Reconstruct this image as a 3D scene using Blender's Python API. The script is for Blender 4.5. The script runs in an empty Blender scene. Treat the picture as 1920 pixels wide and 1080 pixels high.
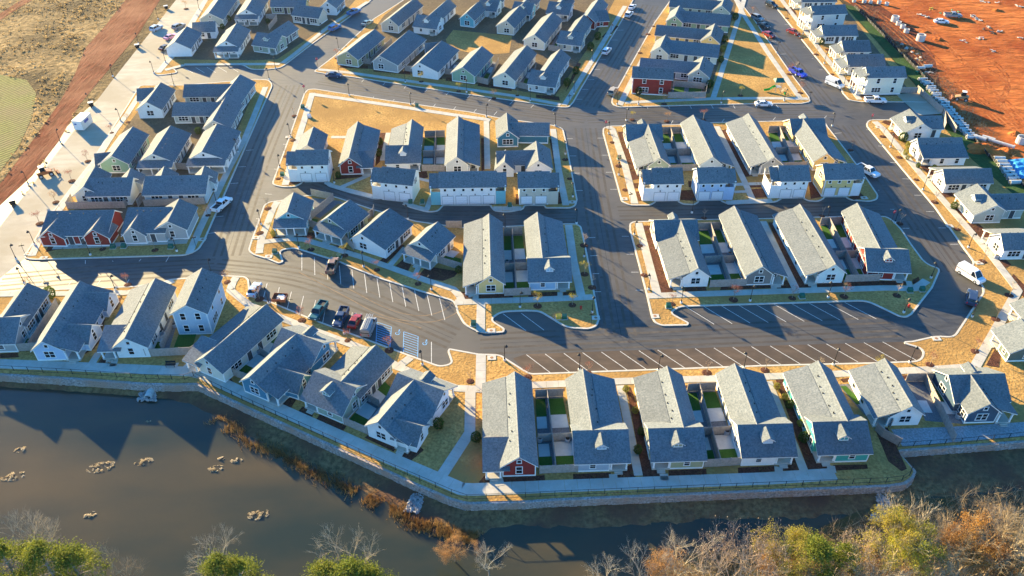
import bpy, math, random
from mathutils import Vector, noise
R = math.radians
random.seed(7)
SC = bpy.context.scene
COL = SC.collection
# ------------------------------------------------------------------ camera
cam = bpy.data.objects.new('camera', bpy.data.cameras.new('camera'))
COL.objects.link(cam); SC.camera = cam
cam.location = (0, 0, 95)
cam.rotation_euler = (R(90 - 38.3), 0, 0)
cam.data.sensor_width = 36
cam.data.lens = 36 * 1500 / 1920
cam.data.clip_start = 1; cam.data.clip_end = 4000
# ------------------------------------------------------------------ sky, sun, exposure
SUN_EL, SUN_AZ = 13.7, 42.5          # elevation; degrees west of north (+y)
w = bpy.data.worlds.new('World'); SC.world = w; w.use_nodes = True
nt = w.node_tree; nt.nodes.clear()
sky = nt.nodes.new('ShaderNodeTexSky'); sky.sky_type = 'NISHITA'; sky.sun_disc = False
sky.sun_elevation = R(SUN_EL); sky.sun_rotation = R(-SUN_AZ)
sky.ozone_density = 4.5; sky.dust_density = 0.2; sky.air_density = 1.0
bg = nt.nodes.new('ShaderNodeBackground'); bg.inputs['Strength'].default_value = 0.103
wo = nt.nodes.new('ShaderNodeOutputWorld')
hsv = nt.nodes.new('ShaderNodeHueSaturation'); hsv.inputs['Saturation'].default_value = 1.17; hsv.inputs['Hue'].default_value = .5
nt.links.new(sky.outputs[0], hsv.inputs['Color']); nt.links.new(hsv.outputs[0], bg.inputs[0]); nt.links.new(bg.outputs[0], wo.inputs[0])
sl = bpy.data.lights.new('sun', 'SUN'); sl.energy = 5.0; sl.angle = R(0.5); sl.color = (1.0, 0.775, 0.40)
sun = bpy.data.objects.new('sun', sl); COL.objects.link(sun)
sd = Vector((-math.sin(R(SUN_AZ)) * math.cos(R(SUN_EL)), math.cos(R(SUN_AZ)) * math.cos(R(SUN_EL)), math.sin(R(SUN_EL))))
sun.rotation_euler = sd.to_track_quat('Z', 'Y').to_euler()
sun.location = sd * 300
SC.view_settings.view_transform = 'Standard'; SC.view_settings.look = 'None'
SC.view_settings.gamma = 1.0; SC.view_settings.exposure = 2.35
SC.cycles.max_bounces = 4; SC.cycles.diffuse_bounces = 2; SC.cycles.glossy_bounces = 2
SC.cycles.transparent_max_bounces = 4
# ------------------------------------------------------------------ layout in metres (x right, y away from the camera)
HOUSES = [
  {'d': 'red cottage beside the waterfront lawn path','o': (1.06,74.98),'rot': 0.0367,'L': 17.56,'zr': 4.9,'ze': 2.65,'l': 2.8,'r': 2.8,'lean': 'L4.6','front': 'SL','back': '','wings': [],'win': '1','xp': 'R','col': 'red','storey': 1,'xl': None,'xr': None,'side': True,'dorm': True},
  {'d': 'grey blue dormer cottage right of the red waterfront cottage','o': (11.91,80.01),'rot': 0.0367,'L': 13.14,'zr': 4.9,'ze': 2.65,'l': 2.8,'r': 2.8,'lean': 'R','front': 'X','back': '','wings': [],'win': '2','xp': 'R','col': 'greyblue','storey': 1,'xl': None,'xr': None,'side': True,'dorm': True},
  {'d': 'olive dormer cottage in the middle of the waterfront row','o': (25.58,80.53),'rot': 0.0367,'L': 13.3,'zr': 4.9,'ze': 2.65,'l': 2.8,'r': 2.8,'lean': 'L','front': 'X','back': '','wings': [],'win': '2','xp': 'L','col': 'olive','storey': 1,'xl': None,'xr': None,'side': True,'dorm': True},
  {'d': 'white dormer cottage in the waterfront row','o': (36.63,81.17),'rot': 0.0367,'L': 13.23,'zr': 4.9,'ze': 2.65,'l': 2.8,'r': 2.8,'lean': 'R','front': 'X','back': '','wings': [],'win': '2','xp': 'R','col': 'white','storey': 1,'xl': None,'xr': None,'side': True,'dorm': True},
  {'d': 'teal dormer cottage by the curved end of the retaining wall','o': (50.41,81.81),'rot': 0.0367,'L': 13.28,'zr': 4.9,'ze': 2.65,'l': 2.8,'r': 2.8,'lean': 'L','front': 'X','back': '','wings': [],'win': '2','xp': 'L','col': 'teal','storey': 1,'xl': None,'xr': None,'side': True,'dorm': True},
  {'d': 'white plain gabled cottage behind the long backyard fence','o': (61.37,84.96),'rot': 0.0367,'L': 10.69,'zr': 4.9,'ze': 2.65,'l': 2.8,'r': 2.8,'lean': 'L','front': 'G','back': '','wings': [],'win': '2','xp': 'R','col': 'white','storey': 1,'xl': None,'xr': None,'side': True,'dorm': True},
  {'d': 'navy cottage at the right end of the waterfront row','o': (73.54,85.41),'rot': 0.0367,'L': 6.52,'zr': 4.9,'ze': 2.65,'l': 2.8,'r': 2.8,'lean': 'R','front': 'G','back': 'X','wings': [],'win': '2','xp': 'R','col': 'navy','storey': 1,'xl': 3.6,'xr': 5.6,'side': True,'dorm': True},
  {'d': 'cream cottage at the upper end of the diagonal waterfront row','o': (-50.53,95.75),'rot': -0.4712,'L': 15.46,'zr': 4.9,'ze': 2.65,'l': 2.8,'r': 3.44,'lean': 'L4.2','front': 'SL','back': '','wings': [],'win': '1','xp': 'R','col': 'cream','storey': 1,'xl': None,'xr': None,'side': True,'dorm': True},
  {'d': 'blue gabled cottage second in the diagonal waterfront row','o': (-41.88,91.2),'rot': -0.4712,'L': 11.92,'zr': 4.9,'ze': 2.65,'l': 2.8,'r': 2.9,'lean': 'R','front': 'G','back': 'X','wings': [(6.86,4.95,1.81,4.45,4.1,2.4,2.4,1.9,'1')],'win': '2','xp': 'R','col': 'blue','storey': 1,'xl': 3.2,'xr': 5.6,'side': True,'dorm': True},
  {'d': 'sage dormer cottage third in the diagonal waterfront row','o': (-27.11,90.14),'rot': -0.4712,'L': 9.79,'zr': 4.9,'ze': 2.65,'l': 2.8,'r': 3.41,'lean': 'L','front': 'X','back': '','wings': [],'win': '2','xp': 'L','col': 'sage','storey': 1,'xl': None,'xr': None,'side': True,'dorm': True},
  {'d': 'white cottage facing the lawn at the lower end of the diagonal row','o': (-20.16,81.64),'rot': -0.4712,'L': 10.27,'zr': 4.9,'ze': 2.65,'l': 2.8,'r': 2.9,'lean': 'R','front': 'G','back': 'X','wings': [(6.05,3.0,1.51,2.5,4.1,2.4,2.4,1.9,'1')],'win': '2','xp': 'R','col': 'white','storey': 1,'xl': 3.2,'xr': 5.6,'side': True,'dorm': True},
  {'d': 'grey dormer cottage cut by the left picture edge','o': (-88.47,105.87),'rot': 0.0367,'L': 9.8,'zr': 4.9,'ze': 2.65,'l': 2.8,'r': 3.22,'lean': '','front': 'X','back': '','wings': [],'win': '2','xp': 'L','col': 'grey','storey': 1,'xl': 5.4,'xr': 3.0,'side': True,'dorm': True},
  {'d': 'pale blue gabled cottage in the left waterfront row','o': (-78.82,99.67),'rot': 0.0367,'L': 16.64,'zr': 4.9,'ze': 2.65,'l': 2.8,'r': 3.0,'lean': 'R','front': 'G','back': '','wings': [(6.28,4.8,1.92,5.24,4.2,2.6,2.6,2.0,'1'),(6.09,13.84,1.67,14.16,4.2,2.6,2.6,2.0,'1')],'win': '2','xp': 'R','col': 'paleblue','storey': 1,'xl': None,'xr': None,'side': True,'dorm': True},
  {'d': 'white gabled cottage in the left waterfront row','o': (-65.24,100.47),'rot': 0.0367,'L': 16.65,'zr': 4.9,'ze': 2.65,'l': 2.8,'r': 3.28,'lean': 'L4.0','front': 'SL','back': '','wings': [],'win': '1','xp': 'R','col': 'white','storey': 1,'xl': None,'xr': None,'side': True,'dorm': True},
  {'d': 'two storey blue grey house by the parking lot corner','o': (-56.29,106.42),'rot': 0.0367,'L': 10.76,'zr': 7.2,'ze': 5.1,'l': 3.3,'r': 3.3,'lean': '','front': 'T','back': '','wings': [],'win': '2','xp': 'R','col': 'bluegrey','storey': 2,'xl': None,'xr': None,'side': True,'dorm': True},
  {'d': 'small teal cottage with front porch at the block corner','o': (-46.49,139.51),'rot': 0.0367,'L': 7.79,'zr': 4.9,'ze': 2.65,'l': 3.2,'r': 3.98,'lean': '','front': 'P','back': '','wings': [],'win': '2','xp': 'R','col': 'aqua','storey': 1,'xl': None,'xr': None,'side': True,'dorm': True},
  {'d': 'olive green cottage with front porch on the crescent','o': (-37.7,137.48),'rot': -0.4712,'L': 7.67,'zr': 4.9,'ze': 2.65,'l': 2.9,'r': 4.66,'lean': '','front': 'P','back': '','wings': [],'win': '2','xp': 'R','col': 'olive','storey': 1,'xl': None,'xr': None,'side': True,'dorm': True},
  {'d': 'white gabled cottage on the crescent','o': (-30.19,131.7),'rot': -0.4712,'L': 10.41,'zr': 4.9,'ze': 2.65,'l': 2.9,'r': 5.71,'lean': '','front': 'G','back': '','wings': [],'win': '2','xp': 'R','col': 'white','storey': 1,'xl': None,'xr': None,'side': True,'dorm': True},
  {'d': 'pale cottage with front porch on the crescent','o': (-18.46,129.19),'rot': -0.4712,'L': 7.51,'zr': 4.9,'ze': 2.65,'l': 2.9,'r': 4.08,'lean': '','front': 'P','back': '','wings': [],'win': '2','xp': 'R','col': 'cream','storey': 1,'xl': None,'xr': None,'side': True,'dorm': True},
  {'d': 'yellow gabled cottage above the small parking bay','o': (-3.96,117.91),'rot': 0.0367,'L': 21.02,'zr': 4.9,'ze': 2.65,'l': 2.8,'r': 2.8,'lean': 'L','front': 'G','back': '','wings': [],'win': '2','xp': 'R','col': 'yellow','storey': 1,'xl': None,'xr': None,'side': True,'dorm': True},
  {'d': 'light blue dormer cottage right of the yellow cottage','o': (5.84,123.28),'rot': 0.0367,'L': 16.26,'zr': 4.9,'ze': 2.65,'l': 2.8,'r': 2.8,'lean': 'R','front': 'X','back': '','wings': [],'win': '2','xp': 'R','col': 'lightblue','storey': 1,'xl': None,'xr': None,'side': True,'dorm': True},
  {'d': 'white cottage behind the double garage at the lawn corner','o': (-48.1,168.24),'rot': 0.0367,'L': 9.52,'zr': 4.9,'ze': 2.65,'l': 3.4,'r': 3.2,'lean': '','front': 'G','back': '','wings': [],'win': '0','xp': 'R','col': 'cream','storey': 1,'xl': None,'xr': None,'side': True,'dorm': True},
  {'d': 'red gabled cottage below the golden lawn','o': (-37.4,162.38),'rot': 0.0367,'L': 18.24,'zr': 4.9,'ze': 2.65,'l': 2.8,'r': 2.8,'lean': 'R4','front': 'SR','back': '','wings': [],'win': '1','xp': 'R','col': 'red','storey': 1,'xl': None,'xr': None,'side': True,'dorm': True},
  {'d': 'white dormer cottage below the golden lawn','o': (-24.33,168.25),'rot': 0.0367,'L': 13.52,'zr': 4.9,'ze': 2.65,'l': 2.8,'r': 2.8,'lean': 'L','front': 'X','back': '','wings': [],'win': '2','xp': 'R','col': 'white','storey': 1,'xl': None,'xr': None,'side': True,'dorm': True},
  {'d': 'pale grey gabled cottage below the golden lawn','o': (-12.65,162.63),'rot': 0.0367,'L': 20.91,'zr': 4.9,'ze': 2.65,'l': 3.0,'r': 2.8,'lean': 'R','front': 'G','back': '','wings': [],'win': '2','xp': 'R','col': 'palegrey','storey': 1,'xl': None,'xr': None,'side': True,'dorm': True},
  {'d': 'deep teal gabled house at the upper right of the lawn block','o': (-1.01,175.79),'rot': 0.0367,'L': 9.53,'zr': 4.9,'ze': 2.65,'l': 2.9,'r': 2.9,'lean': '','front': 'G','back': '','wings': [(10.52,4.17,0.53,4.82,4.6,2.8,2.8,2.4,'0')],'win': '3','xp': 'R','col': 'deepteal','storey': 1,'xl': None,'xr': None,'side': True,'dorm': True},
  {'d': 'white cross gabled house behind the beige garage','o': (6.05,160.9),'rot': 0.0367,'L': 9.46,'zr': 4.9,'ze': 2.65,'l': 3.0,'r': 3.4,'lean': '','front': 'G','back': '','wings': [(-9.59,5.41,-0.5,5.59,4.6,2.8,3.0,2.4,'0'),(-7.73,0.86,-7.31,6.65,4.3,2.4,2.4,2.1,'1')],'win': 'v','xp': 'R','col': 'white','storey': 1,'xl': None,'xr': None,'side': True,'dorm': True},
  {'d': 'grey green gabled cottage at the left of the right upper block','o': (33.99,162.38),'rot': 0.0367,'L': 16.8,'zr': 4.9,'ze': 2.65,'l': 2.8,'r': 2.8,'lean': 'L','front': 'G','back': 'X','wings': [],'win': 'v','xp': 'R','col': 'sage','storey': 1,'xl': 5.6,'xr': 3.4,'side': True,'dorm': True},
  {'d': 'pale green gabled cottage second in the right upper block','o': (46.16,162.64),'rot': 0.0367,'L': 21.5,'zr': 4.9,'ze': 2.65,'l': 3.0,'r': 2.8,'lean': 'R','front': 'G','back': '','wings': [],'win': 'v','xp': 'R','col': 'palegrey','storey': 1,'xl': None,'xr': None,'side': True,'dorm': True},
  {'d': 'grey gabled cottage third in the right upper block','o': (60.2,162.64),'rot': 0.0367,'L': 22.38,'zr': 4.9,'ze': 2.65,'l': 2.8,'r': 2.8,'lean': 'L','front': 'G','back': '','wings': [],'win': '1','xp': 'R','col': 'grey','storey': 1,'xl': None,'xr': None,'side': True,'dorm': True},
  {'d': 'yellow gabled cottage at the right of the right upper block','o': (72.91,164.4),'rot': 0.0367,'L': 17.67,'zr': 4.9,'ze': 2.65,'l': 2.8,'r': 2.8,'lean': 'R','front': 'G','back': 'X','wings': [],'win': 'v','xp': 'R','col': 'yellow','storey': 1,'xl': 3.4,'xr': 5.4,'side': True,'dorm': True},
  {'d': 'white gabled cottage at the left of the right lower block','o': (35.0,120.14),'rot': 0.0367,'L': 16.59,'zr': 4.9,'ze': 2.65,'l': 2.8,'r': 2.8,'lean': 'L','front': 'G','back': 'X','wings': [],'win': '2','xp': 'R','col': 'white','storey': 1,'xl': 5.6,'xr': 3.4,'side': True,'dorm': True},
  {'d': 'charcoal gabled cottage second in the right lower block','o': (47.24,120.65),'rot': 0.0367,'L': 21.24,'zr': 4.9,'ze': 2.65,'l': 3.0,'r': 2.8,'lean': 'R','front': 'G','back': '','wings': [],'win': '2','xp': 'R','col': 'charcoal','storey': 1,'xl': None,'xr': None,'side': True,'dorm': True},
  {'d': 'pale aqua gabled cottage third in the right lower block','o': (61.15,121.32),'rot': 0.0367,'L': 21.29,'zr': 4.9,'ze': 2.65,'l': 2.8,'r': 2.8,'lean': 'L','front': 'G','back': '','wings': [],'win': '2','xp': 'R','col': 'paleaqua','storey': 1,'xl': None,'xr': None,'side': True,'dorm': True},
  {'d': 'red dormer cottage at the right of the right lower block','o': (71.43,126.43),'rot': -0.0675,'L': 16.62,'zr': 4.9,'ze': 2.65,'l': 2.8,'r': 2.8,'lean': 'R','front': 'X','back': '','wings': [],'win': '2','xp': 'R','col': 'red','storey': 1,'xl': None,'xr': None,'side': True,'dorm': True},
  {'d': 'white dormer house at the top corner of the right street','o': (101.0,183.41),'rot': -1.5341,'L': 6.53,'zr': 4.9,'ze': 2.65,'l': 2.6,'r': 2.9,'lean': '','front': 'X','back': '','wings': [],'win': '2','xp': 'L','col': 'white','storey': 1,'xl': 4.2,'xr': 4.2,'side': True,'dorm': True},
  {'d': 'white wide roofed house second down the right street','o': (96.56,171.76),'rot': -1.5341,'L': 10.92,'zr': 4.9,'ze': 2.65,'l': 2.6,'r': 2.8,'lean': 'R','front': 'G','back': '','wings': [],'win': '2','xp': 'R','col': 'white','storey': 1,'xl': None,'xr': None,'side': True,'dorm': True},
  {'d': 'cream house third down the right street','o': (96.47,157.08),'rot': -1.5341,'L': 11.1,'zr': 4.9,'ze': 2.65,'l': 2.8,'r': 2.8,'lean': 'L','front': 'G','back': '','wings': [],'win': '2','xp': 'R','col': 'white','storey': 1,'xl': None,'xr': None,'side': True,'dorm': True},
  {'d': 'grey green dormer house fourth down the right street','o': (101.42,146.48),'rot': -1.5341,'L': 8.08,'zr': 4.9,'ze': 2.65,'l': 2.6,'r': 2.9,'lean': '','front': 'X','back': '','wings': [],'win': '2','xp': 'L','col': 'greygreen','storey': 1,'xl': 4.4,'xr': 4.4,'side': True,'dorm': True},
  {'d': 'white house fifth down the right street','o': (97.23,131.69),'rot': -1.5341,'L': 12.31,'zr': 4.9,'ze': 2.65,'l': 2.8,'r': 2.8,'lean': 'L','front': 'G','back': '','wings': [],'win': '2','xp': 'R','col': 'white','storey': 1,'xl': None,'xr': None,'side': True,'dorm': True},
  {'d': 'dark green house with a wide porch roof at the right edge','o': (88.29,102.61),'rot': -1.5341,'L': 9.16,'zr': 4.9,'ze': 2.65,'l': 2.8,'r': 3.0,'lean': '','front': 'X','back': '','wings': [],'win': '2','xp': 'L','col': 'dkgreen','storey': 1,'xl': 3.1,'xr': 3.1,'side': True,'dorm': False},
  {'d': 'charcoal house above the dark green one at the right edge','o': (95.02,110.1),'rot': -1.5341,'L': 8.52,'zr': 4.9,'ze': 2.65,'l': 2.8,'r': 2.8,'lean': '','front': 'X','back': '','wings': [],'win': '2','xp': 'L','col': 'charcoal','storey': 1,'xl': 2.8,'xr': 2.8,'side': True,'dorm': False},
  {'d': 'white gabled house at the top of the left block','o': (-94.2,191.45),'rot': 0.0367,'L': 12.17,'zr': 4.9,'ze': 2.65,'l': 3.4,'r': 3.41,'lean': '','front': 'G','back': '','wings': [(-5.72,9.42,-1.38,9.94,4.4,2.4,3.0,2.2,'0')],'win': '2','xp': 'R','col': 'white','storey': 1,'xl': None,'xr': None,'side': True,'dorm': True},
  {'d': 'grey green cross gabled house at the upper right of the left block','o': (-75.37,193.67),'rot': -0.0429,'L': 15.22,'zr': 4.9,'ze': 2.65,'l': 3.0,'r': 4.0,'lean': '','front': 'G','back': '','wings': [(-13.28,8.69,-0.34,9.59,4.6,2.7,3.2,2.4,'0')],'win': '2','xp': 'R','col': 'greygreen','storey': 1,'xl': None,'xr': None,'side': True,'dorm': True},
  {'d': 'slate green cross gabled house second row of the left block','o': (-74.14,181.19),'rot': 0.0367,'L': 13.13,'zr': 4.9,'ze': 2.65,'l': 3.0,'r': 4.0,'lean': '','front': 'G','back': '','wings': [(-12.89,11.07,-0.59,10.93,4.6,2.7,3.4,2.4,'0')],'win': '1','xp': 'R','col': 'greygreen','storey': 1,'xl': None,'xr': None,'side': True,'dorm': True},
  {'d': 'green gabled house in the left block','o': (-92.06,163.12),'rot': 0.0367,'L': 14.65,'zr': 4.9,'ze': 2.65,'l': 3.9,'r': 3.33,'lean': '','front': 'G','back': '','wings': [(-5.31,2.85,-0.95,3.72,4.0,2.4,2.6,1.8,'0')],'win': 'v','xp': 'R','col': 'green','storey': 1,'xl': None,'xr': None,'side': True,'dorm': True},
  {'d': 'cream porch house in the middle of the left block','o': (-83.06,164.14),'rot': 0.0367,'L': 14.19,'zr': 4.9,'ze': 2.65,'l': 3.9,'r': 4.51,'lean': '','front': 'P','back': '','wings': [],'win': '2','xp': 'R','col': 'cream','storey': 1,'xl': None,'xr': None,'side': True,'dorm': True},
  {'d': 'white porch house at the right of the left block','o': (-71.91,165.13),'rot': 0.0367,'L': 14.35,'zr': 4.9,'ze': 2.65,'l': 3.9,'r': 5.31,'lean': '','front': 'P','back': '','wings': [],'win': '2','xp': 'R','col': 'white','storey': 1,'xl': None,'xr': None,'side': True,'dorm': True},
  {'d': 'pale duplex with a left front gable in the left block','o': (-93.27,153.13),'rot': -1.5341,'L': 9.81,'zr': 4.9,'ze': 2.65,'l': 2.8,'r': 4.07,'lean': '','front': 'G','back': '','wings': [(3.33,0.14,-5.72,-0.56,4.7,2.9,2.9,2.5,'3'),(-0.62,8.14,-4.88,7.54,4.6,2.6,2.6,2.4,'0')],'win': '1','xp': 'R','col': 'cream','storey': 1,'xl': None,'xr': None,'side': True,'dorm': True},
  {'d': 'pale duplex with a long plain roof in the left block','o': (-81.04,153.98),'rot': -1.5341,'L': 13.89,'zr': 4.9,'ze': 2.65,'l': 2.8,'r': 4.41,'lean': '','front': 'G','back': '','wings': [(-0.42,3.29,-4.93,2.63,4.6,2.6,2.6,2.4,'0'),(-0.09,12.15,-4.85,11.61,4.6,2.6,2.6,2.4,'0')],'win': '1','xp': 'R','col': 'palegrey','storey': 1,'xl': None,'xr': None,'side': True,'dorm': True},
  {'d': 'red duplex at the lower left street corner','o': (-96.1,139.77),'rot': -1.5341,'L': 13.68,'zr': 4.9,'ze': 2.65,'l': 2.8,'r': 5.98,'lean': '','front': 'G','back': '','wings': [(6.42,2.38,1.95,2.69,4.5,2.9,2.9,2.3,'1'),(6.55,11.3,1.87,11.41,4.5,2.9,2.9,2.3,'1')],'win': '2','xp': 'R','col': 'red','storey': 1,'xl': None,'xr': None,'side': True,'dorm': True},
  {'d': 'grey duplex with a tall front gable at the left block corner','o': (-80.01,141.09),'rot': -1.5341,'L': 9.03,'zr': 4.9,'ze': 2.65,'l': 2.8,'r': 6.33,'lean': '','front': 'G','back': '','wings': [(6.78,2.65,2.06,2.7,4.5,2.6,2.6,2.3,'1'),(5.51,9.83,-3.26,9.67,4.9,3.9,3.4,2.7,'1')],'win': '1','xp': 'R','col': 'grey','storey': 1,'xl': None,'xr': None,'side': True,'dorm': True},
  {'d': 'olive gabled house at the left of the top front row','o': (-48.02,225.22),'rot': -0.3142,'L': 18.55,'zr': 4.9,'ze': 2.65,'l': 4.2,'r': 3.34,'lean': '','front': 'G','back': '','wings': [],'win': 'v','xp': 'R','col': 'olive','storey': 1,'xl': None,'xr': None,'side': True,'dorm': True},
  {'d': 'grey gabled house second in the top front row','o': (-38.17,221.97),'rot': -0.3142,'L': 21.13,'zr': 4.9,'ze': 2.65,'l': 2.8,'r': 5.7,'lean': '','front': 'G','back': '','wings': [],'win': 'v','xp': 'R','col': 'grey','storey': 1,'xl': None,'xr': None,'side': True,'dorm': True},
  {'d': 'white gabled house third in the top front row','o': (-26.34,217.27),'rot': -0.3142,'L': 17.0,'zr': 4.9,'ze': 2.65,'l': 2.8,'r': 5.74,'lean': '','front': 'G','back': '','wings': [(-4.42,14.09,0.24,16.92,4.6,2.6,2.8,2.4,'0')],'win': '2','xp': 'R','col': 'white','storey': 1,'xl': None,'xr': None,'side': True,'dorm': True},
  {'d': 'green gabled house fourth in the top front row','o': (-13.84,213.69),'rot': -0.3142,'L': 16.21,'zr': 4.9,'ze': 2.65,'l': 3.8,'r': 3.65,'lean': '','front': 'G','back': '','wings': [],'win': '2','xp': 'R','col': 'green','storey': 1,'xl': None,'xr': None,'side': True,'dorm': True},
  {'d': 'cream gabled house fifth in the top front row','o': (-2.02,210.35),'rot': -0.3142,'L': 20.64,'zr': 4.9,'ze': 2.65,'l': 3.8,'r': 3.21,'lean': '','front': 'G','back': '','wings': [],'win': '2','xp': 'R','col': 'cream','storey': 1,'xl': None,'xr': None,'side': True,'dorm': True},
  {'d': 'white dormer house at the right of the top front row','o': (9.0,211.09),'rot': -0.3142,'L': 16.84,'zr': 4.9,'ze': 2.65,'l': 2.8,'r': 3.2,'lean': '','front': 'X','back': '','wings': [],'win': '2','xp': 'R','col': 'palegrey','storey': 1,'xl': 3.8,'xr': 4.4,'side': True,'dorm': True},
  {'d': 'beige gabled house at the left of the top second row','o': (-38.88,252.2),'rot': -0.3142,'L': 20.19,'zr': 4.9,'ze': 2.65,'l': 3.6,'r': 3.0,'lean': '','front': 'G','back': '','wings': [],'win': '2','xp': 'R','col': 'beige','storey': 1,'xl': None,'xr': None,'side': True,'dorm': True},
  {'d': 'white dormer house in the top second row','o': (-26.59,254.55),'rot': -0.3142,'L': 17.2,'zr': 4.9,'ze': 2.65,'l': 2.8,'r': 2.8,'lean': '','front': 'X','back': '','wings': [],'win': '2','xp': 'R','col': 'white','storey': 1,'xl': 4.2,'xr': 4.2,'side': True,'dorm': True},
  {'d': 'turquoise gabled house above the courtyard','o': (-14.7,257.02),'rot': -0.3142,'L': 11.23,'zr': 4.9,'ze': 2.65,'l': 2.8,'r': 2.8,'lean': '','front': 'G','back': '','wings': [],'win': 'v','xp': 'R','col': 'aqua','storey': 1,'xl': None,'xr': None,'side': True,'dorm': True},
  {'d': 'taupe gabled house above the courtyard corner','o': (-1.83,250.36),'rot': -0.3142,'L': 14.36,'zr': 4.9,'ze': 2.65,'l': 3.6,'r': 2.8,'lean': '','front': 'G','back': '','wings': [],'win': 'v','xp': 'R','col': 'beige','storey': 1,'xl': None,'xr': None,'side': True,'dorm': True},
  {'d': 'pale yellow gabled house right of the courtyard','o': (6.81,238.18),'rot': -0.3142,'L': 20.77,'zr': 4.9,'ze': 2.65,'l': 3.8,'r': 3.49,'lean': '','front': 'G','back': '','wings': [],'win': '2','xp': 'R','col': 'cream','storey': 1,'xl': None,'xr': None,'side': True,'dorm': True},
  {'d': 'beige dormer house by the upper cross street','o': (18.26,240.72),'rot': -0.3142,'L': 15.62,'zr': 4.9,'ze': 2.65,'l': 2.8,'r': 3.0,'lean': '','front': 'X','back': '','wings': [],'win': '2','xp': 'R','col': 'beige','storey': 1,'xl': 3.6,'xr': 4.2,'side': True,'dorm': True},
  {'d': 'white dormer house at the top picture edge','o': (16.0,267.14),'rot': -0.3142,'L': 9.05,'zr': 4.9,'ze': 2.65,'l': 2.8,'r': 2.8,'lean': '','front': 'X','back': '','wings': [],'win': '2','xp': 'R','col': 'white','storey': 1,'xl': 3.8,'xr': 4.2,'side': True,'dorm': True},
  {'d': 'red gabled house by the upper cross street','o': (24.15,255.17),'rot': -0.3142,'L': 18.1,'zr': 4.9,'ze': 2.65,'l': 2.8,'r': 3.0,'lean': '','front': 'G','back': '','wings': [(-0.21,5.79,4.53,8.38,4.3,1.0,4.2,2.1,'0')],'win': '1','xp': 'R','col': 'red','storey': 1,'xl': None,'xr': None,'side': True,'dorm': True},
  {'d': 'teal dormer house at the top picture edge','o': (4.01,267.13),'rot': -0.3142,'L': 10.23,'zr': 4.9,'ze': 2.65,'l': 2.8,'r': 2.8,'lean': '','front': 'X','back': '','wings': [],'win': '2','xp': 'R','col': 'aqua','storey': 1,'xl': 3.4,'xr': 3.6,'side': True,'dorm': True},
  {'d': 'small white dormer house at the top picture edge','o': (-7.38,270.28),'rot': -0.3142,'L': 8.09,'zr': 4.9,'ze': 2.65,'l': 2.8,'r': 2.8,'lean': '','front': 'X','back': '','wings': [],'win': '2','xp': 'R','col': 'white','storey': 1,'xl': 3.4,'xr': 3.6,'side': True,'dorm': True},
  {'d': 'grey green house at the top of the upper left block','o': (-97.68,257.05),'rot': 0.0367,'L': 23.12,'zr': 4.9,'ze': 2.65,'l': 3.8,'r': 4.2,'lean': '','front': 'G','back': '','wings': [],'win': 'v','xp': 'R','col': 'greygreen','storey': 1,'xl': None,'xr': None,'side': True,'dorm': True},
  {'d': 'white house at the lower left of the upper left block','o': (-100.46,232.52),'rot': 0.0367,'L': 12.71,'zr': 4.9,'ze': 2.65,'l': 3.6,'r': 4.2,'lean': '','front': 'G','back': '','wings': [(0.41,16.75,7.55,17.42,4.6,2.7,3.0,2.4,'0')],'win': '0','xp': 'R','col': 'white','storey': 1,'xl': None,'xr': None,'side': True,'dorm': True},
  {'d': 'white porch house in the upper left block','o': (-85.67,233.35),'rot': 0.0367,'L': 14.65,'zr': 4.9,'ze': 2.65,'l': 3.9,'r': 3.9,'lean': '','front': 'P','back': '','wings': [],'win': '2','xp': 'R','col': 'white','storey': 1,'xl': None,'xr': None,'side': True,'dorm': True},
  {'d': 'white gabled house at the top edge of the upper left block','o': (-86.66,260.51),'rot': 0.0367,'L': 15.22,'zr': 4.9,'ze': 2.65,'l': 3.9,'r': 3.9,'lean': '','front': 'P','back': '','wings': [],'win': '2','xp': 'R','col': 'white','storey': 1,'xl': None,'xr': None,'side': True,'dorm': True},
  {'d': 'sage dormer house at the right of the upper left block','o': (-73.97,239.05),'rot': -0.3142,'L': 11.75,'zr': 4.9,'ze': 2.65,'l': 2.8,'r': 3.2,'lean': '','front': 'X','back': '','wings': [],'win': '2','xp': 'R','col': 'sage','storey': 1,'xl': 4.2,'xr': 4.4,'side': True,'dorm': True},
  {'d': 'beige wide roofed house in the upper left block','o': (-71.4,264.89),'rot': -1.885,'L': 10.28,'zr': 4.9,'ze': 2.65,'l': 2.6,'r': 3.8,'lean': '','front': 'G','back': '','wings': [],'win': '1','xp': 'R','col': 'beige','storey': 1,'xl': None,'xr': None,'side': True,'dorm': True},
  {'d': 'olive house at the top edge of the upper left block','o': (-81.26,272.46),'rot': -1.615,'L': 12.17,'zr': 4.9,'ze': 2.65,'l': 2.8,'r': 3.2,'lean': '','front': 'G','back': '','wings': [],'win': '1','xp': 'R','col': 'olive','storey': 1,'xl': None,'xr': None,'side': True,'dorm': True},
  {'d': 'white gabled house by the upper left lane','o': (-61.79,268.21),'rot': -0.155,'L': 9.84,'zr': 4.9,'ze': 2.65,'l': 2.8,'r': 3.2,'lean': '','front': 'G','back': '','wings': [],'win': '1','xp': 'R','col': 'white','storey': 1,'xl': None,'xr': None,'side': True,'dorm': True},
  {'d': 'two storey red house at the park block corner','o': (32.97,209.35),'rot': -1.6996,'L': 11.24,'zr': 7.0,'ze': 5.0,'l': 2.9,'r': 3.0,'lean': '','front': 'T','back': '','wings': [],'win': '2','xp': 'R','col': 'red','storey': 2,'xl': None,'xr': None,'side': True,'dorm': True},
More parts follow.
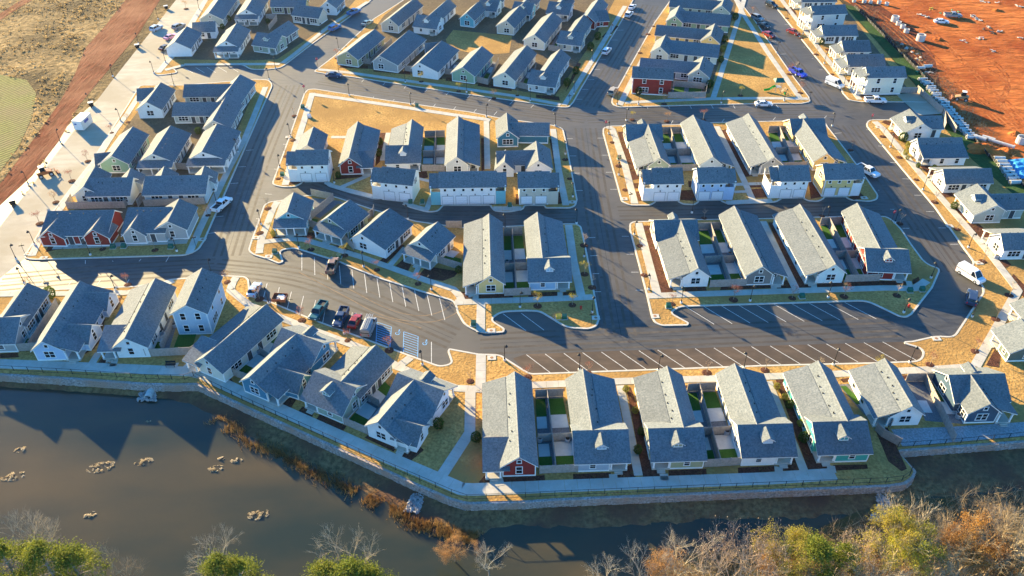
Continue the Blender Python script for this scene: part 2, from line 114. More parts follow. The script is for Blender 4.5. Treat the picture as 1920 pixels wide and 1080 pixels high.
  {'d': 'grey green cross gabled house behind the two storey red house','o': (52.05,212.46),'rot': -0.3142,'L': 9.63,'zr': 4.9,'ze': 2.65,'l': 3.0,'r': 3.4,'lean': '','front': 'G','back': '','wings': [(-17.11,3.57,-0.49,5.34,4.6,2.7,3.0,2.4,'0')],'win': '3','xp': 'R','col': 'greygreen','storey': 1,'xl': None,'xr': None,'side': True,'dorm': True},
  {'d': 'cream cross gabled house in the park block','o': (43.59,228.74),'rot': -0.3142,'L': 9.86,'zr': 4.9,'ze': 2.65,'l': 2.8,'r': 3.0,'lean': '','front': 'G','back': '','wings': [(0.52,6.74,16.7,7.57,4.6,2.7,4.6,2.4,'0')],'win': 'v','xp': 'R','col': 'cream','storey': 1,'xl': None,'xr': None,'side': True,'dorm': True},
  {'d': 'yellow cross gabled house in the park block','o': (60.2,237.61),'rot': -0.3142,'L': 10.44,'zr': 4.9,'ze': 2.65,'l': 3.0,'r': 3.2,'lean': '','front': 'G','back': '','wings': [(-17.29,4.68,-0.39,5.39,4.6,2.7,3.2,2.4,'0')],'win': 'v','xp': 'R','col': 'yellow','storey': 1,'xl': None,'xr': None,'side': True,'dorm': True},
  {'d': 'green cross gabled house in the park block','o': (52.07,254.58),'rot': -0.3142,'L': 10.0,'zr': 4.9,'ze': 2.65,'l': 2.8,'r': 3.0,'lean': '','front': 'G','back': '','wings': [(0.19,6.16,17.16,7.01,4.6,2.7,4.4,2.4,'0')],'win': 'v','xp': 'R','col': 'green','storey': 1,'xl': None,'xr': None,'side': True,'dorm': True},
  {'d': 'grey cross gabled house at the top edge of the park block','o': (68.97,263.99),'rot': -0.3142,'L': 10.13,'zr': 4.9,'ze': 2.65,'l': 3.0,'r': 3.2,'lean': '','front': 'G','back': '','wings': [(-17.54,4.17,-0.42,5.24,4.6,2.7,3.2,2.4,'0')],'win': 'v','xp': 'R','col': 'greygreen','storey': 1,'xl': None,'xr': None,'side': True,'dorm': True},
  {'d': 'two storey cream house beside the construction site corner','o': (96.38,208.49),'rot': -1.5341,'L': 10.9,'zr': 7.2,'ze': 5.2,'l': 2.9,'r': 2.9,'lean': '','front': 'TP','back': '','wings': [],'win': '2','xp': 'R','col': 'cream','storey': 2,'xl': None,'xr': None,'side': True,'dorm': True},
  {'d': 'pale grey house second from the far right corner','o': (96.26,222.75),'rot': -1.5341,'L': 11.07,'zr': 4.9,'ze': 2.65,'l': 2.8,'r': 3.6,'lean': '','front': 'P','back': '','wings': [],'win': '2','xp': 'R','col': 'palegrey','storey': 1,'xl': None,'xr': None,'side': True,'dorm': True},
  {'d': 'pale house third from the far right corner','o': (98.46,233.42),'rot': -1.5341,'L': 8.44,'zr': 4.9,'ze': 2.65,'l': 2.8,'r': 3.4,'lean': '','front': 'P','back': '','wings': [],'win': '2','xp': 'R','col': 'palegrey','storey': 1,'xl': None,'xr': None,'side': True,'dorm': True},
  {'d': 'white house fourth from the far right corner','o': (96.28,246.16),'rot': -1.5341,'L': 11.12,'zr': 4.9,'ze': 2.65,'l': 2.8,'r': 3.4,'lean': '','front': 'P','back': '','wings': [],'win': '2','xp': 'R','col': 'white','storey': 1,'xl': None,'xr': None,'side': True,'dorm': True},
  {'d': 'two storey pale grey house near the top right','o': (95.56,256.82),'rot': -1.4421,'L': 11.68,'zr': 7.2,'ze': 5.2,'l': 2.9,'r': 2.9,'lean': '','front': 'TP','back': '','wings': [],'win': '2','xp': 'R','col': 'palegrey','storey': 2,'xl': None,'xr': None,'side': True,'dorm': True},
  {'d': 'pale house at the top right picture edge','o': (98.29,277.15),'rot': -1.5341,'L': 12.42,'zr': 4.9,'ze': 2.65,'l': 2.8,'r': 3.4,'lean': '','front': 'P','back': '','wings': [],'win': '2','xp': 'R','col': 'palegrey','storey': 1,'xl': None,'xr': None,'side': True,'dorm': True},
]
GARAGES = [
  {'d': 'white two door carriage house by the lawn block corner','o': (-49.3,162.42),'rot': 0.03,'L': 7.58,'col': 'white','nd': 2,'ext': 'L','extcol': 'white','zr': 6.8},
  {'d': 'white two door carriage house angled along the alley','o': (-28.67,154.9),'rot': -0.1809,'L': 7.78,'col': 'white','nd': 2,'ext': 'L','extcol': 'white','zr': 6.8},
  {'d': 'long white four door carriage house on the alley','o': (-16.05,152.58),'rot': 0.03,'L': 12.79,'col': 'white','nd': 4,'ext': 'LR','extcol': 'aqua','zr': 6.8},
  {'d': 'beige two door carriage house by the cross street','o': (1.16,152.58),'rot': 0.03,'L': 7.09,'col': 'beige','nd': 2,'ext': 'R','extcol': 'beige','zr': 6.8},
  {'d': 'white two door carriage house at the left end of the right alley','o': (30.57,154.2),'rot': 0.03,'L': 6.91,'col': 'white','nd': 2,'ext': 'L','extcol': 'white','zr': 6.8},
  {'d': 'pale blue two door carriage house on the right alley','o': (40.56,154.43),'rot': 0.03,'L': 6.57,'col': 'paleblue','nd': 2,'ext': 'R','extcol': 'paleblue','zr': 6.8},
  {'d': 'white two door carriage house third on the right alley','o': (58.75,155.37),'rot': 0.03,'L': 6.83,'col': 'white','nd': 2,'ext': 'L','extcol': 'white','zr': 6.8},
  {'d': 'yellow two door carriage house at the right end of the alley','o': (68.74,156.08),'rot': 0.03,'L': 7.09,'col': 'yellow','nd': 2,'ext': 'R','extcol': 'white','zr': 6.8},
]
BLOCKS = {
  'left_block': [(-98.35,129.98),(-96.19,129.26),(-65.87,130.71),(-63.86,132.56),(-63.58,135.96),(-67.4,212.53),(-69.31,216.15),(-73.52,216.52),(-92.52,212.53),(-105.01,212.53),(-103.62,198.91),(-102.35,184.77),(-100.66,169.14),(-100.41,157.6),(-99.92,143.74),(-98.81,134.82)],
  'lawn_block': [(-55.06,158.31),(-52.23,157.13),(-49.24,157.37),(-47.85,159.49),(-47.63,160.2),(-43.57,160.2),(-43.19,159.49),(-41.99,157.6),(-36.68,154.83),(-30.27,151.9),(-28.46,152.57),(-28.4,153.02),(-24.24,152.12),(-24.24,151.01),(-22.84,148.82),(-18.33,146.68),(-16.04,147.11),(-15.24,149.04),(-15.03,149.48),(-4.82,149.48),(-4.68,148.82),(-3.84,147.11),(-0.58,146.68),(2.57,147.96),(2.82,149.48),(7.05,149.48),(7.25,148.39),(12.86,148.39),(14.09,149.48),(14.6,151.9),(13.54,178.78),(13.12,186.23),(10.32,188.01),(-3.5,192.27),(-11.33,195.71),(-33.4,202.53),(-55.19,210.05),(-57.05,209.7),(-57.53,206.93),(-56.12,181.6)],
  'crescent_block': [(-53.71,132.37),(-52.25,130.89),(-49.25,129.62),(-46.53,128.0),(-45.58,128.54),(-47.24,132.56),(-44.47,133.3),(-34.61,128.54),(-31.06,126.24),(-25.15,122.8),(-16.52,118.66),(-10.8,116.1),(-10.12,112.84),(-8.68,109.39),(-6.5,107.65),(-4.57,107.07),(-1.43,107.36),(-1.25,108.37),(-3.89,110.88),(-1.97,112.99),(2.66,113.3),(5.12,113.14),(9.79,108.52),(13.9,108.22),(15.41,109.1),(15.95,110.88),(15.59,123.65),(15.08,135.39),(14.71,141.29),(13.64,142.31),(11.37,142.31),(-1.7,141.29),(-10.73,140.89),(-20.56,143.33),(-30.33,147.96),(-40.05,153.47),(-45.52,153.92),(-51.36,151.68),(-53.81,151.01),(-54.67,149.69),(-53.95,135.01)],
  'right_upper_block': [(23.0,183.6),(24.24,151.01),(25.84,149.48),(30.54,149.48),(31.78,150.79),(32.11,151.45),(36.73,151.45),(36.78,151.01),(37.66,149.91),(40.21,149.69),(41.35,150.79),(41.75,151.68),(46.38,151.68),(46.4,151.23),(47.66,149.91),(56.65,150.57),(58.48,150.79),(60.01,152.12),(60.37,152.57),(64.9,152.57),(64.95,152.34),(65.7,151.23),(68.0,151.01),(69.59,152.34),(70.03,153.02),(74.69,153.02),(74.66,152.57),(75.32,151.68),(79.23,151.01),(81.33,151.9),(82.21,153.69),(82.2,164.84),(81.66,178.78),(81.19,187.12),(81.29,189.22),(71.11,190.43),(52.59,189.52),(44.09,188.31),(29.14,187.72),(24.72,187.42),(23.24,186.23)],
  'right_lower_block': [(25.91,143.13),(25.02,142.31),(24.74,139.88),(25.43,117.85),(25.49,111.62),(25.84,109.98),(26.97,109.1),(31.81,109.25),(32.14,109.98),(29.19,112.84),(31.24,114.53),(47.8,115.31),(66.55,116.25),(70.99,111.62),(72.21,111.47),(73.54,112.38),(80.63,120.29),(84.08,125.37),(84.42,126.41),(82.78,127.83),(82.37,129.44),(82.19,134.44),(82.23,140.28),(81.57,143.95),(80.65,145.2),(71.09,145.2),(53.95,144.37),(39.53,143.95),(29.93,143.33)],
  'waterfront_block': [(91.8,189.22),(93.26,191.04),(98.14,191.04),(108.25,191.96),(114.06,194.13),(116.65,154.83),(119.58,117.05),(98.69,83.49),(79.02,82.31),(59.4,80.51),(58.55,80.2),(59.35,77.43),(59.63,76.34),(58.85,75.35),(57.34,74.29),(54.93,73.9),(37.18,73.04),(6.13,71.45),(1.91,71.08),(-6.49,70.8),(-8.67,71.54),(-13.64,74.0),(-19.08,76.93),(-26.96,81.14),(-43.58,89.93),(-51.12,94.03),(-52.41,94.78),(-56.37,94.65),(-60.85,94.78),(-73.65,96.03),(-86.43,97.05),(-94.95,97.82),(-106.13,118.17),(-97.52,119.14),(-85.18,119.96),(-72.22,120.79),(-67.31,122.29),(-66.3,122.97),(-56.07,124.16),(-52.02,123.82),(-51.02,122.8),(-49.4,117.69),(-44.96,115.94),(-36.85,111.32),(-24.48,104.95),(-17.54,101.38),(-12.27,98.73),(-10.31,99.38),(-11.24,102.46),(-11.0,103.14),(-5.83,101.78),(-2.77,101.65),(-1.85,101.38),(1.99,97.82),(3.15,96.92),(18.07,97.69),(43.7,98.99),(63.24,99.65),(70.07,100.04),(71.85,102.87),(68.99,104.39),(69.21,104.95),(70.67,105.09),(75.5,106.5),(78.42,106.22),(90.06,119.47),(90.77,126.94),(92.12,128.54),(92.15,132.93),(92.67,148.61),(91.9,165.58),(91.21,187.12)],
  'top_front_block': [(-57.92,221.75),(-54.07,220.24),(-44.86,217.62),(-15.51,207.27),(0.0,202.53),(13.15,198.27),(15.3,198.27),(16.78,201.53),(19.39,210.05),(38.87,270.51),(43.46,286.15),(48.25,301.43),(-37.42,301.43),(-38.12,283.91),(-46.24,264.92),(-53.77,233.63),(-56.87,224.44)],
  'upper_left_block': [(-104.27,220.24),(-101.57,219.11),(-96.8,220.99),(-99.49,224.44),(-97.77,226.39),(-79.74,226.79),(-76.48,223.28),(-71.79,223.28),(-68.15,224.44),(-67.18,226.39),(-61.81,244.28),(-54.49,266.43),(-49.39,283.91),(-45.3,301.43),(-109.31,301.43),(-108.54,283.91),(-106.87,265.42),(-103.93,237.8),(-103.61,223.67)],
  'park_block': [(26.91,201.53),(27.3,199.56),(28.6,198.27),(48.85,199.56),(69.2,200.55),(78.14,200.55),(81.03,201.53),(81.57,204.88),(81.05,217.26),(80.74,246.5),(80.75,260.49),(79.81,283.91),(79.77,301.43),(62.04,301.43),(55.77,283.91),(47.07,261.95),(34.6,225.61),(27.29,203.87)],
  'far_right_block': [(91.46,206.93),(91.77,202.53),(94.77,201.53),(106.35,201.53),(113.45,201.2),(113.63,210.76),(115.02,278.42),(115.27,298.39),(90.84,298.39),(90.84,286.71),(90.84,275.74),(91.45,239.93),(91.95,210.76)],
}
WALKS = [([(-93.82,133.49),(-80.07,134.63),(-66.99,135.58)],1.4),([(-96.79,130.53),(-97.71,134.82),(-98.53,143.95),(-99.49,158.31),(-99.7,169.91),(-101.15,184.47),(-101.63,194.76),(-102.71,206.24)],1.5),([(-65.35,131.45),(-65.9,140.28),(-66.79,165.84),(-66.87,179.06),(-67.75,191.96),(-69.16,211.11)],1.5),([(-51.83,158.07),(-53.19,174.14),(-54.1,190.12),(-55.24,207.27)],1.6),([(-54.74,206.24),(-33.04,199.56),(-14.75,193.51),(-5.56,190.73)],1.6),([(-6.66,190.12),(-5.78,165.33)],1.4),([(10.5,185.64),(10.94,165.33),(11.86,149.48)],1.5),([(-45.46,181.31),(-39.16,181.31)],1.2),([(-42.65,159.25),(-40.77,157.6),(-36.18,155.52),(-29.77,152.57)],1.3),([(-38.87,157.13),(-33.75,162.13)],1.2),([(-31.39,183.6),(-31.07,169.4)],1.2),([(-23.94,150.35),(-18.65,147.75),(-17.8,154.83),(-17.14,162.38)],1.2),([(-4.09,148.18),(2.1,148.18)],1.6),([(-22.24,161.16),(-18.16,159.49)],1.0),([(-52.03,151.01),(-52.27,147.96),(-51.98,136.35),(-51.2,131.45)],1.5),([(-51.74,135.39),(-46.49,136.54),(-43.13,136.35),(-30.62,130.35),(-16.53,122.46),(-11.21,119.8),(-9.88,117.69),(-9.39,115.94)],1.5),([(-10.68,115.78),(-5.8,116.1),(4.01,116.57),(15.3,117.37)],1.6),([(-5.78,115.47),(-5.63,107.36)],1.6),([(12.02,141.7),(12.27,128.9),(13.1,117.53)],1.6),([(24.66,186.82),(25.64,185.64),(26.83,166.84),(27.09,150.13)],1.6),([(52.67,187.12),(52.81,182.45),(53.48,159.96),(53.51,151.23)],1.4),([(50.3,158.31),(58.23,158.78)],1.2),([(47.45,150.57),(57.82,151.45)],1.6),([(50.08,155.06),(53.26,155.29)],1.0),([(26.97,142.51),(27.24,129.98),(27.52,118.33)],1.6),([(25.81,117.69),(36.42,118.33),(54.9,119.31),(71.47,120.13),(77.02,119.96),(80.28,122.46)],1.6),([(53.64,143.13),(54.23,119.8)],1.5),([(94.22,189.82),(94.89,185.94),(95.54,157.6),(96.66,132.56),(96.47,119.47),(81.22,101.38),(78.85,98.6)],1.6),([(-5.36,101.51),(-5.2,93.54)],1.7),([(-20.0,98.73),(-14.31,95.91),(-9.25,93.42),(-5.28,93.17),(3.72,94.16),(17.79,95.03),(33.49,95.65),(54.84,96.79),(70.54,97.82),(78.85,98.6)],1.5),([(-6.85,92.81),(-6.57,83.82),(-10.25,75.75)],1.7),([(17.96,94.03),(18.66,75.45)],1.3),([(42.71,95.03),(43.32,76.34)],1.3),([(-53.69,123.47),(-53.9,121.95),(-53.73,119.47),(-49.01,115.0),(-38.37,109.25),(-24.09,102.05),(-19.53,98.6)],1.5),([(-102.84,117.69),(-97.03,118.17),(-73.26,118.66),(-66.91,121.12),(-65.51,122.46)],1.4),([(-17.48,100.84),(-19.5,98.34)],1.5),([(-93.21,99.65),(-87.53,99.25),(-70.75,98.34),(-54.1,97.31),(-52.1,96.67),(-43.21,91.84),(-22.86,81.03),(-17.06,78.04),(-7.28,73.04),(-5.81,72.95),(5.83,73.52),(37.67,74.96),(47.8,75.75)],2.2),([(-56.65,223.28),(-47.24,220.99),(-30.39,215.42),(-12.66,209.7),(0.0,205.56),(13.23,199.89)],1.5),([(14.08,199.56),(23.9,229.57),(39.08,277.35)],1.5),([(-101.32,222.9),(-96.98,226.39)],1.5),([(-97.11,226.79),(-75.89,227.18),(-68.78,227.18)],1.5),([(-68.17,227.97),(-66.75,232.4),(-59.42,259.03),(-50.39,281.69)],1.5),([(-102.68,220.99),(-102.54,233.63),(-104.45,253.34),(-106.55,273.11),(-108.34,289.56)],1.5),([(29.02,199.56),(34.19,215.42),(39.2,230.78)],1.6),([(30.64,201.2),(54.65,203.53),(70.04,203.87),(80.88,203.53)],1.5),([(55.01,203.87),(75.81,265.92),(83.55,289.56)],1.5),([(78.87,283.91),(78.06,267.95),(78.03,235.7),(78.79,203.87)],1.5),([(94.57,295.4),(94.83,283.91),(94.54,232.81),(94.79,202.86)],1.5),([(-74.94,99.65),(-74.88,101.24),(-75.17,103.01)],1.3),([(-71.8,99.12),(-71.71,102.05)],1.3),([(-67.95,98.6),(-68.2,100.18)],1.1),([(-55.57,97.69),(-54.53,100.44)],1.3),([(-38.76,91.48),(-38.02,93.17)],1.2),([(-32.19,88.19),(-31.9,90.64)],1.2),([(-17.3,78.75),(-16.87,79.99)],1.1),([(-1.71,73.61),(-2.04,75.06)],1.3),([(14.92,74.29),(14.91,75.75)],1.2),([(22.39,74.58),(22.42,75.84)],1.2),([(39.42,75.35),(39.72,77.13)],1.2),([(47.42,76.04),(47.59,77.33)],1.2),([(-6.8,116.1),(-6.9,118.98)],1.1),([(9.04,116.89),(9.13,118.82)],1.0),([(31.76,118.33),(32.09,120.95)],1.1),([(49.98,119.14),(50.35,121.79)],1.1),([(57.7,119.47),(58.27,122.46)],1.1),([(76.27,120.13),(76.7,122.29)],1.1),([(-46.34,136.35),(-47.12,138.89)],1.0),([(-39.01,134.44),(-38.26,136.35)],1.0),([(-24.32,127.12),(-21.82,133.49)],1.2),([(-19.05,123.99),(-18.4,127.12)],1.0)]
MARKS = [((2.5,101.65),(6.49,97.18)),((5.75,101.82),(9.74,97.34)),((9.01,101.99),(13.01,97.5)),((12.28,102.16),(16.28,97.66)),((15.55,102.33),(19.55,97.83)),((18.84,102.5),(22.83,97.99)),((22.12,102.68),(26.12,98.15)),((25.42,102.85),(29.42,98.32)),((28.72,103.02),(32.72,98.48)),((32.02,103.2),(36.02,98.65)),((35.33,103.37),(39.34,98.81)),((38.65,103.54),(42.66,98.98)),((41.98,103.72),(45.98,99.14)),((45.31,103.89),(49.32,99.31)),((48.65,104.07),(52.65,99.47)),((51.99,104.24),(56.0,99.64)),((55.35,104.42),(59.35,99.81)),((58.7,104.59),(62.71,99.97)),((62.07,104.77),(66.07,100.14)),((65.44,104.95),(69.44,100.31)),((32.36,114.69),(36.63,109.69)),((35.67,114.82),(39.93,109.85)),((38.99,114.96),(43.23,110.02)),((42.31,115.1),(46.54,110.18)),((45.64,115.24),(49.86,110.35)),((48.97,115.38),(53.18,110.51)),((52.3,115.52),(56.51,110.68)),((55.65,115.66),(59.85,110.84)),((58.99,115.8),(63.19,111.01)),((62.34,115.94),(66.54,111.17)),((-42.6,131.63),(-41.42,125.89)),((-39.79,130.23),(-38.57,124.42)),((-37.02,128.85),(-35.77,122.98)),((-34.29,127.49),(-33.01,121.56)),((-31.59,126.14),(-30.28,120.16)),((-28.93,124.81),(-27.6,118.77)),((-26.31,123.51),(-24.95,117.41)),((-23.72,122.21),(-22.34,116.07)),((-21.16,120.94),(-19.77,114.74)),((-18.63,119.68),(-17.23,113.44)),((-16.14,118.44),(-14.72,112.15)),((-13.68,117.21),(-12.25,110.88)),((-47.26,121.79),(-46.85,116.73)),((-44.62,120.46),(-44.26,115.39)),((-42.01,119.14),(-41.7,114.07)),((-39.43,117.85),(-39.18,112.76)),((-36.89,116.57),(-36.69,111.47)),((-34.71,115.62),(-34.39,110.13)),((-32.06,114.32),(-31.73,108.76)),((-29.45,113.04),(-29.11,107.41)),((-26.88,111.78),(-26.53,106.07)),((-1.67,112.68),(2.49,107.94)),((1.67,112.84),(5.75,108.08)),((-14.22,104.95),(-13.78,99.38)),((17.33,137.32),(15.87,137.13)),((17.2,130.89),(15.83,130.77)),((17.08,124.85),(15.79,124.79)),((16.96,119.14),(15.75,119.14)),((22.93,137.71),(24.37,137.71)),((23.18,131.32),(24.61,131.32)),((23.41,125.31),(24.84,125.31)),((23.63,119.63),(25.05,119.63)),((13.65,180.75),(15.26,180.75)),((13.95,171.92),(15.55,171.92)),((14.24,163.68),(15.82,163.68)),((14.5,155.98),(16.07,155.98)),((21.43,181.03),(23.04,181.03)),((21.74,172.27),(23.33,172.27)),((22.02,164.09),(23.6,164.09)),((22.28,156.44),(23.86,156.44)),((-63.43,174.94),(-65.19,174.67)),((-63.14,166.84),(-64.89,166.54)),((-62.88,159.25),(-64.6,158.92)),((-62.63,152.12),(-64.33,151.76)),((-62.39,145.41),(-64.08,145.03)),((-62.17,139.09),(-63.85,138.69)),((-57.42,191.35),(-55.74,191.35)),((-56.75,177.81),(-55.11,177.74)),((-56.14,165.58),(-54.54,165.46)),((-55.6,154.49),(-54.02,154.32)),((-55.1,144.37),(-53.55,144.16)),((-84.98,128.0),(-85.5,129.26)),((-79.75,128.84),(-80.05,129.08)),((-74.47,129.68),(-74.61,128.9)),((-69.15,130.53),(-69.18,128.72)),((-90.82,121.12),(-90.82,122.46)),((-85.34,121.17),(-85.35,122.63)),((-79.85,121.23),(-79.87,122.8)),((-74.36,121.29),(-74.37,122.97)),((-49.81,208.31),(-50.18,206.24)),((-43.85,206.71),(-44.28,204.63)),((-37.96,205.13),(-38.44,203.03)),((-32.14,203.57),(-32.67,201.45)),((-26.38,202.03),(-26.97,199.89)),((-20.69,200.5),(-21.33,198.35)),((-15.05,199.0),(-15.75,196.82)),((-9.48,197.5),(-10.24,195.31)),((-3.97,196.03),(-4.78,193.82)),((-42.74,214.69),(-42.3,216.89)),((-36.46,212.53),(-35.96,214.69)),((-30.26,210.4),(-29.7,212.53)),((-24.16,208.31),(-23.54,210.4)),((-18.15,206.24),(-17.48,208.31)),((-12.22,204.2),(-11.49,206.24)),((-6.38,202.2),(-5.6,204.2)),((-0.62,200.22),(0.21,202.2)),((5.05,198.27),(5.94,200.22)),((10.65,196.34),(11.58,198.27)),((30.53,197.62),(30.35,199.89)),((36.36,197.67),(36.19,199.94)),((42.2,197.72),(42.03,199.98)),((48.03,197.76),(47.88,200.03)),((53.88,197.81),(53.73,200.08)),((59.72,197.85),(59.58,200.12)),((65.56,197.9),(65.43,200.17)),((71.41,197.95),(71.28,200.22)),((41.15,188.91),(41.99,190.73)),((54.57,189.92),(55.53,191.65)),((68.09,190.94),(69.16,192.58)),((81.71,191.96),(82.89,193.51)),((19.24,203.53),(17.49,203.53)),((21.32,209.88),(19.53,209.88)),((23.49,216.52),(21.66,216.52)),((25.77,223.48),(23.89,223.48)),((28.16,230.78),(26.24,230.78)),((30.67,238.44),(28.7,238.44)),((33.31,246.5),(31.29,246.5)),((36.08,254.98),(34.01,254.98)),((39.01,263.93),(36.89,263.93)),((28.44,206.58),(30.31,206.24)),((31.06,213.97),(32.93,213.66)),((33.83,221.75),(35.68,221.48)),((36.75,229.97),(38.59,229.74)),((39.83,238.65),(41.66,238.47)),((43.1,247.84),(44.92,247.72)),((46.56,257.59),(48.37,257.52)),((50.24,267.95),(52.04,267.95)),((92.09,185.35),(90.56,185.64)),((92.05,176.69),(90.5,176.93)),((92.02,168.59),(90.45,168.77)),((91.99,160.99),(90.41,161.13)),((91.97,153.85),(90.36,153.95)),((91.94,147.14),(90.32,147.2)),((91.91,140.8),(90.28,140.83)),((91.89,134.82),(90.24,134.82)),((81.86,183.6),(83.72,183.89)),((82.37,173.71),(83.46,173.92)),((82.85,164.54),(83.23,164.69)),((83.29,156.02),(83.01,156.11)),((83.7,148.09),(82.8,148.13)),((84.08,140.69),(82.61,140.69)),((82.26,216.15),(83.89,216.52)),((81.89,225.22),(83.62,225.61)),((81.5,234.87),(83.34,235.29)),((81.08,245.16),(83.04,245.61)),((89.57,260.0),(91.5,260.0)),((89.96,250.02),(91.05,250.02)),((90.33,240.62),(90.63,240.62)),((90.68,231.75),(90.23,231.75)),((91.01,223.36),(89.86,223.36)),((91.33,215.42),(89.5,215.42)),((-96.32,224.83),(-92.61,220.99)),((-93.09,225.03),(-89.38,221.18)),((-89.85,225.22),(-86.14,221.37)),((-86.61,225.41),(-82.9,221.56)),((-83.36,225.61),(-79.65,221.75))]
BAYS = [[(-24.53,110.28),(-21.75,108.95),(-21.38,103.42),(-23.99,104.81)],[(-19.4,107.65),(-16.7,106.36),(-16.27,100.71),(-18.9,102.05)]]
BAYSYM = [(-20.42,107.36),(-15.32,104.67)]
TURF = [[(4.1,76.31),(6.11,76.41),(5.99,79.05),(4.05,78.95)],[(6.72,76.45),(9.68,76.6),(9.44,79.23),(6.58,79.08)],[(3.91,87.01),(5.53,87.1),(5.36,90.97),(3.84,90.89)],[(6.14,87.44),(8.66,87.58),(8.33,91.13),(5.95,91.01)],[(28.64,77.5),(30.56,77.64),(30.52,80.3),(28.67,80.16)],[(31.18,77.68),(34.27,77.9),(34.12,80.56),(31.12,80.34)],[(28.74,88.3),(30.32,88.42),(30.27,92.33),(28.78,92.21)],[(30.95,88.78),(33.64,88.99),(33.44,92.58),(30.88,92.38)],[(-1.42,118.3),(0.5,118.42),(0.38,121.89),(-1.46,121.77)],[(1.04,118.46),(3.49,118.62),(3.25,122.07),(0.89,121.92)],[(-1.6,132.39),(-0.08,132.47),(-0.25,137.56),(-1.66,137.49)],[(0.44,132.91),(2.49,133.02),(2.16,137.69),(0.25,137.59)],[(37.84,120.88),(41.27,121.12),(41.29,124.44),(38.03,124.21)],[(42.04,121.17),(44.84,121.37),(44.68,124.69),(42.02,124.5)],[(38.6,134.4),(41.23,134.6),(41.26,139.49),(38.87,139.3)],[(41.95,135.04),(44.18,135.21),(43.96,139.7),(41.92,139.54)],[(64.24,122.55),(66.18,122.65),(66.31,126.04),(64.46,125.94)],[(66.91,122.69),(70.91,122.89),(70.84,126.29),(67.01,126.08)],[(65.13,136.31),(66.61,136.42),(66.81,141.41),(65.45,141.3)],[(67.33,136.87),(70.61,137.1),(70.51,141.71),(67.47,141.46)],[(36.6,164.91),(39.21,165.0),(39.29,168.23),(36.8,168.14)],[(40.01,165.03),(43.86,165.16),(43.73,168.39),(40.06,168.26)],[(37.39,178.0),(39.42,178.1),(39.55,182.84),(37.68,182.75)],[(40.2,178.51),(43.35,178.66),(43.19,183.03),(40.27,182.88)],[(63.18,165.89),(65.89,166.11),(66.14,169.25),(63.51,169.05)],[(66.57,166.16),(69.34,166.39),(69.5,169.5),(66.8,169.3)],[(64.49,178.7),(66.8,178.84),(67.17,183.46),(64.97,183.34)],[(67.54,179.26),(70.0,179.41),(70.22,183.63),(67.86,183.5)],[(-21.06,164.85),(-18.49,164.85),(-18.66,167.76),(-21.2,167.73)],[(-17.91,164.85),(-15.81,164.86),(-16.01,167.79),(-18.09,167.77)],[(-21.63,176.56),(-19.27,176.66),(-19.51,180.93),(-21.84,180.8)],[(-18.63,177.03),(-16.62,177.11),(-16.88,181.08),(-18.86,180.97)],[(55.69,89.73),(56.94,89.87),(55.31,93.93),(54.32,93.84)],[(69.14,90.47),(71.38,90.37),(71.64,94.67),(69.33,94.64)],[(-47.64,96.79),(-44.56,95.28),(-43.43,97.89),(-46.44,99.51)],[(-43.78,105.48),(-40.94,103.64),(-40.03,105.73),(-42.82,107.65)],[(-26.2,85.47),(-23.47,83.99),(-22.54,86.32),(-25.04,87.92)],[(-22.49,93.32),(-20.48,91.46),(-19.74,93.33),(-21.56,95.28)],[(-63.0,102.05),(-61.0,101.89),(-61.22,104.64),(-63.05,104.84)],[(-59.1,102.87),(-55.84,103.14),(-56.39,107.65),(-59.45,107.65)],[(-86.01,102.33),(-83.47,102.49),(-83.9,105.62),(-86.56,105.61)],[(-87.55,111.52),(-84.67,111.25),(-85.19,115.0),(-88.2,115.47)],[(-43.09,142.31),(-41.73,141.7),(-41.55,143.74),(-42.89,144.16)],[(-14.4,128.9),(-10.11,126.24),(-10.28,129.62),(-13.24,130.71)],[(-96.03,148.82),(-92.76,148.82),(-93.06,150.13),(-96.36,150.13)],[(-86.75,149.04),(-84.76,149.04),(-84.98,150.57),(-86.87,150.57)],[(-79.87,150.13),(-76.92,150.13),(-77.26,151.45),(-80.1,151.45)],[(-70.82,150.57),(-69.23,150.79),(-69.33,151.9),(-70.93,151.68)],[(-43.57,229.26),(-41.56,228.51),(-40.02,234.32),(-41.82,235.0)],[(-29.44,223.24),(-26.94,222.52),(-25.68,227.66),(-27.84,228.32)],[(-8.67,215.31),(-6.64,214.13),(-5.64,219.4),(-7.41,220.62)],[(-17.97,220.57),(-15.5,220.0),(-15.19,222.99),(-17.45,223.84)],[(2.77,211.71),(4.82,210.56),(5.64,215.69),(3.8,216.89)],[(12.4,238.68),(14.41,237.83),(15.22,242.11),(13.45,243.09)],[(44.83,207.8),(47.68,207.8),(48.56,211.48),(45.63,211.48)],[(48.9,207.8),(52.41,207.8),(53.41,211.48),(49.81,211.48)]]
